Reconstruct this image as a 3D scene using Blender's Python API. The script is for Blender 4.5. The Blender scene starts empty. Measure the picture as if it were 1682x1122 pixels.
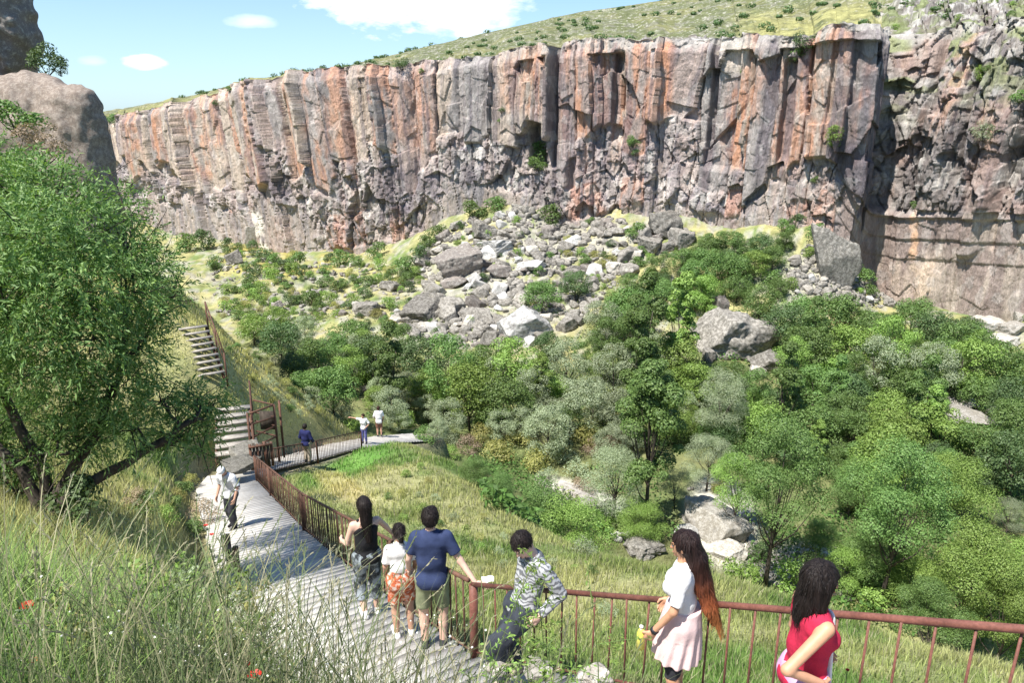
import bpy, math, random
import numpy as np
from mathutils import Vector, Matrix

scene = bpy.context.scene
col = scene.collection
# ------------------------------------------------------------------ camera
PITCH = math.radians(16.9)
FPX, CX, CY = 1240.0, 841.0, 561.0
cam = bpy.data.cameras.new('camera')
cam.sensor_width = 36.0
cam.lens = 36.0 * FPX / 1682.0
cam.clip_start = 0.05
cam.clip_end = 3000.0
camo = bpy.data.objects.new('camera', cam)
camo.location = (0, 0, 0)
camo.rotation_euler = (math.pi / 2 - PITCH, 0, 0)
col.objects.link(camo)
scene.camera = camo
# ------------------------------------------------------------------ light
SUN_DIR = Vector((-0.72, -0.69, 0)).normalized()
ELEV = math.radians(61)
sdir = Vector((SUN_DIR.x * math.cos(ELEV), SUN_DIR.y * math.cos(ELEV), math.sin(ELEV)))
sun = bpy.data.lights.new('sun', 'SUN')
sun.energy = 5.0
sun.angle = math.radians(0.5)
sun.color = (1.0, 0.955, 0.89)
suno = bpy.data.objects.new('sun', sun)
suno.rotation_euler = sdir.to_track_quat('Z', 'Y').to_euler()
suno.location = (-30, -30, 60)
col.objects.link(suno)
w = bpy.data.worlds.new('World')
scene.world = w
w.use_nodes = True
nt = w.node_tree
nt.nodes.clear()
N = nt.nodes.new
L = nt.links.new
out = N('ShaderNodeOutputWorld')
bg = N('ShaderNodeBackground')
bg.inputs['Strength'].default_value = 0.092
sky = N('ShaderNodeTexSky')
sky.sky_type = 'NISHITA'
sky.sun_disc = False
sky.sun_elevation = ELEV
sky.sun_rotation = math.atan2(SUN_DIR.x, SUN_DIR.y)
sky.altitude = 1200
sky.air_density = 1.0
sky.dust_density = 1.6
sky.ozone_density = 1.2


def wmath(op, a, b=None, clamp=False):
    n = N('ShaderNodeMath')
    n.operation = op
    n.use_clamp = clamp
    for i, x in enumerate((a, b)):
        if x is None:
            continue
        if isinstance(x, (int, float)):
            n.inputs[i].default_value = x
        else:
            L(x, n.inputs[i])
    return n.outputs[0]


tc = N('ShaderNodeTexCoord')
sep = N('ShaderNodeSeparateXYZ')
L(tc.outputs['Generated'], sep.inputs[0])
az = wmath('ARCTAN2', sep.outputs[0], sep.outputs[1])
el = wmath('ARCSINE', sep.outputs[2])
nz = N('ShaderNodeTexNoise')
nz.inputs['Scale'].default_value = 12.0
nz.inputs['Detail'].default_value = 7.0
nz.inputs['Roughness'].default_value = 0.6
mp = N('ShaderNodeMapping')
mp.inputs['Scale'].default_value = (1, 1, 2.6)
L(tc.outputs['Generated'], mp.inputs[0])
L(mp.outputs[0], nz.inputs['Vector'])
nval = wmath('MULTIPLY', wmath('SUBTRACT', nz.outputs['Fac'], 0.5), 3.6)


def ray(u, v):
    x = (u - CX) / FPX
    y = -(v - CY) / FPX
    return Vector((x, math.cos(PITCH) + y * math.sin(PITCH), -math.sin(PITCH) + y * math.cos(PITCH)))


def azel(u, v):
    d = ray(u, v).normalized()
    return math.atan2(d.x, d.y), math.asin(d.z)


cl = None
# cloud banks sit at fixed compass directions in the sky
for (u, v, wu, wv, st, gain) in ((640, -10, 150, 62, 1.0, 1.6), (760, 6, 120, 55, 0.9, 1.3), (238, 102, 42, 13, 0.95, 1.1),
                                 (412, 35, 46, 12, 0.5, 0.7), (152, 99, 26, 10, 0.4, 0.6), (1000, -60, 220, 40, 0.8, 1.0),
                                 (300, -140, 300, 60, 0.8, 1.0)):
    a0, e0 = azel(u, v)
    a1, _ = azel(u + wu, v)
    _, e1 = azel(u, v - wv)
    qa = wmath('DIVIDE', wmath('SUBTRACT', az, a0), abs(a1 - a0))
    qe = wmath('DIVIDE', wmath('SUBTRACT', el, e0), abs(e1 - e0))
    d = wmath('SUBTRACT', 1.0, wmath('ADD', wmath('MULTIPLY', qa, qa), wmath('MULTIPLY', qe, qe)))
    m = wmath('MULTIPLY', wmath('ADD', d, nval), gain, clamp=True)
    m = wmath('MULTIPLY', m, st)
    cl = m if cl is None else wmath('MAXIMUM', cl, m)
# pale haze of the air towards the horizon
hz = wmath('MULTIPLY', wmath('SUBTRACT', 1.0, wmath('MULTIPLY', wmath('ABSOLUTE', el), 3.6), clamp=True), 0.42)
tint = N('ShaderNodeMix')
tint.data_type = 'RGBA'
tint.blend_type = 'MULTIPLY'
tint.inputs[0].default_value = 1.0
L(sky.outputs[0], tint.inputs[6])
tint.inputs[7].default_value = (0.72, 0.95, 1.12, 1)
mixh = N('ShaderNodeMix')
mixh.data_type = 'RGBA'
L(hz, mixh.inputs[0])
L(tint.outputs[2], mixh.inputs[6])
mixh.inputs[7].default_value = (6.2, 7.6, 8.5, 1)
mix = N('ShaderNodeMix')
mix.data_type = 'RGBA'
L(cl, mix.inputs[0])
L(mixh.outputs[2], mix.inputs[6])
mix.inputs[7].default_value = (9.6, 9.7, 9.8, 1)
L(mix.outputs[2], bg.inputs[0])
L(bg.outputs[0], out.inputs[0])
scene.view_settings.view_transform = 'Standard'
scene.view_settings.look = 'None'
scene.view_settings.exposure = 0.84
scene.view_settings.gamma = 1.0
scene.view_settings.use_curve_mapping = False
scene.cycles.max_bounces = 6
scene.cycles.diffuse_bounces = 3
scene.cycles.transmission_bounces = 3
scene.cycles.glossy_bounces = 2

# ------------------------------------------------------------------ helpers
RNG = np.random.default_rng(7)
random.seed(5)


def at(u, v, Y):
    d = ray(u, v)
    return d * (Y / d.y)


def proj(X, Y, Z):
    """pixel position in the photo of world points (arrays)"""
    c, s = math.cos(PITCH), math.sin(PITCH)
    dep = Y * c - Z * s
    up = Y * s + Z * c
    dep = np.maximum(dep, 0.05)
    return CX + FPX * X / dep, CY - FPX * up / dep


def hash2(ix, iy, seed=0):
    n = (ix.astype(np.int64) * 374761393 + iy.astype(np.int64) * 668265263 + seed * 1442695041) & 0xffffffff
    n = ((n ^ (n >> 13)) * 1274126177) & 0xffffffff
    n = ((n ^ (n >> 16)) * 2246822519) & 0xffffffff
    n = n ^ (n >> 15)
    return (n & 0xffffff) / float(0xffffff)


def vnoise(x, y, seed=0):
    x = np.asarray(x, float)
    y = np.asarray(y, float) + np.zeros_like(x)
    ix = np.floor(x); iy = np.floor(y)
    fx = x - ix; fy = y - iy
    fx = fx * fx * (3 - 2 * fx); fy = fy * fy * (3 - 2 * fy)
    a = hash2(ix, iy, seed); b = hash2(ix + 1, iy, seed)
    c = hash2(ix, iy + 1, seed); d = hash2(ix + 1, iy + 1, seed)
    return (a * (1 - fx) + b * fx) * (1 - fy) + (c * (1 - fx) + d * fx) * fy


def fbm(x, y, seed=0, o=4, g=0.5):
    s = 0; a = 1; t = 0
    for k in range(o):
        s = s + a * (vnoise(x * 2 ** k + 17.3 * k, y * 2 ** k + 5.1 * k, seed + k) - 0.5)
        t += a
        a *= g
    return s / t * 2


def vor1(x, seed):
    i = np.floor(x)
    bd = np.full(x.shape, 9.); b2 = bd.copy(); bi = np.zeros_like(x); bc = np.zeros_like(x)
    for k in (-1, 0, 1):
        c = i + k + 0.5 + 0.8 * (hash2(i + k, i * 0, seed) - 0.5)
        d = np.abs(x - c)
        m = d < bd
        b2 = np.where(m, bd, np.minimum(b2, d))
        bi = np.where(m, i + k, bi); bc = np.where(m, c, bc); bd = np.where(m, d, bd)
    return bd, b2, bi, bc


def vor2(x, y, seed):
    ix = np.floor(x); iy = np.floor(y)
    bd = np.full(x.shape, 9.); b2 = bd.copy()
    bx = np.zeros_like(x); by = bx.copy(); cx = bx.copy(); cy = bx.copy()
    for i in (-1, 0, 1):
        for j in (-1, 0, 1):
            a = ix + i; b = iy + j
            px = a + 0.5 + 0.85 * (hash2(a, b, seed) - 0.5)
            py = b + 0.5 + 0.85 * (hash2(a, b, seed + 9) - 0.5)
            d = np.hypot(x - px, y - py)
            m = d < bd
            b2 = np.where(m, bd, np.minimum(b2, d))
            bx = np.where(m, a, bx); by = np.where(m, b, by)
            cx = np.where(m, px, cx); cy = np.where(m, py, cy)
            bd = np.where(m, d, bd)
    return bd, b2, bx, by, x - cx, y - cy


def sstep(a, b, x):
    t = np.clip((np.asarray(x, float) - a) / (b - a), 0, 1)
    return t * t * (3 - 2 * t)


def tag(o, label=None, cat=None, group=None, kind=None):
    if label: o['label'] = label
    if cat: o['category'] = cat
    if group: o['group'] = group
    if kind: o['kind'] = kind
    return o


def empty(name, loc=(0, 0, 0), rz=0.0):
    o = bpy.data.objects.new(name, None)
    o.empty_display_size = 0.2
    o.location = loc
    o.rotation_euler = (0, 0, rz)
    col.objects.link(o)
    return o


def mk(name, V, F, mat, parent=None, smooth=False, colr=None, mats=None, midx=None, loc=None):
    """one mesh object from arrays; F is (n,3) or (n,4) or a list of such arrays"""
    V = np.asarray(V, np.float32)
    Fs = [np.asarray(f, np.int32) for f in (F if isinstance(F, list) else [F]) if len(f)]
    me = bpy.data.meshes.new(name)
    nl = sum(f.size for f in Fs); nf = sum(len(f) for f in Fs)
    me.vertices.add(len(V)); me.vertices.foreach_set('co', V.ravel())
    me.loops.add(nl); me.polygons.add(nf)
    me.loops.foreach_set('vertex_index', np.concatenate([f.ravel() for f in Fs]))
    tot = np.concatenate([np.full(len(f), f.shape[1], np.int32) for f in Fs])
    st = np.concatenate([[0], np.cumsum(tot)[:-1]]).astype(np.int32)
    me.polygons.foreach_set('loop_start', st)
    if smooth:
        me.polygons.foreach_set('use_smooth', np.ones(nf, bool))
    for m in (mats or [mat]):
        me.materials.append(m)
    if midx is not None:
        me.polygons.foreach_set('material_index', np.asarray(midx, np.int32))
    if colr is not None:
        ca = me.color_attributes.new('Col', 'FLOAT_COLOR', 'POINT')
        c4 = np.ones((len(V), 4), np.float32)
        c4[:, :3] = colr
        ca.data.foreach_set('color', c4.ravel())
    me.update(calc_edges=True)
    me.validate()
    o = bpy.data.objects.new(name, me)
    col.objects.link(o)
    if parent is not None: o.parent = parent
    if loc is not None: o.location = loc
    return o


class MB:
    """collects simple solids and builds them as ONE mesh object"""
    def __init__(s):
        s.V = []; s.Q = []; s.T = []; s.n = 0

    def add(s, V, Q=(), T=()):
        s.V.append(np.asarray(V, float))
        if len(Q): s.Q.append(np.asarray(Q, int) + s.n)
        if len(T): s.T.append(np.asarray(T, int) + s.n)
        s.n += len(V)
        return s

    def box(s, c, dx, dy, dz, ax=None):
        """box of half-size vectors: ax = three unit axes"""
        ax = ax or (Vector((1, 0, 0)), Vector((0, 1, 0)), Vector((0, 0, 1)))
        c = Vector(c)
        V = []
        for k in range(8):
            sx, sy, sz = (1 if k & 1 else -1), (1 if k & 2 else -1), (1 if k & 4 else -1)
            V.append(c + ax[0] * sx * dx / 2 + ax[1] * sy * dy / 2 + ax[2] * sz * dz / 2)
        s.add([tuple(v) for v in V], [(0, 2, 3, 1), (4, 5, 7, 6), (0, 1, 5, 4), (2, 6, 7, 3), (0, 4, 6, 2), (1, 3, 7, 5)])
        return s

    def beam(s, a, b, wdt, hgt, up=Vector((0, 0, 1))):
        a = Vector(a); b = Vector(b)
        y = (b - a).normalized()
        x = y.cross(up)
        x = x.normalized() if x.length > 1e-4 else Vector((1, 0, 0))
        z = x.cross(y)
        s.box((a + b) / 2, wdt, (b - a).length, hgt, (x, y, z))
        return s

    def tube(s, pts, rs, n=8, cap=True):
        P = [Vector(p) for p in pts]
        if not hasattr(rs, '__len__'): rs = [rs] * len(P)
        V = []
        ref = Vector((0.31, 0.17, 0.93))
        for i, p in enumerate(P):
            d = (P[min(i + 1, len(P) - 1)] - P[max(i - 1, 0)])
            d = d.normalized() if d.length > 1e-9 else Vector((0, 0, 1))
            x = d.cross(ref)
            if x.length < 1e-3: x = d.cross(Vector((1, 0, 0)))
            x.normalize(); y = d.cross(x)
            for k in range(n):
                a = 2 * math.pi * k / n
                V.append(tuple(p + (x * math.cos(a) + y * math.sin(a)) * rs[i]))
        Q = []
        for i in range(len(P) - 1):
            for k in range(n):
                Q.append((i * n + k, i * n + (k + 1) % n, (i + 1) * n + (k + 1) % n, (i + 1) * n + k))
        T = []
        if cap:
            V.append(tuple(P[0])); V.append(tuple(P[-1]))
            a0 = len(V) - 2
            for k in range(n):
                T.append((a0, (k + 1) % n, k))
                T.append((a0 + 1, (len(P) - 1) * n + k, (len(P) - 1) * n + (k + 1) % n))
        s.add(V, Q, T)
        return s

    def build(s, name, mat, parent=None, smooth=False):
        V = np.concatenate(s.V)
        F = []
        if s.Q: F.append(np.concatenate(s.Q))
        if s.T: F.append(np.concatenate(s.T))
        return mk(name, V, F, mat, parent, smooth)


def copy_tree(o, parent=None):
    c = o.copy()
    col.objects.link(c)
    if parent is not None: c.parent = parent
    for ch in list(o.children):
        copy_tree(ch, c)
    return c


# ------------------------------------------------------------------ materials
class G:
    """small wrapper to write node graphs"""
    def __init__(s, name, rough=0.8, spec=0.3):
        s.m = bpy.data.materials.new(name)
        s.m.use_nodes = True
        s.t = s.m.node_tree
        s.b = s.t.nodes['Principled BSDF']
        s.b.inputs['Roughness'].default_value = rough
        s.b.inputs['Specular IOR Level'].default_value = spec
        s._o = None

    def n(s, t, **k):
        x = s.t.nodes.new(t)
        for a, b in k.items():
            if hasattr(x, a): setattr(x, a, b)
        return x

    def l(s, a, b): s.t.links.new(a, b)

    def obj(s):
        if s._o is None: s._o = s.n('ShaderNodeTexCoord')
        return s._o.outputs['Object']

    def noise(s, scale, detail=4, rough=0.55, vec=None, st=(1, 1, 1)):
        x = s.n('ShaderNodeTexNoise')
        x.inputs['Scale'].default_value = scale
        x.inputs['Detail'].default_value = detail
        x.inputs['Roughness'].default_value = rough
        v = vec or s.obj()
        if st != (1, 1, 1):
            mpn = s.n('ShaderNodeMapping')
            mpn.inputs['Scale'].default_value = st
            s.l(v, mpn.inputs[0])
            v = mpn.outputs[0]
        s.l(v, x.inputs['Vector'])
        return x.outputs['Fac']

    def ramp(s, fac, stops, interp='LINEAR'):
        r = s.n('ShaderNodeValToRGB')
        r.color_ramp.interpolation = interp
        e = r.color_ramp.elements
        while len(e) < len(stops): e.new(0.5)
        for i, (p, c) in enumerate(stops):
            e[i].position = p
            e[i].color = (*c, 1) if hasattr(c, '__len__') else (c, c, c, 1)
        s.l(fac, r.inputs[0])
        return r.outputs[0]

    def mix(s, a, b, fac, mode='MIX'):
        x = s.n('ShaderNodeMix')
        x.data_type = 'RGBA'
        x.blend_type = mode
        for i, q in ((0, fac), (6, a), (7, b)):
            if isinstance(q, (int, float)):
                x.inputs[i].default_value = q if i == 0 else (q, q, q, 1)
            elif isinstance(q, tuple):
                x.inputs[i].default_value = (*q, 1)
            else:
                s.l(q, x.inputs[i])
        return x.outputs[2]

    def attr(s, name='Col'):
        x = s.n('ShaderNodeAttribute')
        x.attribute_name = name
        return x.outputs['Color']

    def base(s, c):
        if isinstance(c, tuple): s.b.inputs['Base Color'].default_value = (*c, 1)
        else: s.l(c, s.b.inputs['Base Color'])
        return s

    def bump(s, h, strength=0.4, dist=0.05):
        x = s.n('ShaderNodeBump')
        x.inputs['Strength'].default_value = strength
        x.inputs['Distance'].default_value = dist
        s.l(h, x.inputs['Height'])
        s.l(x.outputs[0], s.b.inputs['Normal'])
        return s


def leafmat(name, c1, c2, trans=0.24, jit=0.5, objv=0.25):
    """foliage: leaf-to-leaf and plant-to-plant variation, light shining through"""
    g = G(name, 0.55, 0.35)
    geo = g.n('ShaderNodeNewGeometry')
    oi = g.n('ShaderNodeObjectInfo')
    isl = geo.outputs['Random Per Island']
    c = g.mix(c1, c2, isl)
    hv = g.n('ShaderNodeHueSaturation')
    hm = g.n('ShaderNodeMath'); hm.operation = 'MULTIPLY_ADD'
    g.l(oi.outputs['Random'], hm.inputs[0]); hm.inputs[1].default_value = 0.022; hm.inputs[2].default_value = 0.486
    g.l(hm.outputs[0], hv.inputs['Hue'])
    vm = g.n('ShaderNodeMath'); vm.operation = 'MULTIPLY_ADD'
    g.l(oi.outputs['Random'], vm.inputs[0]); vm.inputs[1].default_value = objv * 2; vm.inputs[2].default_value = 1 - objv
    g.l(vm.outputs[0], hv.inputs['Value'])
    g.l(c, hv.inputs['Color'])
    c = hv.outputs[0]
    g.base(c)
    tr = g.n('ShaderNodeBsdfTranslucent')
    g.l(g.mix(c, (1.3, 1.35, 0.6), 1.0, 'MULTIPLY'), tr.inputs[0])
    ms = g.n('ShaderNodeMixShader')
    ms.inputs[0].default_value = trans
    g.l(g.b.outputs[0], ms.inputs[1]); g.l(tr.outputs[0], ms.inputs[2])
    g.l(ms.outputs[0], g.t.nodes['Material Output'].inputs[0])
    return g.m


M = {}


def simple(name, c, rough=0.8, nscale=None, amt=0.25, spec=0.3, bump=0.0):
    g = G(name, rough, spec)
    if nscale:
        n_ = g.noise(nscale, 4)
        k = g.ramp(n_, [(0.3, 1 - amt), (0.7, 1 + amt)])
        g.base(g.mix(c, k, 1.0, 'MULTIPLY'))
        if bump: g.bump(n_, bump, 0.01)
    else:
        g.base(c)
    M[name] = g.m
    return g.m


# cliff: colour by attribute, fine grain and cracks by shader
g = G('cliff_rock', 0.92, 0.2)
a = g.attr()
f1 = g.noise(1.6, 8, 0.68, st=(1, 1, 0.45))
f2 = g.noise(7.0, 5, 0.65, st=(1, 1, 0.3))
k1 = g.ramp(f1, [(0.3, 0.72), (0.5, 1.0), (0.72, 1.28)])
k2 = g.ramp(f2, [(0.3, 0.75), (0.7, 1.22)])
c = g.mix(g.mix(a, k1, 1.0, 'MULTIPLY'), k2, 1.0, 'MULTIPLY')
g.base(c)
ad = g.mix(f1, f2, 0.4)
g.bump(ad, 0.9, 0.5)
M['cliff'] = g.m

# valley soil, dry grass, gravel: colour by attribute
g = G('ground_soil', 0.95, 0.15)
a = g.attr()
f1 = g.noise(0.9, 9, 0.7)
f2 = g.noise(14.0, 5, 0.7)
c = g.mix(g.mix(a, g.ramp(f1, [(0.32, 0.6), (0.5, 1.0), (0.7, 1.35)]), 1.0, 'MULTIPLY'),
          g.ramp(f2, [(0.3, 0.6), (0.7, 1.35)]), 1.0, 'MULTIPLY')
g.base(c)
g.bump(g.mix(f1, f2, 0.5), 0.8, 0.12)
M['ground'] = g.m


def rockmat(name, base, lich=(0.62, 0.6, 0.54), dark=(0.12, 0.115, 0.11), sc=1.0, la=0.5):
    g = G(name, 0.9, 0.2)
    oi = g.n('ShaderNodeObjectInfo')
    f0 = g.noise(0.9 * sc, 6, 0.65)
    f1 = g.noise(3.2 * sc, 7, 0.7)
    f2 = g.noise(13 * sc, 5, 0.7)
    c = g.mix(base, lich, g.ramp(f1, [(0.60 - la * 0.3, 0.0), (0.72 - la * 0.3, 1.0)]))
    c = g.mix(c, dark, g.ramp(f0, [(0.52, 0.0), (0.72, 0.75)]))
    c = g.mix(c, g.ramp(f2, [(0.3, 0.7), (0.7, 1.25)]), 1.0, 'MULTIPLY')
    rv = g.n('ShaderNodeMath'); rv.operation = 'MULTIPLY_ADD'
    g.l(oi.outputs['Random'], rv.inputs[0]); rv.inputs[1].default_value = 0.5; rv.inputs[2].default_value = 0.75
    hv = g.n('ShaderNodeHueSaturation')
    g.l(rv.outputs[0], hv.inputs['Value']); g.l(c, hv.inputs['Color'])
    g.base(hv.outputs[0])
    g.bump(g.mix(f1, f2, 0.5), 0.7, 0.12)
    M[name] = g.m
    return g.m


rockmat('talus_rock', (0.165, 0.152, 0.13), (0.31, 0.29, 0.255), (0.08, 0.075, 0.07))
rockmat('talus_dark', (0.20, 0.175, 0.155), (0.36, 0.34, 0.30), la=0.3)
rockmat('lichen_rock', (0.29, 0.275, 0.255), (0.50, 0.49, 0.46), (0.12, 0.115, 0.11), 1.0, 0.7)
rockmat('pale_rock', (0.35, 0.32, 0.27), (0.50, 0.47, 0.42), (0.18, 0.16, 0.14), 0.9, 0.5)
rockmat('dome_rock', (0.20, 0.16, 0.13), (0.29, 0.245, 0.205), (0.10, 0.085, 0.075), 1.4, 0.5)
rockmat('mossy_stone', (0.17, 0.16, 0.135), (0.27, 0.255, 0.22), (0.09, 0.09, 0.07), 3.0, 0.5)

M['leaf_bright'] = leafmat('leaf_bright', (0.135, 0.235, 0.042), (0.27, 0.39, 0.10))
M['leaf_mid'] = leafmat('leaf_mid', (0.08, 0.155, 0.038), (0.175, 0.27, 0.08))
M['leaf_dark'] = leafmat('leaf_dark', (0.06, 0.115, 0.04), (0.125, 0.19, 0.07))
M['leaf_grey'] = leafmat('leaf_grey', (0.235, 0.295, 0.175), (0.36, 0.41, 0.26), 0.25)
M['leaf_blue'] = leafmat('leaf_blue', (0.15, 0.21, 0.18), (0.22, 0.28, 0.25), 0.2)
M['leaf_yellow'] = leafmat('leaf_yellow', (0.28, 0.30, 0.09), (0.40, 0.38, 0.14), 0.3)
M['leaf_brown'] = leafmat('leaf_brown', (0.26, 0.20, 0.13), (0.36, 0.28, 0.20), 0.2)
M['leaf_front'] = leafmat('leaf_front', (0.055, 0.125, 0.028), (0.24, 0.34, 0.12), 0.3)
g = G('bark', 0.9, 0.2)
f1 = g.noise(9, 6, 0.65, st=(1, 1, 0.25))
g.base(g.ramp(f1, [(0.3, (0.03, 0.024, 0.02)), (0.7, (0.115, 0.095, 0.078))]))
g.bump(f1, 0.7, 0.03)
M['bark'] = g.m
simple('dead_twigs', (0.25, 0.22, 0.20), 0.9, 5, 0.3)
g = G('weathered_boards', 0.85, 0.2)
f1 = g.noise(2.2, 7, 0.65)
f2 = g.noise(30, 5, 0.7)
geo = g.n('ShaderNodeNewGeometry')
c = g.mix(g.ramp(f1, [(0.3, (0.40, 0.38, 0.345)), (0.6, (0.56, 0.535, 0.49))]), g.ramp(f2, [(0.3, 0.72), (0.65, 1.12)]), 1.0, 'MULTIPLY')
c = g.mix(c, g.ramp(geo.outputs['Random Per Island'], [(0.0, 0.88), (1.0, 1.06)]), 1.0, 'MULTIPLY')
g.base(c); g.bump(f2, 0.4, 0.01)
M['boards'] = g.m
g = G('step_wood', 0.88, 0.2)
f1 = g.noise(6, 6, 0.65)
g.base(g.ramp(f1, [(0.3, (0.22, 0.20, 0.175)), (0.65, (0.40, 0.37, 0.33))]))
M['step'] = g.m
g = G('rust_red_paint', 0.55, 0.4)
f1 = g.noise(7, 6, 0.65)
f2 = g.noise(60, 4, 0.6)
c = g.mix(g.ramp(f1, [(0.35, (0.13, 0.05, 0.036)), (0.65, (0.235, 0.095, 0.07))]), g.ramp(f2, [(0.3, 0.75), (0.7, 1.15)]), 1.0, 'MULTIPLY')
g.base(c); g.bump(f2, 0.3, 0.003)
M['rust'] = g.m
g = G('dark_rusty_iron', 0.7, 0.35)
f1 = g.noise(6, 6, 0.7)
g.base(g.ramp(f1, [(0.3, (0.055, 0.03, 0.022)), (0.55, (0.12, 0.06, 0.04)), (0.75, (0.24, 0.10, 0.055))]))
M['iron'] = g.m
# ------------------------------------------------------------------ path geometry
# foot of the railing, from behind the camera's right down into the valley
RAIL = np.array([(4.3, 1.45, -2.45), (2.65, 3.3, -3.56), (-0.41, 6.7, -5.65), (-2.53, 10.5, -7.1), (-4.6, 14.8, -8.95),
                 (-7.0, 19.7, -10.75), (-8.75, 23.4, -12.15)])
LEG2 = np.array([(-9.0, 25.2, -12.75), (-8.6, 29.5, -14.4), (-7.6, 35.0, -16.3), (-6.2, 38.5, -17.6), (-4.5, 41.0, -18.6)])
RAIL[:3, 2] += 0.09; RAIL[3:, 2] += 0.05
WID = 1.95


def left_of(P, i, d):
    a = P[max(i - 1, 0)]; b = P[min(i + 1, len(P) - 1)]
    t = b[:2] - a[:2]; t = t / np.linalg.norm(t)
    return np.array([P[i][0] - t[1] * d, P[i][1] + t[0] * d, P[i][2]])


PC = [left_of(RAIL, i, WID / 2) for i in range(len(RAIL))]
PC2 = [left_of(LEG2, i, WID / 2) for i in range(len(LEG2))]
PATHC = np.array(PC + [np.array([-9.9, 24.6, -12.5])] + PC2)

# ------------------------------------------------------------------ the land as a smooth sheet through surveyed points
CT = []


def cp(u, v, Y): p = at(u, v, Y); CT.append((p.x, p.y, p.z))


def cw(x, y, z): CT.append((x, y, z))


for p in RAIL: cw(p[0], p[1], p[2] - .12)
for p in PC: cw(p[0], p[1], p[2] - .12)
for p in LEG2[:4]: cw(p[0], p[1], p[2] - .12)
for p in PC2[:4]: cw(p[0], p[1], p[2] - .12)
# where the camera stands and the bank left of the path
cw(0, 0, -1.75); cw(2.2, 0, -1.9); cw(-3, 0, -1.2); cw(0, -4, -1.2); cw(5, -4, -0.6); cw(-8, -3, 1.5); cw(-15, 2, 3.2)
cw(-1.2, 2.4, -2.75); cw(-2.6, 2.8, -2.6); cw(-2.9, 4.2, -3.5); cw(-4.6, 4.4, -3.2)
cw(-4.6, 6.6, -4.7); cw(-6.1, 9.5, -5.8); cw(-8.5, 9.0, -4.4); cw(-7.7, 12.2, -6.5); cw(-11, 13, -5.3)
cw(-9.4, 17, -8.7); cw(-12.5, 18, -7.6); cw(-17, 16, -4); cw(-12, 23.5, -10.8); cw(-15.5, 26, -8.8)
cw(-13, 31.3, -9.6); cw(-11, 28, -12.1); cw(-19, 30, -6.6); cw(-28, 30, -1); cw(-30, 45, -3.5); cw(-24, 40, -6); cw(-38, 60, -5)
# crest of the yellow spur beyond the stairs
for u, v in ((340, 530), (385, 565), (430, 600), (480, 632), (515, 660), (545, 690)): cp(u, v, 38)
cp(330, 505, 42); cp(570, 715, 38)
for x, y, z in ((-11.5, 44, -20.0), (-8.5, 44, -21.5), (-15, 46, -18.0), (-20, 50, -16.0), (-14, 55, -23), (-25, 62, -20), (-5, 46, -22.3)): cw(x, y, z)
# meadow: crest above the valley
for u, v, Y in ((640, 728, 35), (700, 742, 31), (742, 765, 28), (775, 815, 23.5), (800, 862, 20), (850, 885, 18.5), (900, 908, 17), (1050, 935, 15), (1160, 955, 14), (1270, 985, 13), (1460, 1060, 10.8), (1682, 1112, 9)): cp(u, v, Y)
for x, y, z in ((-4, 12, -8.3), (-3.6, 17, -10.7), (-1.0, 12, -8.7), (1.6, 9, -7.3), (3.6, 7, -6.3), (5.2, 4.5, -4.9), (8.5, 6, -7.5), (8, 2, -4), (-5.5, 23, -12.4), (-6.5, 29, -14.6)): cw(x, y, z)
# below the crest
for x, y, z in ((2.5, 27, -18.2), (-0.5, 32, -19.0), (5, 23, -16.5), (7.5, 19, -14.8), (9.5, 17, -14.0), (12, 12, -12.3), (14, 8, -11.5), (20, 12, -18), (15, 20, -19.5),
                (8, 34, -24.8), (1.5, 38, -23.4), (-2, 42, -22.4), (13, 29, -23.6), (19, 25, -24), (26, 20, -24.5), (36, 25, -25), (30, 5, -21), (45, 10, -24)): cw(x, y, z)
# valley floor
for x, y, z in ((5, 46, -26), (13, 44, -26.2), (16, 40, -26.2), (22, 36, -26), (30, 38, -25.8), (0, 52, -26), (12, 60, -26), (28, 55, -25.8), (45, 45, -25.4), (60, 45, -25),
                (-10, 62, -25.6), (-25, 75, -25), (5, 72, -25.2), (30, 72, -24.5), (50, 68, -24), (70, 60, -23.5), (-40, 85, -24.6)): cw(x, y, z)
for u, v, Y in ((450, 560, 80), (560, 560, 80), (420, 480, 104), (560, 480, 104), (650, 500, 92), (700, 560, 79), (850, 545, 81), (950, 545, 80), (1000, 440, 97), (800, 440, 100),
                (880, 390, 107), (1100, 500, 86), (1130, 420, 96), (1200, 520, 84), (1330, 470, 88), (1400, 455, 92), (700, 440, 105), (1500, 530, 84)): cp(u, v, Y)
VB = [(100, 320), (180, 330), (270, 388), (330, 392), (400, 405), (450, 415), (520, 418), (600, 410), (680, 395), (720, 370), (780, 347), (870, 337), (930, 372), (1000, 352),
      (1060, 352), (1130, 367), (1200, 380), (1290, 372), (1370, 380), (1400, 440), (1440, 492), (1550, 507), (1620, 515), (1700, 524), (1900, 540)]
YB = [(100, 172), (180, 163), (300, 148), (450, 130), (650, 121), (800, 117), (900, 113), (1050, 108), (1200, 102), (1330, 97), (1420, 93), (1445, 96), (1550, 90), (1700, 83), (1900, 74)]
VB = np.array(VB, float); YB = np.array(YB, float)
vbase = lambda u: np.interp(u, VB[:, 0], VB[:, 1])
ycl = lambda u: np.interp(u, YB[:, 0], YB[:, 1])
for u in (100, 180, 300, 450, 600, 700, 790, 870, 930, 1000, 1100, 1200, 1290, 1370, 1410, 1450, 1550, 1650, 1750, 1900):
    p = at(u, float(vbase(u)), float(ycl(u)))
    CT.append(tuple(p)); CT.append((p.x * 1.08, p.y * 1.08 + 3, p.z))
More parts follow.
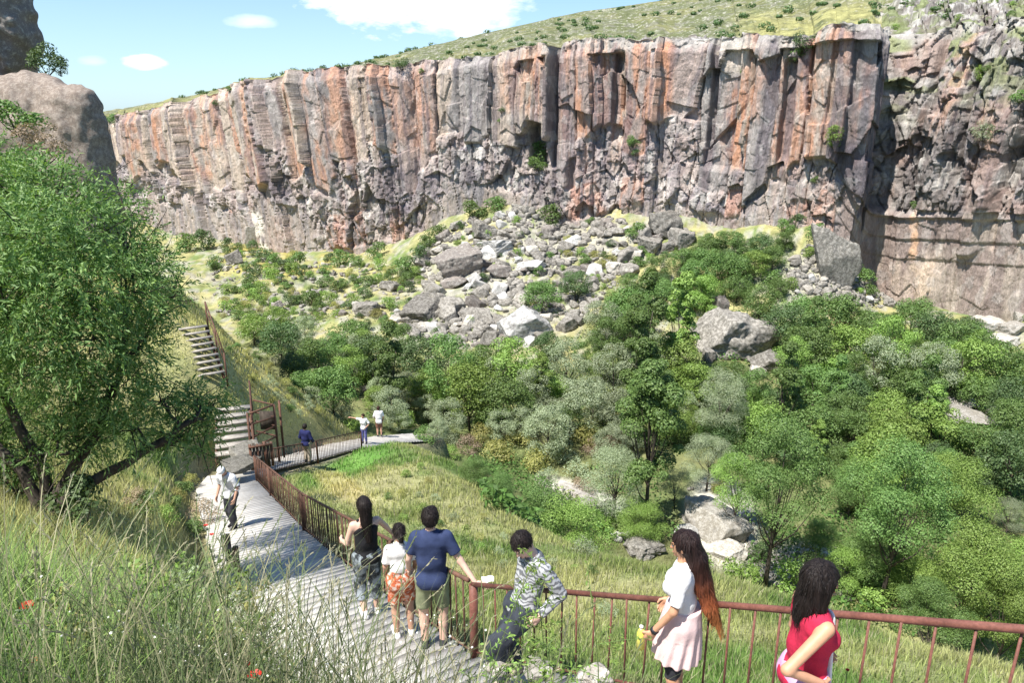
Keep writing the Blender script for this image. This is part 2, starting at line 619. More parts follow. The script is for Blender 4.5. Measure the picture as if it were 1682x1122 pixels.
cw(90, 30, -24); cw(130, 60, -24); cw(-60, 70, -6); cw(-70, 110, -22); cw(-90, 140, -22); cw(-60, 30, 10); cw(-50, -20, 14); cw(60, -20, -10)
CT = np.array(CT)
SC = 20.0


def tkern(r2): return r2 * np.log(r2 + 1e-9)


def _fit():
    P = CT[:, :2] / SC
    n = len(P)
    d2 = ((P[:, None] - P[None]) ** 2).sum(-1)
    K = tkern(d2) + np.eye(n) * 1e-3
    A = np.zeros((n + 3, n + 3))
    A[:n, :n] = K; A[:n, n] = 1; A[:n, n + 1:] = P; A[n, :n] = 1; A[n + 1:, :n] = P.T
    b = np.zeros(n + 3); b[:n] = CT[:, 2]
    return np.linalg.solve(A, b)


WT = _fit()


def path_dist(X, Y):
    """distance to the path's centre line, and its height there"""
    bd = np.full(X.shape, 1e9); bz = np.zeros_like(X)
    for i in range(len(PATHC) - 1):
        a = PATHC[i]; b = PATHC[i + 1]
        dx, dy = b[0] - a[0], b[1] - a[1]
        t = np.clip(((X - a[0]) * dx + (Y - a[1]) * dy) / (dx * dx + dy * dy), 0, 1)
        d = np.hypot(X - a[0] - t * dx, Y - a[1] - t * dy)
        m = d < bd
        bz = np.where(m, a[2] + t * (b[2] - a[2]), bz); bd = np.where(m, d, bd)
    return bd, bz


def height(X, Y, rough=True):
    X = np.atleast_1d(np.asarray(X, float)); Y = np.atleast_1d(np.asarray(Y, float))
    sh = X.shape
    x = X.ravel() / SC; y = Y.ravel() / SC
    z = WT[-3] + WT[-2] * x + WT[-1] * y
    for i in range(len(CT)):
        z += WT[i] * tkern((x - CT[i, 0] / SC) ** 2 + (y - CT[i, 1] / SC) ** 2)
    z = z.reshape(sh)
    if rough:
        far = sstep(8, 60, Y)
        z = z + fbm(X * 0.9, Y * 0.9, 3, 4) * (0.10 + 0.2 * far) + fbm(X * 0.16, Y * 0.16, 11, 3) * 1.0 * far * sstep(35, 60, Y)
    near = (Y < 45) & (X < 8) & (X > -14)
    if near.any():
        pd, pz = path_dist(X[near], Y[near])
        k = 1 - sstep(1.15, 1.9, pd)
        z[near] = z[near] * (1 - k) + (pz - 0.14) * k
    return z


def hz1(x, y): return float(height(np.array([x]), np.array([y]))[0])


YS0 = np.geomspace(3.0, 175, 420)


def ground_hit(u, v, up=0.0, ymin=3.0):
    """the first point of the land (raised by up) that the photo's pixel (u, v) looks at"""
    d = ray(u, v)
    _YS = YS0[YS0 >= ymin]
    T = _YS / d.y
    X = d.x * T; Z = d.z * T
    g_ = height(X, _YS) + up
    k = np.argmax(Z <= g_)
    if not (Z <= g_).any(): return None
    k = max(k, 1)
    a = Z[k - 1] - g_[k - 1]; b = g_[k] - Z[k]
    t = a / (a + b + 1e-9)
    y = _YS[k - 1] + t * (_YS[k] - _YS[k - 1])
    return Vector((d.x / d.y * y, y, 0)), d


def place(u, v, ymin=3.0):
    r = ground_hit(u, v, 0.0, ymin)
    if r is None: return None
    p = r[0]
    p.z = hz1(p.x, p.y)
    return p


C_dry = np.array((0.33, 0.305, 0.14)); C_grn = np.array((0.11, 0.19, 0.05)); C_soil = np.array((0.30, 0.255, 0.19))
C_olive = np.array((0.22, 0.245, 0.09)); C_scree = np.array((0.36, 0.34, 0.28)); C_yel = np.array((0.44, 0.37, 0.09)); C_river = np.array((0.56, 0.53, 0.46))
C_hay = np.array((0.38, 0.37, 0.18))


def mixc(a, b, k): return a * (1 - k[..., None]) + b * k[..., None]


def blob(u, v, cu, cv, ru, rv, ang=0.0):
    c, s = math.cos(ang), math.sin(ang)
    x = (u - cu) * c + (v - cv) * s; y = -(u - cu) * s + (v - cv) * c
    return 1 - sstep(0.6, 1.15, np.hypot(x / ru, y / rv))


def patches(X, Y, Z):
    """what grows where: colours belong to places on the ground"""
    n1 = fbm(X * 0.35, Y * 0.35, 21, 4); n2 = fbm(X * 1.3, Y * 1.3, 31, 3)
    u, v = proj(X, Y, Z)
    c = np.zeros(X.shape + (3,)) + C_olive
    c = mixc(c, C_dry, sstep(-0.15, 0.35, n1))
    c = mixc(c, C_grn, sstep(0.05, 0.4, -n1 + n2 * 0.5) * 0.75)
    # near meadow: hay coloured green
    md = (Y < 36) & (X > -8)
    k = np.where(md, sstep(-0.3, 0.4, n1 + 0.15) * 0.75, 0); c = mixc(c, C_hay, k)
    near = sstep(12, 6, Y) * (X > -1.5)
    c = mixc(c, C_grn * 1.3, near * sstep(-0.4, 0.3, n2 + 0.2) * 0.6)
    lawn = np.where((Y < 40), blob(u, v, 570, 765, 100, 26, -0.42), 0); c = mixc(c, np.array((0.12, 0.25, 0.05)), lawn * 0.9)
    ydry = np.where(Y < 34, blob(u, v, 560, 800, 60, 22, 0.5), 0); c = mixc(c, np.array((0.45, 0.38, 0.18)), ydry * 0.8)
    spur = np.where((Y > 26) & (Y < 44) & (X < -8.6), 1.0, 0.0)
    c = mixc(c, C_yel, spur * sstep(-0.7, 0.0, n1 + 0.25) * blob(u, v, 490, 640, 120, 95, 0.8))
    c = mixc(c, C_dry * 1.5, spur * 0.65)  # dry grass, its colour brightened to stand in for missing sunlight
    # valley
    vf = sstep(70, 78, Y)
    c = mixc(c, C_dry * 1.1, vf * sstep(-0.1, 0.3, n1) * 0.8)
    c = mixc(c, C_scree, vf * sstep(0.0, 0.3, n2 - n1 * 0.3) * 0.8)
    tal = np.maximum(blob(u, v, 810, 470, 170, 120), blob(u, v, 900, 390, 190, 45)) * vf
    c = mixc(c, C_scree, tal * sstep(-0.35, 0.15, n2) * 0.9)
    yl = np.where(Y > 60, blob(u, v, 460, 425, 140, 40), 0); c = mixc(c, C_yel * 0.8, yl * sstep(-0.1, 0.35, n1) * 0.7)
    rt = np.where(Y > 60, blob(u, v, 1340, 455, 75, 45), 0); c = mixc(c, C_scree * 1.1, rt * 0.7)
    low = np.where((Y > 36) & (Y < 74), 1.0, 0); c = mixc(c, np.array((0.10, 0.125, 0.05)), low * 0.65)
    riv = np.where((Y > 30) & (Y < 60), np.maximum(np.maximum(blob(u, v, 1185, 860, 62, 85, -0.3), blob(u, v, 960, 812, 90, 16, 0.35)), blob(u, v, 1330, 930, 90, 40)), 0)
    c = mixc(c, C_river, riv)
    pd, _ = path_dist(X, Y)
    c = mixc(c, C_soil, (1 - sstep(1.0, 1.7, pd)) * 0.7)
    fs = np.where((Y < 26) & (Y > 12) & (X < -6), blob(u, v, 330, 790, 50, 60), 0); c = mixc(c, C_soil * 1.1, fs * 0.5)
    bank = np.where((Y < 26) & (Y > 7) & (X < -0.43 * Y + 0.5), 1.0, 0) * sstep(-0.4, 0.2, n1 + 0.2); c = mixc(c, C_dry * 1.3, bank * 0.6)
    return np.clip(c, 0.01, 0.9)


# the ground sheet: a fan of quads, fine near the camera and coarse far off
nr, nc = 430, 520
rows = np.concatenate([np.linspace(-9, 1, 20, endpoint=False), 1 + (np.geomspace(1, 190, nr - 20) - 1)])
colsA = np.linspace(-1.0, 1.0, nc)
YY = np.repeat(rows[:, None], nc, 1)
XX = colsA[None, :] * (np.abs(YY) * 0.98 + 14)
ZZ = height(XX, YY)
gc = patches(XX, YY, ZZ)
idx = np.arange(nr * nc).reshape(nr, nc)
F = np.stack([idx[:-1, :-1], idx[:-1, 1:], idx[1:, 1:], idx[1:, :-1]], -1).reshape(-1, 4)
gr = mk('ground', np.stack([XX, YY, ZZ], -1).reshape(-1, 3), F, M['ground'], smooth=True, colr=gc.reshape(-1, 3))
tag(gr, 'grassy and stony hillside falling to the tree-filled valley floor below the cliff', kind='structure')

# ------------------------------------------------------------------ the cliff
RIM = np.array([(100, 203), (168, 198), (205, 190), (240, 183), (350, 152), (430, 127), (520, 114), (600, 107), (700, 100), (760, 93), (830, 84), (900, 72), (1000, 64),
                (1090, 60), (1180, 56), (1270, 56), (1310, 52), (1340, 45), (1412, 36), (1428, 45), (1445, 50), (1500, 38), (1560, 28), (1620, 18), (1700, 8), (1800, 8), (1950, 8)], float)
NU, NVv = 1500, 330
us = np.concatenate([np.linspace(120, 1700, 1400), np.linspace(1701, 1900, 100)])
yb = ycl(us)
pk = np.exp(-0.5 * (np.arange(-16, 17) / 7.0) ** 2); pk /= pk.sum()
yb = np.convolve(np.pad(yb, 16, mode='edge'), pk, 'valid')
dirs = np.array([tuple(ray(u, 300)) for u in us])
bx = (us - CX) / FPX * (yb * 0.957 + 20 * 0.29)
dv = np.array([[ray(u, v).z / ray(u, v).y for u, v in zip(us, np.interp(us, RIM[:, 0], RIM[:, 1]))]])[0]
dbv = np.array([ray(u, v).z / ray(u, v).y for u, v in zip(us, vbase(us))])
zr = dv * yb; zb = dbv * yb
bx = (us - CX) / FPX * (yb * math.cos(PITCH) - zb * math.sin(PITCH) * 0.6 - zr * math.sin(PITCH) * 0.4)
T = np.stack([np.gradient(bx), np.gradient(yb)], -1)
T /= np.linalg.norm(T, axis=1)[:, None]
k3 = np.exp(-0.5 * (np.arange(-60, 61) / 25.0) ** 2); k3 /= k3.sum()
T = np.stack([np.convolve(np.pad(T[:, i], 60, mode='edge'), k3, 'valid') for i in (0, 1)], -1)
Nn = np.stack([T[:, 1], -T[:, 0]], -1)
Nn /= np.linalg.norm(Nn, axis=1)[:, None]           # outward, towards the valley
S1 = np.concatenate([[0], np.cumsum(np.hypot(np.diff(bx), np.diff(yb)))])
tt = np.linspace(0, 1, NVv)
Hh = (zr - zb)
S = np.repeat(S1[:, None], NVv, 1)
U = np.repeat(us[:, None], NVv, 1)
H0 = zb[:, None] - 4 + (Hh[:, None] + 4) * tt[None]
Hn = (H0 - zb[:, None]) / Hh[:, None]                # 0 at the foot, 1 at the rim
below = zr[:, None] - H0                             # metres below the rim
lean = 0.15 * (1 - sstep(560, 760, U)) * sstep(200, 330, U)
Cc = S - lean * below + 3.2 * fbm(S * 0.07, H0 * 0, 3, 3) + 0.55 * fbm(S * 0.3, H0 * 0.13, 4, 3)
# columns
d9, e9, i9, c9 = vor1(Cc / 8.5 + 0.3, 5)
W3 = 3.7
d3, e3, i3, c3 = vor1(Cc / W3, 6)
d1, e1, i1, c1 = vor1(Cc / 1.15, 8)
z0 = np.zeros_like(i3)
A9 = (hash2(i9, z0, 1) - 0.5) * 3.0
A3 = (hash2(i3, z0, 2) - 0.5) * 2.0
A1 = (hash2(i1, z0, 3) - 0.5) * 0.45
colD = A9 + A3 + A1 * 0.6 - 0.22 * (d3 * 2) ** 2 - 0.10 * (d1 * 2) ** 2
tiltf = (hash2(i3, z0, 4) - 0.5) * 1.6 * (Cc / W3 - c3) * 2
colD = colD + tiltf
# joints: deep cracks between columns, and blocks broken out along them
k1_, k2_, ka_, kb_, kx_, ky_ = vor2(Cc / 1.9, H0 / 3.4 + hash2(i3, z0, 19) * 3, 17)
colD += (hash2(ka_, kb_, 18) - 0.5) * 0.42 + (hash2(ka_, kb_, 20) - 0.5) * 0.2 * ky_
crack = sstep(0.045, 0.0, e3 - d3) * (hash2(i3, z0, 21) > 0.25)
colD -= 0.9 * crack
k3_, k4_, kc_, kd_, kx2, ky2 = vor2(Cc / 0.8, H0 / 1.3, 23)
colD += (hash2(kc_, kd_, 24) - 0.5) * 0.10
# the ends of the columns: broken off at their own heights
hb = 0.39 + 0.07 * (U < 760) + 0.34 * (hash2(i3, z0, 12) - 0.5) + 0.12 * (hash2(i9, z0, 13) - 0.5)
hb = hb + 0.10 * fbm(Cc * 0.35, H0 * 0, 14, 2)
hb = np.where(U > 1140, hb - 0.06, hb)
lowm = 1 - sstep(-0.012, 0.012, Hn - hb)
# blocks fallen out higher up: shallow niches with flat tops
rx, r2, ra, rb, dx_, dy_ = vor2(Cc / 3.1, H0 / 5.5, 41)
nich = (hash2(ra, rb, 43) > 0.72) & (Hn < 0.93)
# broken rock of the lower half
v1, w1, va, vb_, ax_, ay_ = vor2(S / 2.3 + 0.2 * fbm(S * .5, H0 * .5, 2, 2), H0 / 4.4, 51)
v2, w2, vc, vd, cx_, cy_ = vor2(S / 0.85, H0 / 1.7, 53)
v3, w3, ve, vf_, ex_, ey_ = vor2(S / 0.4, H0 / 0.45, 57)
vfis = vor1(S / 2.6 + 0.5 * fbm(S * .2, H0 * .2, 58, 2), 59)
roughD = -0.8 * sstep(0.05, 0.0, vfis[1] - vfis[0]) + (hash2(va, vb_, 61) - 0.5) * 1.7 + ((hash2(va, vb_, 62) - 0.5) * 1.3 * ax_ + (hash2(va, vb_, 63) - 0.35) * 1.6 * -ay_)
roughD += (hash2(vc, vd, 64) - 0.5) * 0.6 + ((hash2(vc, vd, 65) - 0.5) * 0.9 * cx_ + (hash2(vc, vd, 66) - 0.4) * 0.8 * -cy_) + (hash2(ve, vf_, 67) - 0.5) * 0.18
smooth = sstep(0.0, 0.25, fbm(S * 0.06, H0 * 0.16, 71, 3) + (0.12 - Hn) * 2.2)     # smoother feet of the wall
rA = 0.80 * (1 - 0.82 * smooth)
rslab = sstep(1375, 1400, U) * (1 - sstep(0.33, 0.36, Hn + 0.02 * fbm(S * .2, H0 * 0, 5, 2)))
rA = rA * (1 - 0.85 * rslab)
D = (1 - lowm) * colD + lowm * (-0.7 * sstep(0.04, 0.0, vfis[1] - vfis[0]) * (1 - rslab) + 0.55 * A9 + 0.35 * A3 - 0.55 + rA * roughD + 0.35 * A1)
D -= np.where(nich, 0.9 + 0.6 * hash2(ra, rb, 44), 0) * (1 - lowm) * sstep(900, 1000, U + 300 * hash2(ra, rb, 45))
# slabs with long horizontal cracks at the right foot
for hc, amp in ((0.335, 0.55), (0.255, 0.28), (0.18, 0.2)):
    e = sstep(-0.006, 0.006, Hn - hc - 0.012 * fbm(S * 0.15, H0 * 0, 81, 3))
    D += amp * (e - 0.5) * sstep(1372, 1395, U)
# the rough right-hand wing, lying back towards its top
wing = sstep(1427, 1433, U)
wr = np.maximum(wing, sstep(0.1, 0.25, fbm(S * 0.045, H0 * 0.03, 91, 2)) * 0.0)
wD = roughD * 0.85 + 0.8 * A9 + 0.7 * A3 + A1 + (hash2(ka_, kb_, 25) - 0.5) * 1.5 - 0.8 * crack
gull = -1.8 * np.exp(-((U - 1492) / 5.0) ** 2) * sstep(0.35, 0.45, Hn) - 1.3 * np.exp(-((U - 1560 + 0.12 * (Hn - .5) * 100) / 6.0) ** 2) * sstep(0.4, 0.5, Hn) - 2.6 * np.exp(-((U - 1655 - (Hn - .6) * 60) / 14.0) ** 2) * sstep(0.3, 0.5, Hn)
back = -np.clip(Hn - 0.66, 0, 1) ** 1.3 * 15.0
D = np.where(Hn > 0.36, D * (1 - wr) + wr * (wD + gull + back), D)
D = D - 3.6 * wing * (1 - rslab * 0.75) * np.exp(-np.clip(U - 1430, 0, 999) / 70.0)
# named features: the big corner column, the dark step, the square niche
D += 1.7 * sstep(1318, 1324, U) * (1 - sstep(1428, 1432, U)) * (1 - lowm * 0.6)
D -= 0.9 * (sstep(1352, 1355, U) * (1 - sstep(1360, 1364, U))) * (1 - lowm)
D += 1.0 * sstep(820, 826, U) * (1 - sstep(905, 908, U)) * (1 - lowm)
D -= 1.3 * sstep(907, 909, U) * (1 - sstep(914, 918, U)) * sstep(0.3, 0.34, Hn)
nv = np.interp(U, [866, 898], [0.60, 0.60])
nic = sstep(866, 868, U) * (1 - sstep(897, 899, U)) * sstep(0.22, 0.3, Hn) * (1 - sstep(0.548, 0.556, Hn))
D -= 2.4 * nic
D -= 1.5 * sstep(1000, 1003, U) * (1 - sstep(1014, 1024, U)) * sstep(0.4, 0.5, Hn) * (1 - sstep(0.9, 0.95, Hn))
D -= 1.4 * sstep(1150, 1153, U) * (1 - sstep(1160, 1164, U)) * sstep(0.3, 0.4, Hn)
D -= 1.4 * sstep(1274, 1277, U) * (1 - sstep(1290, 1300, U)) * sstep(0.3, 0.4, Hn) * (1 - sstep(0.85, 0.9, Hn))
# overhanging lip of a fallen slab
D -= 1.2 * np.exp(-((U - 1180) / 22) ** 2) * sstep(0.30, 0.34, Hn) * (1 - sstep(0.52 + (U - 1180) * 0.004, 0.53 + (U - 1180) * 0.004, Hn))
# weathered top edge
topn = fbm(S * 0.7, H0 * 0.8, 95, 4)
D -= sstep(2.2, 0.0, below + topn * 0.9) * (0.9 + topn) * 1.1
D += fbm(Cc * 0.9, H0 * 0.2, 97, 4) * 0.15 + fbm(S * 2.5, H0 * 1.8, 99, 3) * 0.06
px = bx[:, None] + Nn[:, :1] * D
py = yb[:, None] + Nn[:, 1:] * D
pz = H0 + np.where(Hn > 0.97, fbm(S * 0.5, H0 * 0, 96, 4) * 0.7, 0) + topn * 0.25 * sstep(3, 0, below)

# rock colour
hc3 = hash2(i3, z0, 101); hc9 = hash2(i9, z0, 102)
beige = np.array((0.50, 0.41, 0.335)); orange = np.array((0.50, 0.255, 0.155)); grey = np.array((0.32, 0.295, 0.28)); rose = np.array((0.41, 0.325, 0.285))
white = np.array((0.60, 0.56, 0.51)); dark = np.array((0.115, 0.10, 0.115)); sand = np.array((0.52, 0.42, 0.33)); brown = np.array((0.27, 0.19, 0.155))
CCc = np.zeros(S.shape + (3,)) + beige
nA = fbm(Cc * 0.45, H0 * 0.10, 103, 4); nB = fbm(Cc * 1.6, H0 * 0.22, 104, 4); nC = fbm(S * 0.6, H0 * 0.6, 105, 4)
CCc = mixc(CCc, rose, sstep(0.35, 0.6, hc3 + 0.4 * nA))
CCc = mixc(CCc, grey, sstep(0.66, 0.76, hash2(i3, z0, 106) + 0.25 * nA) * 0.85)
CCc = mixc(CCc, sand, sstep(0.72, 0.8, hash2(i3, z0, 107)) * 0.7)
org = sstep(0.66, 0.76, hash2(i3, z0, 108) + 0.3 * nA) * 0.8
for cu, wu, h0, h1, st in ((237, 14, .45, 1, 1), (273, 12, .5, 1, 1), (325, 13, .45, .95, .9), (485, 15, .45, 1, .9), (560, 30, .4, .9, .5), (655, 30, .6, .9, .5), (690, 22, .5, .95, .7), (845, 24, .65, 1, .6), (880, 20, .62, 1, .9), (925, 12, .4, 1, .7),
                        (957, 11, .22, .78, 1.0), (1045, 30, .5, .85, .9), (1083, 12, .6, 1, 1.0), (1200, 22, .35, .75, 1.0), (1235, 10, .6, .9, .6), (1332, 8, .35, .65, .8), (1402, 12, .35, .6, .6), (955, 26, .02, .2, .9), (1600, 22, .55, .7, .7), (452, 12, .05, .2, .8)):
    org = np.maximum(org, st * np.exp(-((U + (Hn - .6) * 0 - cu - lean * 14 * (0.7 - Hn) * 6) / wu) ** 4) * sstep(h0 - .06, h0 + .04, Hn + .04 * nB) * (1 - sstep(h1 - .03, h1 + .06, Hn)))
org = org * sstep(-0.4, 0.3, nB + 0.1 + 0.6 * nC) * 0.9
up = 1 - lowm
CCc = mixc(CCc, orange, np.clip(org * np.maximum(up, 0.35 + (Hn < .22)), 0, 1))
lowc = mixc(np.zeros_like(CCc) + np.array((0.36, 0.315, 0.30)), np.array((0.22, 0.195, 0.215)), sstep(-0.1, 0.3, nC + 0.2 * nA))
lowc = mixc(lowc, white, sstep(0.66, 0.72, hash2(vc, vd, 110)) * 0.75)
lowc = mixc(lowc, dark, sstep(0.12, 0.35, fbm(S * 0.25, H0 * 0.18, 111, 4)) * 0.75)
lowc = mixc(lowc, rose, sstep(0.55, 0.7, hash2(va, vb_, 112)) * 0.6)
CCc = mixc(CCc, lowc, np.clip(lowm * (0.45 + 0.4 * rA) * (1 - 0.6 * np.clip(org, 0, 1)), 0, 1))
footc = mixc(np.zeros_like(CCc) + np.array((0.42, 0.35, 0.30)), np.array((0.24, 0.22, 0.22)), sstep(-0.15, 0.25, nB + 0.4 * nA))
CCc = mixc(CCc, footc, lowm * smooth * 0.75)
slabc = mixc(np.zeros_like(CCc) + np.array((0.30, 0.235, 0.205)), np.array((0.41, 0.34, 0.28)), sstep(-0.1, 0.35, nA + nB * 0.4))
CCc = mixc(CCc, slabc, rslab * 0.9)
wc = mixc(np.zeros_like(CCc) + np.array((0.21, 0.185, 0.17)), white * 0.6, sstep(0.5, 0.75, hash2(vc, vd, 120) + (Hn - 0.6) * 0.7))
wc = mixc(wc, np.array((0.33, 0.22, 0.18)), sstep(0.05, 0.3, fbm(S * 0.2, H0 * 0.15, 121, 3)) * 0.6)
wc = mixc(wc, np.array((0.24, 0.27, 0.12)), sstep(0.15, 0.3, fbm(S * 0.5, H0 * 0.6, 122, 3)) * sstep(0.6, 0.9, Hn) * 0.8)
CCc = mixc(CCc, wc, np.clip(wr * sstep(0.33, 0.37, Hn), 0, 1) * (1 - np.clip(org, 0, 1) * 0.8))
# desert varnish: dark mineral streaks running down from the rim
streak = np.maximum(sstep(0.12, 0.4, fbm(Cc * 0.85, H0 * 0.05, 130, 4) + 0.2 * nB), 0.8 * sstep(0.2, 0.4, fbm(Cc * 2.6, H0 * 0.12, 131, 3) + .2 * nC)) * sstep(0.1, 0.4, Hn)
CCc = mixc(CCc, dark * 1.35, streak * 0.62 * (1 - wr * 0.6))
for cu, wu, st in ((1003, 7, .8), (1157, 8, .85), (1285, 9, .6), (1385, 9, .5), (1422, 9, .9), (912, 7, .8), (1255, 15, .4), (575, 6, .5), (545, 6, .5), (1375, 30, .35)):  # dark columns, with the shade of faces turned from the sun painted in
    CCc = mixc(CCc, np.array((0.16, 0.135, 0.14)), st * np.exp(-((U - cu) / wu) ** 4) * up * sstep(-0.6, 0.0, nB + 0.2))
CCc = mixc(CCc, dark, 0.75 * np.exp(-((U - 1395) / 34) ** 4) * sstep(0.30, 0.36, Hn) * (1 - sstep(0.5, 0.56, Hn + .05 * nB)))  # dark patches at fixed spots lower on the wall, here and next
CCc = mixc(CCc, dark * 1.2, 0.7 * np.exp(-((U - 640) / 30) ** 4) * sstep(0.1, 0.2, Hn) * (1 - sstep(0.42, 0.5, Hn + .08 * nC)))
# fresh pale scars
for cu, wu, h0, h1, cc_ in ((418, 12, -.1, .22, (0.72, 0.66, 0.57)), (1507, 6, .18, .35, (0.62, 0.40, 0.26)), (1530, 12, -.05, .18, (0.60, 0.47, 0.36)), (1190, 25, .82, .97, (0.58, 0.50, 0.42))):
    CCc = mixc(CCc, np.array(cc_), 0.95 * np.exp(-((U - cu - (.1 - Hn) * 0 - 2 * nC * wu) / wu) ** 4) * sstep(h0 - .02, h0 + .02, Hn) * (1 - sstep(h1 - .02, h1 + .02, Hn + .03 * nC)))
rimc = sstep(1.6, 0.2, below + 2.0 * nC + nB) * sstep(700, 1000, U)
CCc = mixc(CCc, np.array((0.42, 0.40, 0.36)), rimc * 0.7)
CCc = mixc(CCc, dark * 1.3, (crack * (1 - lowm) * 0.6))
CCc = mixc(CCc, np.array((0.62, 0.585, 0.54)), sstep(0.80, 0.86, hash2(kc_, kd_, 27)) * 0.22)
CCc = CCc * (1 + 0.22 * nB + 0.18 * nC)[..., None]
CCc = np.clip(CCc, 0.02, 0.85)
idx = np.arange(S.size).reshape(S.shape)
F = np.stack([idx[:-1, :-1], idx[1:, :-1], idx[1:, 1:], idx[:-1, 1:]], -1).reshape(-1, 4)
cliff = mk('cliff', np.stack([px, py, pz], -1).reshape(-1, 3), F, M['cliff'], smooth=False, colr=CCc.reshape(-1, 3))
tag(cliff, 'long columnar cliff wall of orange, grey and beige rock across the valley', 'cliff', kind='structure')
RX, RY, RZ = px[:, -1], py[:, -1], pz[:, -1]

# ------------------------------------------------------------------ plateau above the rim
SKY = np.array([(100, 190), (165, 185), (200, 180), (350, 149), (440, 128), (520, 116), (560, 110), (610, 97), (700, 77), (770, 60), (850, 42), (960, 17), (1080, 1), (1200, -22), (1400, -50), (1700, -75), (1900, -85)], float)
NT = 150
tq = np.linspace(0, 1, NT)
sv = np.interp(us, SKY[:, 0], SKY[:, 1])
yk = yb + np.interp(us, [100, 400, 800, 1100, 1430, 1900], [60, 70, 95, 85, 60, 45])
kz = np.array([ray(u, v).z / ray(u, v).y for u, v in zip(us, sv)]) * yk
kx = (us - CX) / FPX * (yk * math.cos(PITCH) - kz * math.sin(PITCH))
QX = RX[:, None] * (1 - tq) + kx[:, None] * tq
QY = RY[:, None] * (1 - tq) + yk[:, None] * tq
# a flat shelf behind the rim, then the hill
zf = np.where(tq < 0.08, tq * 0.3, 0.024 + (tq - 0.08) / 0.92 * 0.976)
QZ = RZ[:, None] * (1 - zf) + kz[:, None] * zf
un = sstep(0, 0.05, tq) * (1 - sstep(0.96, 1, tq) * 0.8)
b1, b2_, ba_, bb_, bx_, by_ = vor2(QX / 2.0, QY / 2.4, 141)
rocky = sstep(1400, 1480, np.repeat(us[:, None], NT, 1) + 90 * fbm(QX * .15, QY * .15, 12, 3)) * (1 - sstep(0.55, 0.9, tq + 0.25 * fbm(QX * .08, QY * .08, 9, 3)))
rocky = np.maximum(rocky, (1 - sstep(0.03, 0.10, tq + 0.05 * fbm(QX * .3, QY * .3, 7, 3))) * sstep(850, 1050, us)[:, None])
QZ = QZ + un * (fbm(QX * 0.09, QY * 0.09, 142, 4) * 1.0 + fbm(QX * .6, QY * .6, 143, 3) * 0.15)
c1_, c2_, ca_, cb_, cx2, cy2 = vor2(QX / 0.9, QY / 1.1, 147)
QZ += un * rocky * ((hash2(ba_, bb_, 144) - 0.3) * 1.5 + (hash2(ca_, cb_, 145) - 0.3) * 0.7 + by_ * 0.4) * (0.45 + 0.55 * sstep(1400, 1450, us))[:, None]
# far side of the hill drops away
QX = np.concatenate([QX, QX[:, -1:] * 1.15], 1); QY = np.concatenate([QY, QY[:, -1:] + 40], 1); QZ = np.concatenate([QZ, QZ[:, -1:] - 14], 1)
U2 = np.repeat(us[:, None], NT + 1, 1)
n1 = fbm(QX * 0.12, QY * 0.12, 151, 4); n2 = fbm(QX * 0.7, QY * 0.7, 152, 4); n3 = fbm(QX * 2.5, QY * 2.5, 153, 3)
rocky = np.concatenate([rocky, rocky[:, -1:]], 1)
pc = np.zeros(QX.shape + (3,)) + np.array((0.135, 0.15, 0.07))
pc = mixc(pc, np.array((0.19, 0.19, 0.085)), sstep(-0.1, 0.3, n1))
pc = mixc(pc, np.array((0.17, 0.165, 0.13)), sstep(0.0, 0.35, n2) * 0.7)
pc = mixc(pc, np.array((0.40, 0.38, 0.33)), sstep(0.3, 0.45, n3) * 0.6)
pu, pv = proj(QX, QY, QZ)
tq2 = np.concatenate([tq, [1.0]])[None, :] + 0 * QX
yel = sstep(1170, 1240, U2) * (1 - sstep(1420, 1470, U2)) * (1 - sstep(0.28, 0.5, tq2 + 0.2 * n1))
yel = np.maximum(yel, (1 - sstep(0.3, 0.6, tq2)) * (1 - sstep(430, 560, U2)) * 0.8)
pc = mixc(pc, np.array((0.27, 0.26, 0.11)), yel * sstep(-0.4, 0.2, n2 + 0.2))
rk = mixc(np.zeros_like(pc) + np.array((0.18, 0.165, 0.15)), np.array((0.34, 0.325, 0.30)), sstep(-0.15, 0.25, n3 + n2))
rk = mixc(rk, np.array((0.17, 0.20, 0.08)), sstep(0.0, 0.22, fbm(QX * .35, QY * .35, 155, 3)) * 0.85)
rk = mixc(rk, np.array((0.15, 0.12, 0.11)), sstep(0.25, 0.4, fbm(QX * .5, QY * .5, 156, 3)) * 0.6)
pc = mixc(pc, rk, rocky)
pc = np.clip(pc * (1 + 0.25 * n2 + 0.25 * n3)[..., None], 0.02, 0.8)
idx = np.arange(QX.size).reshape(QX.shape)
F = np.stack([idx[:-1, :-1], idx[1:, :-1], idx[1:, 1:], idx[:-1, 1:]], -1).reshape(-1, 4)
pl = mk('hill', np.stack([QX, QY, QZ], -1).reshape(-1, 3), F, M['ground'], smooth=False, colr=pc.reshape(-1, 3))
tag(pl, 'dry grassy hill rising behind the cliff rim to the skyline', kind='structure')


def plateau_pt(u, t):
    i = int(np.clip(np.searchsorted(us, u), 0, len(us) - 1)); j = int(t * (NT - 1))
    return Vector((QX[i, j], QY[i, j], QZ[i, j]))


def cliff_pt(u, hn):
    i = int(np.clip(np.searchsorted(us, u), 0, len(us) - 1)); j = int(np.clip(np.searchsorted(Hn[i], hn), 0, NVv - 1))
    return Vector((px[i, j], py[i, j], pz[i, j])), Vector((Nn[i, 0], Nn[i, 1], 0))


def cliff_px(u, v):
    """point on the cliff face that the photo shows at (u, v)"""
    i = int(np.clip(np.searchsorted(us, u), 0, len(us) - 1))
    a, b = proj(px[i], py[i], pz[i])
    j = int(np.argmin(np.abs(b - v)))
    return Vector((px[i, j], py[i, j], pz[i, j])), Vector((Nn[i, 0], Nn[i, 1], 0))
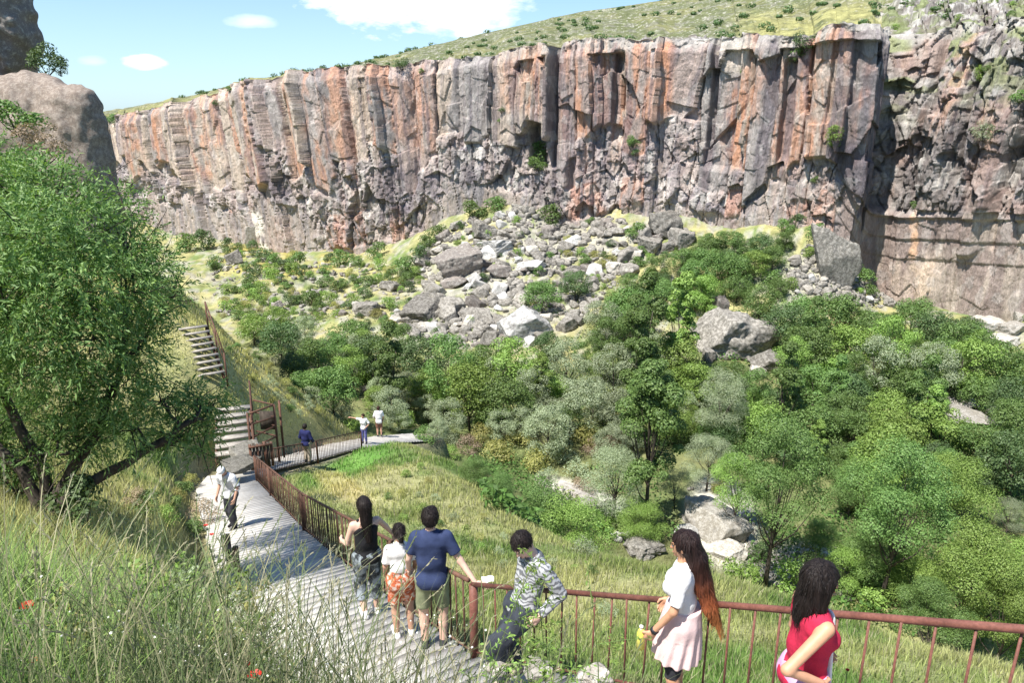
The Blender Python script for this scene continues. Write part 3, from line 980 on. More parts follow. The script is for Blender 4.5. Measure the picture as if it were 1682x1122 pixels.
# ------------------------------------------------------------------ naming by place
LM = [(855, 540, 'the white lichen-spotted boulder'), (1203, 552, 'the huge cracked boulder'), (1170, 865, 'the sunlit river rock'),
      (1590, 680, 'the pale rock ledges'), (1372, 430, 'the upright grey slab'), (757, 430, 'the dark overhanging boulder'),
      (645, 650, 'the round blue-grey bush'), (880, 240, 'the square niche in the cliff'), (418, 385, 'the white cliff scar'),
      (1425, 250, 'the tall dark cliff corner'), (1520, 450, 'the orange streak'), (600, 705, 'the two far hikers'),
      (1275, 850, 'the big riverside tree'), (960, 390, 'the top of the boulder slope'), (1190, 660, 'the big pale silvery tree'),
      (500, 730, 'the hiker in navy'), (1105, 375, 'the big blocks under the cliff'), (1640, 530, 'the pale right-edge blocks'),
      (1530, 730, 'the dark right-hand thicket'), (880, 790, 'the pale shrubs by the stream'), (640, 120, 'the left part of the rim'), (1290, 60, 'the rim bush right of centre')]
ORD = ['nearest', 'second', 'third', 'fourth', 'fifth', 'sixth', 'seventh', 'eighth', 'ninth', 'tenth', 'eleventh', 'twelfth', 'thirteenth', 'fourteenth', 'fifteenth',
       'sixteenth', 'seventeenth', 'eighteenth', 'nineteenth', 'twentieth'] + ['twenty-%s' % q for q in ('first','second','third','fourth','fifth','sixth','seventh','eighth','ninth')] + ['thirtieth'] + ['thirty-%s' % q for q in ('first','second','third','fourth','fifth','sixth','seventh','eighth','ninth')] + ['fortieth'] + ['%d-th' % k for k in range(41, 120)]
REG = []


def reg(o, what, cat, u, v, group, kind=None):
    """remember a thing by what it looks like and where the photo shows it"""
    REG.append((o, what, cat, u, v, group))
    if kind: o['kind'] = kind


def name_all():
    buckets = {}
    for o, what, cat, u, v, group in REG:
        best = min(LM, key=lambda m: math.hypot(m[0] - u, (m[1] - v) * 1.2))
        dx, dy = u - best[0], v - best[1]
        if abs(dx) > abs(dy): side = 'left of' if dx < 0 else 'right of'
        else: side = 'above' if dy < 0 else 'below'
        buckets.setdefault((what, side, best[2]), []).append((math.hypot(dx, dy), o, cat, group))
    for (what, side, lm), L_ in buckets.items():
        L_.sort(key=lambda q: q[0])
        for k, (d, o, cat, group) in enumerate(L_):
            pre = '' if len(L_) == 1 else ', ' + ORD[k]
            o['label'] = '%s%s %s %s' % (what, pre, side, lm) if pre else '%s %s %s' % (what, side, lm)
            o['category'] = cat
            o['group'] = group


# ------------------------------------------------------------------ foliage
def leaves(C, Nrm, size, asp=0.5, rng=RNG, droop=0.0, bend=0.25):
    """diamond leaves at points C facing Nrm: arrays of vertices and quads"""
    n = len(C)
    t = rng.normal(size=(n, 3))
    t[:, 2] -= droop
    t -= (t * Nrm).sum(1)[:, None] * Nrm
    t /= np.linalg.norm(t, axis=1)[:, None] + 1e-9
    b = np.cross(Nrm, t)
    s = size * rng.uniform(0.65, 1.3, n)[:, None]
    V = np.stack([C - t * s * 0.5, C + b * s * asp * 0.5 + Nrm * s * 0.06, C + t * s * 0.5 - Nrm * s * bend * 0.3, C - b * s * asp * 0.5 + Nrm * s * 0.06], 1)
    return V.reshape(-1, 3), np.arange(n * 4).reshape(n, 4)


def crown_pts(rng, n, clumps, rad, cr, up=0.35, shell=0.55, squash=0.8):
    """leaf positions: clumps spread over an ellipsoid, leaves over the shell of each clump"""
    k = len(clumps)
    w_ = cr ** 2
    ci = rng.choice(k, n, p=w_ / w_.sum())
    d = rng.normal(size=(n, 3)); d /= np.linalg.norm(d, axis=1)[:, None]
    flip = (d[:, 2] < -0.2) & (rng.random(n) < 0.6)
    d[flip, 2] *= -1
    r = cr[ci] * (shell + (1 - shell) * rng.random(n) ** 0.6)
    P = clumps[ci] + d * r[:, None] * np.array([1, 1, squash])
    nn = d * 1.0 + rng.normal(size=(n, 3)) * 0.42 + np.array([0, 0, up * 0.7])
    nn /= np.linalg.norm(nn, axis=1)[:, None]
    return P, nn


def make_clumps(rng, k, R, Hh_, cz, rc, inner=0.35, taper=0.0):
    c = []
    for i in range(k):
        z = rng.uniform(-0.75, 1.0)
        a = i * 2.39996 + rng.uniform(-.4, .4)
        rr = math.sqrt(max(0.05, 1 - z * z * 0.95)) * (inner + (1 - inner) * rng.random() ** 0.5)
        rr *= 1 - taper * max(z, 0)
        c.append((math.cos(a) * rr * R * (1 - rc * 0.5), math.sin(a) * rr * R * (1 - rc * 0.5), cz + z * Hh_ * (1 - rc * 0.5)))
    c = np.array(c)
    return c, rng.uniform(0.55, 1.4, k) * rc * R


def trunk_mb(rng, clumps, h0, r0, n_l=9):
    mb = MB()
    top = clumps[:, 2].max() * 0.75
    bend = rng.normal(size=2) * 0.12
    pts = [(bend[0] * t * t * top, bend[1] * t * t * top, t * top) for t in np.linspace(0, 1, 6)]
    mb.tube(pts, [r0 * (1 - 0.8 * t) for t in np.linspace(0, 1, 6)], 7)
    for i in rng.permutation(len(clumps))[:n_l]:
        c = clumps[i]
        z = max(h0 * 0.7, c[2] * 0.45)
        t = min(1, z / top)
        a = Vector((bend[0] * t * t * top, bend[1] * t * t * top, z))
        b = Vector(c)
        m = (a + b) / 2 + Vector((0, 0, -0.12 * (b - a).length))
        rr = r0 * 0.5 * (1 - 0.6 * t)
        mb.tube([a, m, b], [rr, rr * 0.6, rr * 0.2], 5, False)
    return mb


def make_tree(name, kind, seed, mat, R=2.6, n=5600, leaf=0.20, near=False):
    rng = np.random.default_rng(seed)
    root = empty(name, (0, 0, -50))
    if kind == 'round':
        cl_, cr = make_clumps(rng, 34, R * 1.05, R * 0.9, R * 1.25, 0.34); cl_ *= np.array([1, 1, 1]) + rng.normal(size=3) * 0.08; h0 = R * 0.5; asp = 0.6
    elif kind == 'willow':
        cl_, cr = make_clumps(rng, 44, R * 0.95, R * 1.0, R * 1.35, 0.27); h0 = R * 0.5; asp = 0.32
    elif kind == 'tall':
        cl_, cr = make_clumps(rng, 34, R * 0.62, R * 1.35, R * 2.05, 0.30, 0.2, 0.45); h0 = R * 0.9; asp = 0.55
    elif kind == 'open':
        cl_, cr = make_clumps(rng, 30, R, R * 1.05, R * 2.0, 0.30, 0.15, 0.2); h0 = R * 1.0; asp = 0.55
    P, nn = crown_pts(rng, n, cl_, R, cr)
    V, F = leaves(P, nn, leaf, asp, rng)
    mk('crown', V, F, mat, root)
    trunk_mb(rng, cl_, h0, R * 0.045 if kind != 'open' else R * 0.05, 16 if near else 9).build('trunk', M['bark'], root)
    root['_R'] = R
    return root


def make_bush(name, seed, mat, R=1.0, n=1100, leaf=0.14, k=14, flat=0.75, asp=0.55):
    rng = np.random.default_rng(seed)
    cl_, cr = make_clumps(rng, k, R, R * flat, R * flat * 0.85, 0.42)
    P, nn = crown_pts(rng, n, cl_, R, cr)
    V, F = leaves(P, nn, leaf, asp, rng)
    mb = MB()
    for i in range(min(7, k)):
        mb.tube([(0, 0, -0.1), tuple(cl_[i] * 0.5 + np.array((0, 0, -0.1))), tuple(cl_[i])], [0.03, 0.02, 0.008], 4, False)
    V2 = np.concatenate(mb.V); F2 = np.concatenate(mb.Q) + len(V)
    o = mk(name, np.concatenate([V, V2]), np.concatenate([F, F2]), None, mats=[mat, M['bark']], midx=[0] * len(F) + [1] * len(F2))
    o.location = (0, 0, -50)
    return o


def make_dead(name, seed, R=1.6):
    rng = np.random.default_rng(seed)
    mb = MB()

    def br(p, d, ln, r, lev):
        q = p + d * ln
        mb.tube([p, (p + q) / 2 + Vector(rng.normal(size=3)) * ln * 0.06, q], [r, r * 0.8, r * 0.55], 4, False)
        if lev == 0: return
        for _ in range(4):
            nd = (d + Vector(rng.normal(size=3)) * 0.55 + Vector((0, 0, 0.12))).normalized()
            br(p + d * ln * rng.uniform(0.4, 1), nd, ln * 0.68, r * 0.55, lev - 1)
    for _ in range(6):
        d = Vector((rng.normal() * 0.6, rng.normal() * 0.6, 1)).normalized()
        br(Vector((0, 0, -.1)), d, R * 0.42, 0.05, 4)
    o = mb.build(name, M['dead_twigs'])
    o.location = (0, 0, -50)
    return o


PT = {
    'bright': [make_tree('broadleaf_tree', 'round', 11, M['leaf_bright']), make_tree('broadleaf_tree', 'round', 12, M['leaf_bright']), make_tree('broadleaf_tree', 'round', 112, M['leaf_bright'])],
    'mid': [make_tree('broadleaf_tree', 'round', 13, M['leaf_mid']), make_tree('broadleaf_tree', 'round', 14, M['leaf_mid']), make_tree('broadleaf_tree', 'round', 114, M['leaf_mid'])],
    'dark': [make_tree('broadleaf_tree', 'round', 15, M['leaf_dark']), make_tree('broadleaf_tree', 'round', 16, M['leaf_dark'])],
    'grey': [make_tree('silvery_tree', 'willow', 17, M['leaf_grey'], n=6500, leaf=0.2), make_tree('silvery_tree', 'willow', 18, M['leaf_grey'], n=6500, leaf=0.2)],
    'tallf': [make_tree('upright_tree', 'tall', 119, M['leaf_mid'], n=6000, leaf=0.19), make_tree('upright_tree', 'tall', 120, M['leaf_bright'], n=6000, leaf=0.19)],
    'openf': [make_tree('feathery_tree', 'open', 121, M['leaf_bright'], n=5200, leaf=0.17), make_tree('feathery_tree', 'open', 122, M['leaf_mid'], n=5200, leaf=0.17)],
    'talln': [make_tree('slender_tree', 'tall', 19, M['leaf_mid'], n=16000, leaf=0.12, near=True)],
    'openn': [make_tree('riverside_tree', 'open', 21, M['leaf_bright'], n=26000, leaf=0.092, near=True), make_tree('riverside_tree', 'open', 22, M['leaf_mid'], n=22000, leaf=0.092, near=True)],
    'greyn': [make_tree('silvery_tree', 'willow', 24, M['leaf_grey'], n=20000, leaf=0.10, near=True)],
    'brightn': [make_tree('broadleaf_tree', 'round', 25, M['leaf_bright'], n=22000, leaf=0.10, near=True)],
    'midn': [make_tree('broadleaf_tree', 'round', 26, M['leaf_mid'], n=22000, leaf=0.10, near=True)],
}
PB = {
    'bright': [make_bush('leafy_bush', 31, M['leaf_bright']), make_bush('leafy_bush', 32, M['leaf_bright'])],
    'mid': [make_bush('leafy_bush', 33, M['leaf_mid']), make_bush('leafy_bush', 34, M['leaf_mid'])],
    'dark': [make_bush('leafy_bush', 35, M['leaf_dark']), make_bush('leafy_bush', 36, M['leaf_dark'])],
    'grey': [make_bush('silvery_bush', 37, M['leaf_grey'], asp=0.35, k=20)],
    'yellow': [make_bush('yellowish_bush', 38, M['leaf_yellow'], asp=0.35, k=20)],
    'brown': [make_bush('dry_bush', 39, M['leaf_brown'], asp=0.35)],
    'blue': [make_bush('blue_grey_bush', 40, M['leaf_blue'], n=5000, leaf=0.10, k=30, asp=0.3)],
    'dead': [make_dead('bare_bush', 41), make_dead('bare_bush', 42)],
}
USED = set()
WORD = {'tallf': 'green upright', 'openf': 'green airy', 'bright': 'bright green', 'mid': 'mid green', 'dark': 'dark green', 'grey': 'pale grey-green', 'talln': 'mid green', 'openn': 'fresh green', 'greyn': 'pale silvery',
        'brightn': 'bright green', 'midn': 'mid green', 'yellow': 'yellowish', 'brown': 'dry brownish', 'blue': 'blue-grey', 'dead': 'bare grey'}


def inst(protos, k):
    o = protos[k % len(protos)]
    if id(o) in USED: return copy_tree(o) if o.type == 'EMPTY' else copy_tree(o)
    USED.add(id(o))
    return o


cnt = [0]


def tree(u, v, wpx, kind, what=None, label=None, hrel=None):
    """a tree whose crown centre the photo shows at (u, v), wpx pixels wide"""
    if v < 500: wpx *= 0.78
    if label is None and kind in ('bright', 'mid') and 500 < v < 780:
        q = random.random()
        if q < 0.10: kind = 'tallf'
        elif q < 0.30: kind = 'openf'
    P = PT[kind]
    cnt[0] += 1
    R0 = 2.6
    hc = {'talln': 2.05, 'tallf': 2.05, 'openn': 2.0, 'openf': 2.0, 'greyn': 1.35, 'grey': 1.35}.get(kind, 1.25)
    ym = 38.0 if kind.endswith('n') and 960 < u < 1250 else (24.0 if kind.endswith('n') else (50.0 if v < 690 else 37.0))
    r = ground_hit(u, v, 3.0, ym)
    if r is None: return None
    for _ in range(3):
        p = r[0]
        dep = p.y * math.cos(PITCH) - (hz1(p.x, p.y) + 3) * math.sin(PITCH)
        Rm = wpx * 1.10 / FPX * dep * 0.5 / {'talln': 0.66, 'tallf': 0.75}.get(kind, 1.0)
        r = ground_hit(u, v, Rm * hc, ym) or r
    p = r[0]; p.z = hz1(p.x, p.y) - 0.15
    o = inst(P, cnt[0])
    o.location = p
    o.rotation_euler = (0, 0, random.uniform(0, 6.28))
    s = Rm / R0
    o.scale = (s, s, s * random.uniform(0.92, 1.1))
    for c_ in [o] + list(o.children):
        if '_R' in c_: del c_['_R']
    if label: tag(o, label, 'tree', 'trees of the valley floor')
    else:
        sz = 'small ' if wpx < 44 else ('large ' if wpx > 80 else '')
        reg(o, what or (sz + WORD[kind] + (' tree')), 'tree', u, v, 'trees of the valley floor')
    return o


def bush(u, v, wpx, kind, label=None, what=None, group='bushes on the valley slopes', onto=None, ymin=16.0):
    P = PB[kind]
    cnt[0] += 1
    if onto is None:
        p = place(u, v + wpx * 0.25, ymin)
        if p is None: return None
    else: p = onto
    dep = p.y * math.cos(PITCH) - p.z * math.sin(PITCH)
    Rm = wpx / FPX * dep * 0.5
    o = inst(P, cnt[0])
    o.location = (p.x, p.y, p.z - Rm * 0.12)
    o.rotation_euler = (0, 0, random.uniform(0, 6.28))
    s = Rm * (0.75 if kind == 'dead' else 1.0)
    o.scale = (s, s, s * random.uniform(0.85, 1.15))
    if label: tag(o, label, 'bush', group)
    else:
        sz = 'small ' if wpx < 20 else ('large ' if wpx > 45 else '')
        reg(o, what or (sz + WORD[kind] + ' bush'), 'bush', u, v, group)
    return o


# ------------------------------------------------------------------ rocks
def rock_mesh(seed, sub=24, planes=16, squash=(1, 1, 0.8), rough=0.05, boxy=0.5):
    rng = np.random.default_rng(seed)
    # cube sphere
    g_ = np.linspace(-1, 1, sub)
    a, b = np.meshgrid(g_, g_, indexing='ij')
    V = []; F = []; n = 0
    for ax in range(3):
        for sg in (-1, 1):
            p = np.zeros((sub, sub, 3))
            p[..., ax] = sg; p[..., (ax + 1) % 3] = a; p[..., (ax + 2) % 3] = b * sg
            V.append(p.reshape(-1, 3))
            i = np.arange(sub * sub).reshape(sub, sub) + n
            F.append(np.stack([i[:-1, :-1], i[1:, :-1], i[1:, 1:], i[:-1, 1:]], -1).reshape(-1, 4))
            n += sub * sub
    V = np.concatenate(V); F = np.concatenate(F)
    d = V / np.linalg.norm(V, axis=1)[:, None]
    nrm = rng.normal(size=(planes, 3)); nrm /= np.linalg.norm(nrm, axis=1)[:, None]
    base_ = np.concatenate([np.eye(3), -np.eye(3)]) + rng.normal(size=(6, 3)) * 0.18
    base_ /= np.linalg.norm(base_, axis=1)[:, None]
    nrm = np.concatenate([nrm, base_])
    off = np.concatenate([rng.uniform(0.72, 1.05, planes), np.full(6, 0.62 + 0.2 * (1 - boxy)) * rng.uniform(0.85, 1.15, 6)])
    dot = d @ nrm.T
    r = np.where(dot > 0.05, off[None] / np.maximum(dot, 0.05), 9).min(1)
    q = d * r[:, None]
    e = fbm(q[:, 0] * 2.2 + seed, q[:, 1] * 2.2 + q[:, 2] * 1.7, seed, 4) * rough * 2 + fbm(q[:, 2] * 4 + seed, q[:, 0] * 4 - q[:, 1] * 3, seed + 3, 3) * rough
    q = q * (1 + e)[:, None] * np.array(squash)
    # weld seams
    key = np.round(q * 2e4).astype(np.int64)
    _, ui, inv = np.unique(key, axis=0, return_index=True, return_inverse=True)
    F = inv.reshape(-1)[F]
    return q[ui], F


RM = [rock_mesh(100 + i, 16, 9 + i, (1, random.uniform(.75, 1), random.uniform(.6, .85)), 0.05) for i in range(8)]


def rock_proto(name, i, mat): 
    V, F = RM[i]
    o = mk(name, V, F, M[mat]); o.location = (0, 0, -50)
    return o


PR = {'grey': [rock_proto('boulder', i, 'talus_rock') for i in range(5)], 'dark': [rock_proto('boulder', i, 'talus_dark') for i in (5, 6)],
      'pale': [rock_proto('boulder', i, 'pale_rock') for i in (7, 0)], 'white': [rock_proto('boulder', i, 'lichen_rock') for i in (1, 3)]}
RW = {'grey': 'grey', 'dark': 'brownish dark', 'pale': 'pale', 'white': 'whitish lichen-spotted'}


def rock(u, v, wpx, kind='grey', hpx=None, label=None, rz=None, tilt=0.25, onto=None, sink=0.25, i=None, group='boulders fallen from the cliff', name=None):
    cnt[0] += 1
    p = place(u, v + (hpx or wpx * 0.6) * 0.2) if onto is None else onto
    if p is None: return None
    dep = p.y * math.cos(PITCH) - p.z * math.sin(PITCH)
    Rm = wpx / FPX * dep * 0.5
    o = inst(PR[kind], cnt[0] if i is None else i)
    hz_ = Rm if hpx is None else hpx / FPX * dep * 0.5 / 0.72
    o.scale = (Rm * random.uniform(.95, 1.1), Rm * random.uniform(0.8, 1.05), hz_)
    o.rotation_euler = (random.uniform(-tilt, tilt), random.uniform(-tilt, tilt), random.uniform(0, 6.28) if rz is None else rz)
    o.location = (p.x, p.y, p.z + hz_ * 0.7 * (0.72 - sink))
    if label: tag(o, label, 'boulder', group)
    else:
        sz = 'small ' if wpx < 12 else ('big ' if wpx > 30 else '')
        sh = 'flat ' if hpx and hpx < 0.4 * wpx else ('blocky ' if (hash2(np.array([u]), np.array([v]), 3)[0] > 0.5) else '')
        reg(o, sz + RW[kind] + ' ' + sh + 'boulder', 'boulder', u, v, group)
    if name: o.name = name
    return o


def inpoly(u, v, P):
    c = False
    for i in range(len(P)):
        x1, y1 = P[i]; x2, y2 = P[i - 1]
        if (y1 > v) != (y2 > v) and u < (x2 - x1) * (v - y1) / (y2 - y1) + x1: c = not c
    return c


# the individual large boulders
def big_rock(name, seed, u, v, wpx, hpx, mat, label, rz=0.0, dy=0.8, tilt=(0, 0), onto=None, sub=40, planes=14, rough=0.06, boxy=0.5, sink=0.2, cat='boulder'):
    V, F = rock_mesh(seed, sub, planes, (1, 1, 1), rough, boxy)
    p = place(u, v + hpx * 0.35) if onto is None else onto
    dep = p.y * math.cos(PITCH) - p.z * math.sin(PITCH)
    a = wpx / FPX * dep * 0.5 / 0.8; b = hpx / FPX * dep * 0.5 / 0.8
    V = V * np.array((a, a * dy, b))
    o = mk(name, V, F, M[mat])
    o.location = (p.x, p.y + a * dy * 0.3, p.z + b * 0.8 * (1 - sink * 2))
    o.rotation_euler = (tilt[0], tilt[1], rz)
    tag(o, label, cat)
    return o


big_rock('white_boulder', 201, 855, 541, 86, 58, 'lichen_rock', 'big white lichen-spotted boulder with a brown right side, at the foot of the rubble', 0.3, 0.75, (0.1, 0.05))
big_rock('cracked_boulder', 204, 1203, 552, 124, 82, 'talus_rock', 'huge cracked grey-brown boulder rising out of the green trees', 0.5, 0.9, (0.1, 0.2), planes=20, rough=0.1)
big_rock('perched_rock', 205, 1184, 504, 27, 38, 'talus_dark', 'dark upright block standing behind the huge cracked boulder', 0.2)
big_rock('overhanging_boulder', 206, 1270, 598, 58, 34, 'talus_rock', 'grey boulder with a dark hollow beneath, right below the huge cracked boulder', 0.2, 0.8, (0, 0.2))
big_rock('boulder', 208, 1166, 586, 24, 24, 'talus_rock', 'small grey block under the left end of the huge cracked boulder')
big_rock('boulder', 209, 1245, 614, 26, 20, 'pale_rock', 'pale block lying just below the hollow boulder')
big_rock('overhanging_boulder', 211, 757, 432, 66, 52, 'talus_dark', 'big dark boulder with an overhanging shadowed right end, high in the rubble', 0.35, 0.9, (0.25, -0.15))
big_rock('upright_slab', 213, 1372, 430, 56, 92, 'talus_rock', 'upright grey rock slab leaning by the cliff foot', 0.1, 0.6, (0, -0.12), planes=8)
big_rock('upright_slab', 215, 418, 392, 24, 44, 'pale_rock', 'narrow white slab leaning on the cliff foot at the left', 0.1, 0.5, (0.1, 0.1), planes=8)
big_rock('river_rock', 217, 1172, 858, 66, 70, 'pale_rock', 'large sunlit flat-topped rock slab beside the stream', 0.5, 1.5, (0.12, 0.08), planes=10, rough=0.04, sink=0.36, cat='rock')
big_rock('river_rock', 218, 1196, 908, 50, 24, 'pale_rock', 'low pale rock in front of the large sunlit river slab', 0.8, 1.2, sink=0.3, cat='rock')
big_rock('river_rock', 219, 1128, 880, 40, 20, 'lichen_rock', 'whitish flat rock left of the large sunlit river slab', 0.2, 1.0, cat='rock')
big_rock('river_rock', 220, 938, 812, 46, 15, 'pale_rock', 'pale flat rock at the edge of the stream, left of the brown tree', 0.4, 1.2, (0, 0.2), cat='rock')
big_rock('river_rock', 222, 968, 830, 38, 14, 'pale_rock', 'second pale flat rock at the stream, below the first', 0.9, 1.2, (0, 0.2), cat='rock')
big_rock('slope_rock', 223, 1052, 904, 52, 26, 'talus_rock', 'pale rough rock on the slope behind the long-haired woman', 0.5, 1.0, (0, 0.2), cat='rock', rough=0.12)
big_rock('slope_rock', 224, 1020, 884, 30, 14, 'lichen_rock', 'small flat whitish rock above the rough slope rock', 0.5, 1.0, cat='rock')
big_rock('rock_ledge', 225, 1575, 662, 56, 20, 'pale_rock', 'upper pale rock ledge among the trees on the right', 0.4, 1.1, (0.1, 0.2), cat='rock', planes=8)
big_rock('rock_ledge', 226, 1597, 690, 78, 22, 'pale_rock', 'lower long pale rock ledge among the trees on the right', 0.3, 0.9, (0.1, 0.25), cat='rock', planes=8)
big_rock('rock_ledge', 227, 1638, 680, 26, 16, 'pale_rock', 'small pale block at the right end of the rock ledges', 0.3, 0.9, cat='rock', planes=8)
for k, (u, v, a, b) in enumerate(((1650, 510, 42, 26), (1632, 533, 46, 20), (1665, 540, 40, 22), (1650, 560, 46, 16), (1612, 526, 22, 12), (1678, 522, 24, 16))):
    big_rock('boulder', 230 + k, u, v, a, b, 'pale_rock', ['topmost rounded pale block at the right edge under the cliff', 'broad pale block at the right edge, below the topmost one', 'pale block touching the right picture edge under the cliff',
             'lowest flat pale block at the right edge above the trees', 'small pale block left of the right-edge pile', 'small pale block half hidden behind the right-edge pile'][k], 0.3 * k, 0.9, sub=26)
for k, (u, v, a, b, mt, lb) in enumerate(((1095, 368, 54, 44, 'talus_rock', 'big blocky grey boulder on top of the pile under the cliff'), (1120, 392, 40, 34, 'talus_rock', 'squarish boulder just right of the big blocky one under the cliff'),
                                          (1072, 405, 40, 30, 'talus_rock', 'grey boulder just below the big blocky one under the cliff'), (905, 380, 26, 24, 'talus_dark', 'small pyramid-shaped rock near the top of the boulder slope'),
                                          (1008, 440, 26, 26, 'pale_rock', 'bright pale block at the right side of the boulder slope'), (795, 380, 40, 26, 'talus_rock', 'tilted grey slab near the left top of the boulder slope'),
                                          (820, 406, 52, 22, 'lichen_rock', 'long whitish slab across the upper boulder slope'), (875, 438, 44, 16, 'lichen_rock', 'whitish slab just above the green bushes on the boulder slope'),
                                          (640, 470, 30, 18, 'talus_rock', 'grey boulder left of the rubble tongue'), (600, 508, 44, 26, 'talus_rock', 'brown-grey boulder half hidden by trees left of the rubble'),
                                          (385, 425, 24, 26, 'talus_rock', 'grey rounded boulder on the yellow slope at the left'), (455, 505, 20, 24, 'talus_dark', 'dark-sided boulder on the left slope above the trees'),
                                          (1130, 425, 26, 18, 'talus_rock', 'grey boulder below the pile under the cliff'), (695, 512, 60, 34, 'talus_rock', 'wide low boulder at the lower left end of the rubble'),
                                          (780, 520, 50, 26, 'talus_rock', 'slab with a shadowed hollow left of the white lichen-spotted boulder'), (740, 505, 44, 30, 'talus_rock', 'blocky boulder above the wide low one in the rubble'),
                                          (1528, 492, 40, 22, 'talus_rock', 'rounded brown rock at the cliff foot below the orange streak'))):
    big_rock('boulder', 240 + k, u, v, a, b, mt, lb, 0.35 * k, 0.9, (0.1 * (k % 3), 0.12 * ((k + 1) % 3)), sub=26, rough=0.07)

# rubble: individual boulders
TALUS = [(700, 400), (760, 365), (840, 345), (930, 352), (985, 360), (1060, 370), (1130, 380), (1120, 420), (1040, 440), (1010, 470), (960, 520), (900, 560), (830, 575), (740, 572), (650, 545), (640, 515), (700, 480), (690, 440)]
RT = [(1285, 440), (1330, 400), (1350, 420), (1400, 455), (1450, 480), (1500, 495), (1470, 505), (1380, 500), (1300, 480)]
LT = [(340, 420), (400, 412), (620, 440), (690, 470), (640, 520), (560, 520), (470, 540), (350, 510)]
pts = []


def scatter(poly, n, dmin, n_try=60):
    xs = [p[0] for p in poly]; ys = [p[1] for p in poly]
    got = []
    for _ in range(n * n_try):
        if len(got) >= n: break
        u = random.uniform(min(xs), max(xs)); v = random.uniform(min(ys), max(ys))
        if not inpoly(u, v, poly): continue
        if any(math.hypot(u - a, (v - b) * 1.3) < dmin for a, b in pts): continue
        got.append((u, v)); pts.append((u, v))
    return got


for u, v in scatter(TALUS, 165, 10.5):
    s = random.choice((14, 18, 24, 32, 42, 26, 20))
    rock(u, v, s, random.choice(('grey', 'grey', 'grey', 'white', 'pale', 'dark')), s * random.uniform(0.35, 0.75), tilt=0.5)
for u, v in scatter(RT, 34, 9):
    rock(u, v, random.choice((10, 13, 17, 22)), random.choice(('grey', 'pale', 'white')), tilt=0.5)
for u, v in scatter(LT, 44, 15):
    rock(u, v, random.choice((8, 10, 13, 18)), random.choice(('grey', 'grey', 'pale', 'dark')), tilt=0.4)
# small scree: nobody could count it
rng = np.random.default_rng(77)
SV, SF, sn = [], [], 0
small = [rock_mesh(300 + i, 5, 8, (1, .9, .7), 0.06) for i in range(6)]
SCR = [(x, y) for x, y in TALUS]


def scree(poly, n, smin, smax):
    global sn
    xs = [p[0] for p in poly]; ys = [p[1] for p in poly]
    c = 0
    # corners on the ground give a patch in which stones are strewn over the real surface
    g0 = [place(a, b) for a, b in poly]
    g0 = [(p.x, p.y) for p in g0 if p is not None]
    X0, X1 = min(p[0] for p in g0), max(p[0] for p in g0); Y0, Y1 = min(p[1] for p in g0), max(p[1] for p in g0)
    X = rng.uniform(X0, X1, n * 4); Y = rng.uniform(Y0, Y1, n * 4)
    ok = [i for i in range(len(X)) if inpoly(X[i], Y[i], g0)][:n]
    X = X[ok]; Y = Y[ok]
    dn = fbm(X * 0.25, Y * 0.25, 44, 3)
    kk = dn > -0.25
    X = X[kk]; Y = Y[kk]; Z = height(X, Y)
    for x, y, z in zip(X, Y, Z):
        V, F = small[rng.integers(6)]
        s = smin + (smax - smin) * rng.random() ** 2.5
        a = rng.uniform(0, 6.28); ca, sa = math.cos(a), math.sin(a)
        R_ = np.array([[ca, -sa, 0], [sa, ca, 0], [0.2 * sa, 0.2, 1]])
        SV.append((V * s) @ R_.T + np.array([x, y, z + s * 0.25])); SF.append(F + sn); sn += len(V)


scree(TALUS, 1700, 0.2, 0.9)
scree(RT, 500, 0.15, 0.6)
scree(LT, 800, 0.12, 0.5)
scree([(1110, 800), (1210, 820), (1300, 900), (1400, 930), (1400, 990), (1200, 940), (1100, 900)], 500, 0.08, 0.35)
scree([(880, 790), (1000, 820), (1020, 850), (900, 830)], 160, 0.08, 0.3)
o = mk('scree', np.concatenate(SV), np.concatenate(SF), M['talus_rock'])
tag(o, 'loose grey stones strewn between the boulders and along the stream', 'scree', kind='stuff')

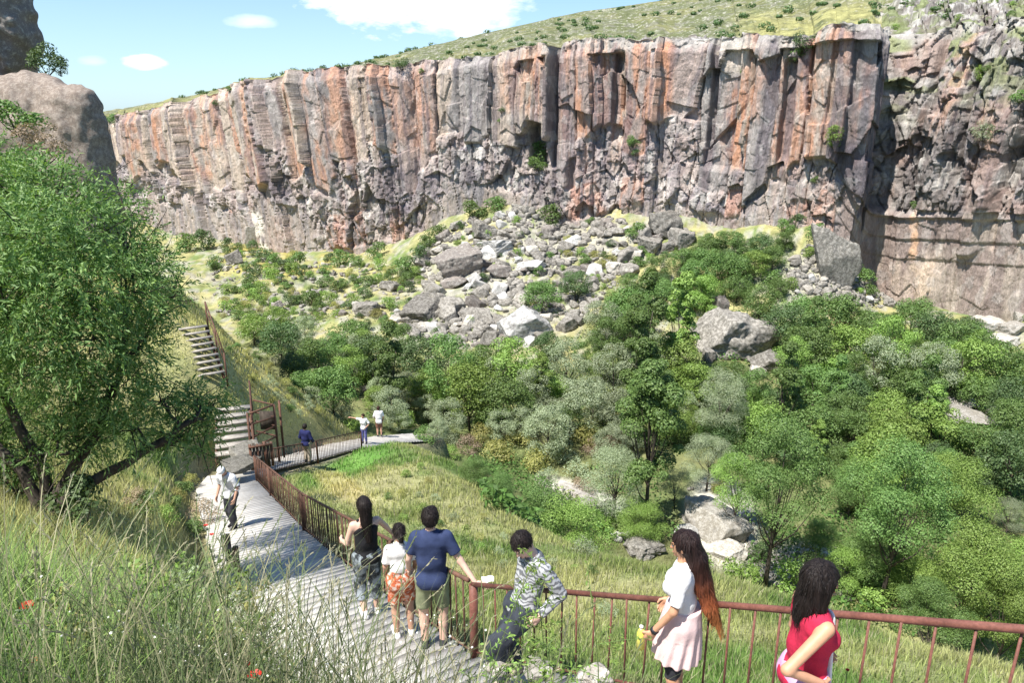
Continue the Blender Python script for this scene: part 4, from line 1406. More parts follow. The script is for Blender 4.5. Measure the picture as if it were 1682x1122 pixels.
# ------------------------------------------------------------------ trees of the valley
T_ = [  # u, v, width, kind  (crown centres in the photo)
    (460, 560, 62, 'dark'), (415, 535, 50, 'bright'), (520, 585, 66, 'mid'), (575, 560, 70, 'mid'), (610, 590, 70, 'dark'), (545, 640, 80, 'mid'), (640, 600, 66, 'mid'), (560, 615, 50, 'grey'),
    (690, 590, 74, 'dark'), (735, 605, 90, 'bright'), (790, 590, 70, 'mid'), (850, 600, 86, 'bright'), (770, 650, 92, 'bright'), (700, 640, 66, 'bright'), (830, 660, 84, 'mid'), (620, 655, 40, 'bright'),
    (735, 680, 64, 'grey'), (890, 480, 76, 'mid'), (945, 465, 60, 'dark'), (900, 560, 50, 'dark'), (990, 530, 70, 'grey'), (1000, 560, 60, 'mid'), (1040, 500, 70, 'mid'), (1090, 480, 72, 'mid'), (1060, 540, 80, 'mid'),
    (1120, 520, 80, 'bright'), (930, 600, 78, 'grey'), (1010, 610, 84, 'grey'), (870, 640, 72, 'grey'), (955, 660, 90, 'grey'), (900, 700, 88, 'grey'), (1020, 680, 74, 'grey'),
    (1050, 590, 70, 'bright'), (1110, 590, 80, 'bright'), (1140, 620, 70, 'bright'), (1160, 430, 70, 'mid'), (1200, 400, 66, 'mid'), (1250, 400, 60, 'dark'), (1210, 440, 66, 'mid'), (1160, 480, 60, 'bright'), (1250, 490, 70, 'mid'),
    (1240, 430, 60, 'bright'), (1290, 540, 66, 'dark'), (1320, 520, 70, 'mid'), (1370, 520, 74, 'mid'), (1330, 570, 84, 'mid'), (1390, 570, 80, 'bright'), (1430, 540, 66, 'mid'), (1470, 560, 80, 'mid'), (1440, 600, 84, 'grey'),
    (1500, 520, 60, 'mid'), (1540, 540, 74, 'dark'), (1580, 560, 80, 'mid'), (1580, 600, 90, 'bright'), (1640, 600, 80, 'mid'), (1530, 610, 80, 'grey'), (1490, 620, 72, 'mid'), (1340, 630, 76, 'mid'), (1290, 640, 70, 'bright'),
    (1400, 650, 80, 'dark'), (1460, 680, 76, 'bright'), (1260, 690, 80, 'bright'), (1330, 690, 84, 'mid'), (1400, 710, 70, 'mid'), (1470, 710, 96, 'bright'), (1545, 710, 84, 'bright'), (1520, 650, 70, 'mid'),
    (1660, 650, 70, 'dark'), (1680, 700, 80, 'mid'), (1610, 730, 84, 'mid'), (1670, 760, 96, 'dark'), (1540, 750, 72, 'dark'), (1450, 755, 90, 'bright'),
    (1185, 670, 100, 'greyn'), (1100, 680, 84, 'brightn'), (1070, 700, 110, 'talln'), (1165, 750, 84, 'greyn'),
    (1240, 640, 60, 'bright'), (1200, 620, 60, 'mid'), (1370, 610, 60, 'bright'), (1610, 640, 60, 'mid'), (660, 560, 56, 'mid'), (500, 540, 46, 'grey'), (480, 600, 50, 'dark'),
    (1080, 440, 50, 'mid'), (1040, 460, 46, 'mid'), (1300, 590, 60, 'mid'),
]
for t in T_: tree(*t)
tree(1275, 805, 160, 'openn', label='big leafy green tree with a thin dark trunk, right of the sunlit river rock')
tree(1210, 790, 90, 'openn', label='leafy tree just left of the biggest riverside tree')
tree(1475, 830, 165, 'openn', label='big airy tree with a slim dark trunk above the head of the woman in red')
tree(1560, 800, 110, 'brightn', label='rounded bright green tree between the big airy tree and the right edge')
tree(1400, 800, 80, 'midn', label='green tree in the gap between the two biggest riverside trees')
tree(1600, 935, 160, 'openn', label='tall leafy tree above the right part of the railing')
tree(1530, 1000, 120, 'openn', label='leafy tree behind the railing, right of the woman in red')
tree(1690, 950, 130, 'brightn', label='leafy tree cut off by the right picture edge above the railing')
tree(1660, 840, 60, 'greyn', label='pale tree near the right edge by the small meadow')
tree(1010, 790, 110, 'greyn', label='grey-green thinly leaved tree by the stream, left of the slender tree')
tree(1110, 800, 56, 'greyn', label='small pale tree just left of the sunlit river rock')
for u, v, w_, k, l_ in ((820, 800, 110, 'midn', 'broad green tree directly behind the meadow crest, above the striped man'), (890, 830, 100, 'midn', 'green tree behind the striped man, left of the stream'),
                        (940, 870, 70, 'brightn', 'small green tree at the meadow edge right of the striped man'), (1055, 850, 70, 'brightn', 'bright green rounded tree left of the long-haired woman'),
                        (780, 770, 60, 'midn', 'small green tree at the rocky meadow crest'), (1350, 880, 60, 'midn', 'small green tree below the biggest riverside tree')):
    tree(u, v, w_, k, label=l_)
for u, v, w_, k, l_ in ((1440, 905, 110, 'midn', 'green tree just above the railing, left of the slim-trunked tree base'), (1385, 925, 80, 'brightn', 'small bright tree behind the head of the woman in red'),
                        (1650, 1010, 120, 'openn', 'leafy tree behind the right end of the railing'), (1500, 940, 90, 'brightn', 'bright small tree behind the railing between two taller ones'),
                        (1700, 1050, 110, 'midn', 'tree cut by the picture edge, just over the right end of the railing'), (1430, 790, 90, 'bright', 'bright tree between the two biggest riverside trees')):
    tree(u, v, w_, k, label=l_)
# fillers in the thicket
THICK = [(380, 530), (470, 520), (540, 540), (640, 545), (700, 575), (900, 580), (960, 540), (1000, 480), (1060, 470), (1130, 410), (1290, 380), (1290, 440), (1270, 500), (1380, 510), (1500, 520), (1600, 530), (1620, 570), (1682, 590),
         (1682, 800), (1500, 800), (1380, 760), (1200, 720), (1040, 740), (900, 720), (700, 700), (560, 680), (500, 640)]
pts = [(t[0], t[1]) for t in T_] + [(1203, 560), (1190, 530), (1270, 600), (1590, 680), (1240, 570), (1184, 504), (1166, 586)]
for u, v in scatter(THICK, 135, 22):
    if math.hypot(u - 1205, (v - 560)) < 72 or math.hypot((u - 1600) / 60, (v - 680) / 30) < 1: continue
    k = 'mid' if random.random() < .35 else random.choice(('bright', 'grey', 'grey', 'grey') if u < 1150 and v > 560 else ('bright', 'mid', 'dark'))
    tree(u, v, random.uniform(34, 62), k)
# bushes
B_ = [(645, 648, 56, 'blue', 'round blue-grey bush above the two hikers at the bend'), (310, 400, 50, 'mid', None), (335, 398, 40, 'dark', None), (435, 420, 36, 'dark', None), (485, 430, 40, 'mid', None), (560, 425, 44, 'mid', None), (620, 412, 40, 'mid', None),
      (665, 440, 46, 'mid', None), (690, 425, 40, 'dark', None), (720, 385, 44, 'mid', None), (780, 345, 50, 'mid', None), (815, 335, 40, 'mid', None), (860, 325, 22, 'dark', None), (905, 355, 46, 'mid', None), (1045, 380, 40, 'mid', None),
      (700, 400, 40, 'mid', None), (510, 490, 44, 'mid', None), (530, 465, 26, 'mid', None), (470, 470, 24, 'mid', None), (405, 440, 22, 'mid', None), (585, 460, 26, 'mid', None), (640, 500, 30, 'bright', None), (1310, 365, 34, 'dark', None),
      (1340, 385, 40, 'mid', None), (1290, 375, 34, 'mid', None), (1415, 455, 46, 'mid', None), (1050, 430, 30, 'mid', None), (960, 430, 26, 'mid', None), (1160, 395, 36, 'mid', None), (1270, 460, 40, 'mid', None), (1660, 500, 40, 'mid', None),
      (1690, 520, 30, 'mid', None), (575, 695, 40, 'bright', None), (665, 690, 40, 'bright', None), (700, 715, 44, 'mid', None), (740, 720, 40, 'grey', None), (790, 715, 60, 'yellow', None), (820, 740, 66, 'yellow', None), (850, 720, 50, 'yellow', None),
      (880, 760, 60, 'yellow', None), (920, 740, 56, 'grey', None), (950, 770, 50, 'grey', None), (770, 735, 44, 'brown', None), (975, 735, 44, 'brown', None), (1010, 730, 50, 'brown', None), (850, 690, 50, 'grey', None), (960, 720, 50, 'yellow', None),
      (1370, 735, 66, 'dead', None), (1310, 720, 50, 'dead', None), (600, 640, 40, 'dead', None), (540, 560, 36, 'dead', None), (1430, 620, 60, 'dead', None), (960, 800, 40, 'brown', None), (900, 780, 40, 'grey', None), (990, 860, 50, 'bright', None),
      (960, 900, 44, 'grey', None), (1000, 920, 40, 'grey', None), (1385, 770, 40, 'yellow', None), (1400, 830, 50, 'yellow', None), (1640, 800, 40, 'yellow', None), (1340, 930, 60, 'mid', None), (1300, 950, 70, 'bright', None), (1220, 950, 70, 'bright', None),
      (1140, 930, 60, 'bright', None), (1250, 910, 40, 'dark', None), (1180, 800, 40, 'yellow', None), (1140, 830, 34, 'bright', None), (740, 745, 34, 'bright', None), (1400, 940, 60, 'mid', None), (1430, 990, 60, 'bright', None), (1480, 960, 50, 'mid', None)]
for u, v, w_, k, l_ in B_: bush(u, v, w_, k, l_)
pts = [(t[0], t[1]) for t in B_]
for u, v in scatter([(350, 400), (640, 425), (700, 450), (650, 540), (360, 520)], 100, 12): bush(u, v, random.uniform(10, 32), random.choice(('mid', 'mid', 'yellow', 'bright', 'dark', 'mid')))
for u, v in scatter(TALUS, 80, 12): bush(u, v, random.uniform(9, 24), random.choice(('mid', 'yellow', 'bright', 'dark')))
for u, v in scatter(THICK, 26, 20): bush(u, v + 12, random.uniform(26, 44), random.choice(('mid', 'dark', 'bright', 'grey')))
for u, v in scatter([(1050, 400), (1290, 380), (1440, 430), (1500, 500), (1280, 470), (1000, 520)], 30, 16): bush(u, v, random.uniform(14, 30), random.choice(('mid', 'bright', 'dark')))
for u, v in scatter([(340, 520), (430, 590), (540, 680), (480, 690), (400, 620)], 34, 11):
    bush(u, v, random.uniform(9, 22), random.choice(('yellow', 'grey', 'mid', 'yellow')), group='bushes on the near slopes')
# plants rooted in cracks of the cliff
for u, v, w_, k in ((870, 262, 44, 'mid'), (880, 278, 36, 'mid'), (1040, 240, 26, 'mid'), (1045, 255, 18, 'dark'), (1298, 85, 40, 'dark'), (1290, 100, 30, 'mid'), (1374, 228, 30, 'bright'), (1372, 240, 24, 'bright'), (658, 112, 28, 'dark'), (401, 150, 14, 'mid'),
                    (350, 172, 14, 'dark'), (1640, 165, 34, 'mid'), (1600, 228, 44, 'grey'), (1438, 100, 16, 'bright'), (1500, 340, 16, 'mid'), (1345, 300, 16, 'mid'), (1560, 130, 30, 'bright'), (1640, 75, 30, 'mid'), (827, 185, 12, 'dark'), (822, 200, 10, 'mid'),
                    (200, 205, 24, 'dark'), (185, 200, 22, 'mid'), (1200, 120, 10, 'mid'), (690, 120, 12, 'mid'), (1580, 120, 20, 'mid')):
    p, n_ = cliff_px(u, v)
    bush(u, v, w_, k, what='%s shrub rooted in the cliff face' % WORD[k], group='shrubs rooted in the cliff', onto=p + n_ * 0.2)
# hill scrub: far too many and too small to count
rs_ = np.random.default_rng(61)
LP, LN = [], []
for k in range(260):
    u = rs_.uniform(300, 1500); t = rs_.uniform(0.05, 0.99)
    p = plateau_pt(u, t)
    if vnoise(np.array([p.x * .06]), np.array([p.y * .06]), 62)[0] < 0.42: continue
    s_ = rs_.uniform(0.3, 1.0)
    d_ = rs_.normal(size=(70, 3)); d_ /= np.linalg.norm(d_, axis=1)[:, None]
    LP.append(np.array(p) + d_ * s_ * np.array([1.2, 1.2, .6]) * rs_.uniform(.5, 1, (70, 1)) + np.array([0, 0, s_ * .4])); LN.append(d_)
V, F = leaves(np.concatenate(LP), np.concatenate(LN), 0.38, 0.6, rs_)
o = mk('scrub', V, F, M['leaf_dark']); tag(o, 'dark scrub dotted over the dry hill above the cliff', 'scrub', kind='stuff')
for k in range(40):
    u = random.uniform(1440, 1680); t = random.uniform(0.02, 0.6)
    p = plateau_pt(u, t)
    uu, vv = proj(p.x, p.y, p.z)
    if vv < -5: continue
    bush(float(uu), float(vv), random.uniform(8, 18), random.choice(('mid', 'bright', 'grey', 'dark')), what='small shrub on the rocky rim', group='scrub bushes on the hill', onto=p)


# undergrowth closing the floor of the thicket: nobody could count it
rng = np.random.default_rng(909)
n_ = 150000
Yg = rng.uniform(22, 92, n_); Xg = rng.uniform(-0.45, 0.80, n_) * Yg * 1.05
Zg = height(Xg, Yg)
uu, vv = proj(Xg, Yg, Zg)
dens = np.zeros(n_)
for poly, dn in ((THICK, 1.0), ([(1180, 930), (1500, 780), (1700, 780), (1700, 1080), (1440, 1040)], 0.9), ([(760, 740), (1100, 760), (1120, 900), (960, 890), (800, 850)], 0.8), ([(980, 430), (1140, 400), (1300, 380), (1290, 480), (1520, 530), (1300, 560), (1000, 560)], .9), ([(330, 400), (640, 425), (720, 440), (650, 560), (360, 530)], .30), (TALUS, .14), ([(1285, 380), (1420, 440), (1500, 505), (1290, 500)], .3)):
    P_ = np.array(poly, float); ins_ = np.zeros(n_, bool)
    for i in range(len(P_)):
        x1, y1 = P_[i]; x2, y2 = P_[i - 1]
        if y1 == y2: continue
        ins_ ^= ((y1 > vv) != (y2 > vv)) & (uu < (x2 - x1) * (vv - y1) / (y2 - y1) + x1)
    dens = np.maximum(dens, ins_ * dn)
pn = fbm(Xg * 0.35, Yg * 0.35, 910, 3)
rv = np.maximum(blob(uu, vv, 1185, 870, 50, 75, -0.3), blob(uu, vv, 960, 815, 70, 14, 0.35))
ok = (rng.random(n_) < dens * np.clip(0.75 + pn * 1.6, 0, 1)) & (rv < .3)
P = np.stack([Xg, Yg, Zg], -1)[ok]; pn = pn[ok]
P[:, 2] += rng.random(len(P)) ** 0.7 * (0.25 + 1.3 * np.clip(pn + 0.2, 0, 1)) * (1 - 0.6 * sstep(72, 80, P[:, 1]))
nn = rng.normal(size=P.shape) * 0.6 + np.array([0, 0, 0.8]); nn /= np.linalg.norm(nn, axis=1)[:, None]
V, F = leaves(P, nn, 0.26, 0.55, rng)
g = G('undergrowth_leaves', 0.6, 0.25); a = g.attr(); g.base(a)
tr = g.n('ShaderNodeBsdfTranslucent'); g.l(a, tr.inputs[0]); ms = g.n('ShaderNodeMixShader'); ms.inputs[0].default_value = 0.3
g.l(g.b.outputs[0], ms.inputs[1]); g.l(tr.outputs[0], ms.inputs[2]); g.l(ms.outputs[0], g.t.nodes['Material Output'].inputs[0])
hs = fbm(P[:, 0] * 0.2, P[:, 1] * 0.2, 911, 3)
cu = mixc(np.zeros(P.shape) + np.array((0.10, 0.19, 0.045)), np.array((0.25, 0.28, 0.12)), sstep(0, 0.35, hs)) * rng.uniform(0.6, 1.4, (len(P), 1))
yk_ = (sstep(74, 80, P[:, 1]) * sstep(-0.2, 0.1, hs))[:, None]
cu = cu * (1 - yk_) + np.array((0.33, 0.32, 0.13)) * rng.uniform(0.6, 1.2, (len(P), 1)) * yk_
o = mk('undergrowth', V, F, g.m, colr=np.repeat(cu, 4, 0))
tag(o, 'low green undergrowth filling the valley floor between the trees', 'undergrowth', kind='stuff')
# ------------------------------------------------------------------ smooth solids: distance fields turned into one continuous surface
def nets(f, lo, hi, h):
    lo = np.array(lo, float); hi = np.array(hi, float)
    n = np.ceil((hi - lo) / h).astype(int) + 1
    ax = [lo[i] + h * np.arange(n[i]) for i in range(3)]
    val = np.empty(n)
    for i in range(n[0]):
        yy, zz = np.meshgrid(ax[1], ax[2], indexing='ij')
        P = np.stack([np.full(yy.size, ax[0][i]), yy.ravel(), zz.ravel()], -1)
        val[i] = f(P).reshape(n[1], n[2])
    ins = val < 0
    c = sum(ins[a:n[0] - 1 + a, b:n[1] - 1 + b, d:n[2] - 1 + d].astype(np.int8) for a in (0, 1) for b in (0, 1) for d in (0, 1))
    mixed = (c > 0) & (c < 8)
    I = np.argwhere(mixed)
    cid = -np.ones(mixed.shape, np.int64); cid[mixed] = np.arange(len(I))
    acc = np.zeros((len(I), 3)); cnt_ = np.zeros(len(I))
    cor = [(a, b, d) for a in (0, 1) for b in (0, 1) for d in (0, 1)]
    for p in cor:
        for k in range(3):
            if p[k]: continue
            q = list(p); q[k] = 1
            v0 = val[I[:, 0] + p[0], I[:, 1] + p[1], I[:, 2] + p[2]]; v1 = val[I[:, 0] + q[0], I[:, 1] + q[1], I[:, 2] + q[2]]
            m = (v0 < 0) != (v1 < 0)
            t = np.where(m, v0 / np.where(m, v0 - v1, 1), 0)
            pt = np.repeat(np.array(p, float)[None], len(I), 0); pt[:, k] += t
            acc[m] += pt[m]; cnt_[m] += 1
    V = lo + h * (I + acc / np.maximum(cnt_, 1)[:, None])
    F = []
    for k in range(3):
        a, b = (k + 1) % 3, (k + 2) % 3
        sl0 = [slice(None)] * 3; sl1 = [slice(None)] * 3
        sl0[k] = slice(0, n[k] - 1); sl1[k] = slice(1, n[k])
        ch = ins[tuple(sl0)] != ins[tuple(sl1)]
        E = np.argwhere(ch)
        E = E[(E[:, a] > 0) & (E[:, b] > 0) & (E[:, a] < n[a] - 1) & (E[:, b] < n[b] - 1)]
        if not len(E): continue

        def cell(da, db):
            q = E.copy(); q[:, a] += da; q[:, b] += db
            return cid[q[:, 0], q[:, 1], q[:, 2]]
        f4 = np.stack([cell(-1, -1), cell(0, -1), cell(0, 0), cell(-1, 0)], -1)
        out_ = ins[E[:, 0], E[:, 1], E[:, 2]]
        f4[~out_] = f4[~out_][:, ::-1]
        F.append(f4)
    F = np.concatenate(F)
    F = F[(F >= 0).all(1)]
    return V, F


def sd_cone(P, a, b, ra, rb, flat=None):
    a = np.asarray(a, float); b = np.asarray(b, float)
    ba = b - a; pa = P - a
    t = np.clip((pa @ ba) / (ba @ ba + 1e-12), 0, 1)
    q = pa - t[:, None] * ba
    if flat is not None:       # flat = (axis, factor): thinner along axis
        ax_, fa = flat
        ax_ = np.asarray(ax_, float); ax_ = ax_ / np.linalg.norm(ax_)
        q = q + (q @ ax_)[:, None] * ax_ * (1 / fa - 1)
    return np.linalg.norm(q, axis=1) - (ra + (rb - ra) * t)


def sd_ell(P, c, r, R=None):
    q = P - np.asarray(c, float)
    if R is not None: q = q @ R
    r = np.asarray(r, float)
    k0 = np.linalg.norm(q / r, axis=1); k1 = np.linalg.norm(q / r ** 2, axis=1)
    return k0 * (k0 - 1) / (k1 + 1e-9)


def smin(a, b, k):
    h = np.maximum(k - np.abs(a - b), 0) / k
    return np.minimum(a, b) - h * h * k * 0.25


def field(prims, k=0.03):
    """prims: list of ('c', a, b, ra, rb[, flat]) or ('e', c, r[, R])"""
    def f(P):
        d = None
        for p in prims:
            if p[0] == 'c': x = sd_cone(P, *p[1:])
            else: x = sd_ell(P, *p[1:])
            d = x if d is None else smin(d, x, k)
        return d
    lo = np.full(3, 1e9); hi = -lo
    for p in prims:
        if p[0] == 'c': pts_ = [(np.asarray(p[1], float), p[3]), (np.asarray(p[2], float), p[4])]
        else: pts_ = [(np.asarray(p[1], float), max(p[2]))]
        for q, r in pts_:
            lo = np.minimum(lo, q - r); hi = np.maximum(hi, q + r)
    return f, lo, hi


# ------------------------------------------------------------------ rock dome and dark crag on our own side of the valley
def solid_rock(name, cones, h, mat, label, amp=0.5, k=1.6, vert=1.0):
    f0, lo, hi = field([('c', a, b, ra, rb) for a, b, ra, rb in cones], k)

    def f(P):
        d = f0(P)
        return d + amp * 0.5 * np.abs(fbm(P[:, 0] * 1.1 + P[:, 1] * .5, P[:, 2] * 0.55 * vert, 17, 4)) + amp * 0.25 * fbm(P[:, 0] * 3 + P[:, 1], P[:, 2] * 3.0, 18, 3) + amp * fbm(P[:, 0] * 0.35 + P[:, 1] * 0.2, P[:, 2] * 0.3 * vert + P[:, 1] * .1, 7, 4) + amp * 0.5 * fbm(P[:, 0] * 1.3 + P[:, 1] * 0.7, P[:, 2] * 1.1 * vert, 8, 4)
    V, F = nets(f, lo - 1, hi + 1, h)
    o = mk(name, V, F, M[mat], smooth=True)
    tag(o, label, 'rock')
    return o


def A(u, v, Y): return tuple(at(u, v, Y))


solid_rock('rock_dome', [(A(48, 170, 45), A(62, 420, 45), 2.0, 4.0), (A(92, 188, 45), A(100, 420, 45), 2.1, 3.0), (A(126, 180, 44), A(136, 420, 44), 1.55, 2.5), (A(-60, 190, 47), A(-80, 420, 47), 3, 6)], 0.16, 'dome_rock',
           'smooth rounded brown rock dome rising behind the big tree at the left', 0.35, 1.0)
solid_rock('dark_crag', [(A(-2, -130, 52), A(12, 60, 52), 2.0, 2.2), (A(-60, -140, 53), A(-50, 130, 53), 3.5, 4.0)], 0.22, 'talus_dark',
           'dark craggy rock column cut off by the top left picture corner', 1.3, 0.8, 1.0)
p = Vector(A(78, 118, 49))
bush(78, 112, 62, 'dark', label='dark green bush between the dark crag and the rock dome', onto=p)
bush(105, 114, 30, 'dark', label='dark green sprig at the right end of the bush above the rock dome', onto=Vector(A(100, 122, 49)))
# ------------------------------------------------------------------ the boarded path
def ribbon_boards(P, wid, name, label, gap=0.0035, seed=3, bw=0.25):
    rnd = random.Random(seed)
    P = [Vector(p) for p in P]
    mb = MB()
    run = 0
    for i in range(len(P) - 1):
        a, b = P[i], P[i + 1]
        d = b - a; ln = d.length; d.normalize()
        side = Vector((-d.y, d.x, 0)).normalized()
        # turn the boards gradually towards the next stretch
        up = side.cross(d) * -1
        n = int(ln / bw)
        st = ln / n
        nx = (P[min(i + 2, len(P) - 1)] - b); nx = nx.normalized() if nx.length > 0 else d
        pv = (a - P[max(i - 1, 0)]); pv = pv.normalized() if pv.length > 0 else d
        s0 = Vector((-(d + pv).y, (d + pv).x, 0)).normalized(); s1 = Vector((-(d + nx).y, (d + nx).x, 0)).normalized()
        for k in range(n):
            t = (k + 0.5) / n
            sd = (s0 * (1 - t) + s1 * t).normalized()
            dd = Vector((sd.y, -sd.x, 0)); dd.z = d.z / max(1e-6, math.hypot(d.x, d.y)); dd.normalize()
            c = a + d * ln * t + Vector((0, 0, rnd.uniform(-.0022, .0022)))
            w_ = wid * rnd.uniform(0.985, 1.03)
            c = c + sd * rnd.uniform(-.02, .02)
            mb.box(c, st * 1.0 - gap * rnd.uniform(0.6, 1.6), w_, 0.045, (dd, sd, dd.cross(sd)))
        run += ln
    o = mb.build(name, M['boards'])
    tag(o, label, kind='structure')
    return o


ribbon_boards(PC + [np.array([-10.05, 24.9, -12.6])], WID, 'path', 'weathered pale boarded path going down the slope')
ribbon_boards([np.array([-9.75, 24.3, -12.5])] + PC2, WID * 0.9, 'path', 'lower stretch of boarded path past the bend', seed=9)


# ------------------------------------------------------------------ railings
def railing(name, pts_, label, mat_rail, mat_bar, post_at, hgt=1.0, rail_r=0.026, bar_r=0.008, step=0.19, post_r=0.035, low=True, skip=0.0, square=False):
    root = empty(name, tuple(pts_[0]))
    org = Vector(pts_[0])
    P = [Vector(p) - org for p in pts_]
    up = Vector((0, 0, hgt))
    mb = MB()
    mb.tube([p + up for p in P], rail_r, 12); mb.build('top_rail', mat_rail, root, smooth=True)
    if low:
        mb = MB(); mb.tube([p + Vector((0, 0, 0.08)) for p in P], rail_r * 0.55, 8); mb.build('bottom_rail', mat_rail, root, smooth=True)
    S_ = [0]
    for i in range(len(P) - 1): S_.append(S_[-1] + (P[i + 1] - P[i]).length)

    def pt(s):
        s = max(0, min(S_[-1], s))
        for i in range(len(P) - 1):
            if s <= S_[i + 1] + 1e-9:
                t = (s - S_[i]) / max(1e-9, S_[i + 1] - S_[i])
                return P[i].lerp(P[i + 1], t)
        return P[-1]
    mb = MB()
    if square: mb.beam((0, 0, -0.25), (0, 0, hgt + 0.02), post_r * 2, post_r * 2, Vector((0, 1, 0)))
    else: mb.tube([(0, 0, -0.25), (0, 0, hgt * 0.5), (0, 0, hgt - 0.005)], post_r, 12)
    proto = mb.build('post', mat_bar, root, smooth=not square)
    proto.location = pt(post_at[0])
    for s in post_at[1:]:
        c_ = proto.copy(); col.objects.link(c_); c_.parent = root; c_.location = pt(s)
    mb = MB(); mb.tube([(0, 0, 0.0), (0, 0, hgt * 0.5), (0, 0, hgt - 0.01)], bar_r, 6)
    pb = mb.build('baluster', mat_bar, root)
    s = skip + step * 0.6; first = True; n = 0
    rnd = random.Random(4)
    while s < S_[-1] and n < 99:
        if min(abs(s - q) for q in post_at) > step * 0.4:
            if first: c_ = pb; first = False
            else: c_ = pb.copy(); col.objects.link(c_); c_.parent = root
            c_.location = pt(s) + Vector((0, 0, 0.0))
            c_.rotation_euler = (rnd.uniform(-.018, .018), rnd.uniform(-.018, .018), 0)
            n += 1
        s += step * rnd.uniform(0.97, 1.03)
    tag(root, label, 'railing')
    return root


R0 = [tuple(p) for p in RAIL]
L0 = (Vector(R0[1]) - Vector(R0[0])).length; L1 = (Vector(R0[2]) - Vector(R0[1])).length
railing('railing', R0[:3], 'red-brown painted pipe railing in front, behind the two nearest women', M['rust'], M['rust'], [0.05, L0 + L1 - 0.02], rail_r=0.024, bar_r=0.0085, step=0.2, post_r=0.045, hgt=0.91)
fr = [np.array(R0[2]) + np.array((-0.04, 0.07, -0.03))] + [np.array(p) for p in R0[3:]]
Sx = [0]
for i in range(len(fr) - 1): Sx.append(Sx[-1] + float(np.linalg.norm(fr[i + 1] - fr[i])))
fposts = [Sx[1] * .55, Sx[2], Sx[3], Sx[-1] - 0.03]
railing('railing', fr, 'rusty iron railing with thin bars along the boards from the group to the bend', M['iron'], M['iron'], fposts, rail_r=0.024, bar_r=0.011, step=0.2, post_r=0.05, hgt=0.94)
g2 = [tuple(p) for p in LEG2[:3]]
S2 = [0]
for i in range(len(g2) - 1): S2.append(S2[-1] + (Vector(g2[i + 1]) - Vector(g2[i])).length)
railing('railing', g2, 'dark iron railing of the lower path between the bend and the two hikers', M['iron'], M['iron'], [0.03, S2[-1] * .5, S2[-1] - 0.03], rail_r=0.025, bar_r=0.012, step=0.17, post_r=0.045, hgt=0.95)

# low wooden post and stump rail at the left edge of the boards
q = at(388, 935, 10.8); q.z = hz1(q.x, q.y)
root = empty('railing', tuple(q))
mb = MB(); mb.beam((0, 0, -.3), (0.02, 0.01, 0.85), 0.08, 0.08, Vector((0, 1, 0))); mb.build('post', M['iron'], root)
mb = MB(); mb.tube([(0, 0.02, 0.62), (-0.35, 0.6, 0.45), (-0.6, 1.2, 0.18)], 0.03, 8); mb.build('top_rail', M['iron'], root)
mb = MB(); mb.beam((-.5, 0.95, -.4), (-.5, .95, 0.5), 0.09, 0.09, Vector((0, 1, 0))); mb.build('post', M['iron'], root)
tag(root, 'short rusty post with a broken rail at the left edge of the boards', 'railing')


# ------------------------------------------------------------------ stairs up the left slope
def stairs(a, b, wid, n, label, rail_side=1, name='staircase', two=False):
    a = Vector(a); b = Vector(b)
    root = empty(name, tuple(a))
    d = b - a; hd = Vector((d.x, d.y, 0)).normalized(); side = Vector((-hd.y, hd.x, 0))
    run = math.hypot(d.x, d.y) / n; rise = d.z / n
    rnd = random.Random(8)
    m0 = MB(); m0.box((0, 0, 0), wid, run * 0.80, 0.06)
    tread = None
    for k in range(n):
        c = d * ((k + 0.5) / n) + Vector((0, 0, rise * 0.5))
        if tread is None: tread = o = m0.build('tread', M['step'], root)
        else:
            o = tread.copy(); col.objects.link(o); o.parent = root
        o.location = c + side * rnd.uniform(-.03, .03)
        o.rotation_euler = (rnd.uniform(-.02, .02), rnd.uniform(-.02, .02), math.atan2(side.y, side.x) + rnd.uniform(-.03, .03))
    for sg in (-1, 1):
        m = MB(); m.beam(side * sg * wid * 0.46 + Vector((0, 0, -0.12)), d + side * sg * wid * 0.46 + Vector((0, 0, -0.12)), 0.07, 0.2); m.build('stringer', M['iron'], root)
    tag(root, label, 'stairs')
    for sg in ((-1, 1) if two else (rail_side,)):
        P0 = a + side * sg * wid * 0.54 + Vector((0, 0, .05)); P1 = b + side * sg * wid * 0.54 + Vector((0, 0, .05))
        rt = empty('railing', tuple(P0))
        m = MB(); m.tube([(0, 0, .95), P1 - P0 + Vector((0, 0, .95))], .03, 8); m.build('top_rail', M['iron'], rt)
        m = MB(); m.tube([(0, 0, .5), P1 - P0 + Vector((0, 0, .5))], .022, 8); m.build('middle_rail', M['iron'], rt)
        kk = max(2, int((P1 - P0).length / 1.6))
        for k in range(kk + 1):
            m = MB(); c = (P1 - P0) * (k / kk); m.tube([c + Vector((0, 0, -.5)), c + Vector((0, 0, .97))], .035, 8); m.build('post', M['iron'], rt)
        tag(rt, 'rusty hand railing along the right side of the %s' % label.split(',')[0], 'railing')
    return root


s0 = at(385, 752, 25.3); s1 = at(382, 668, 28.2); s2 = at(378, 655, 28.9); s3 = at(318, 556, 33.0)
stairs(s0, s1, 1.35, 7, 'lower flight of wooden steps, climbing left from the bend', -1)
u0_ = place(348, 632, 24.0) + Vector((0, 0, 0.25)); u1_ = place(318, 548, 24.0) + Vector((0, 0, 0.3))
stairs(u0_, u1_, 1.15, 9, 'upper flight of pale wooden steps, half hidden by the tree', -1)
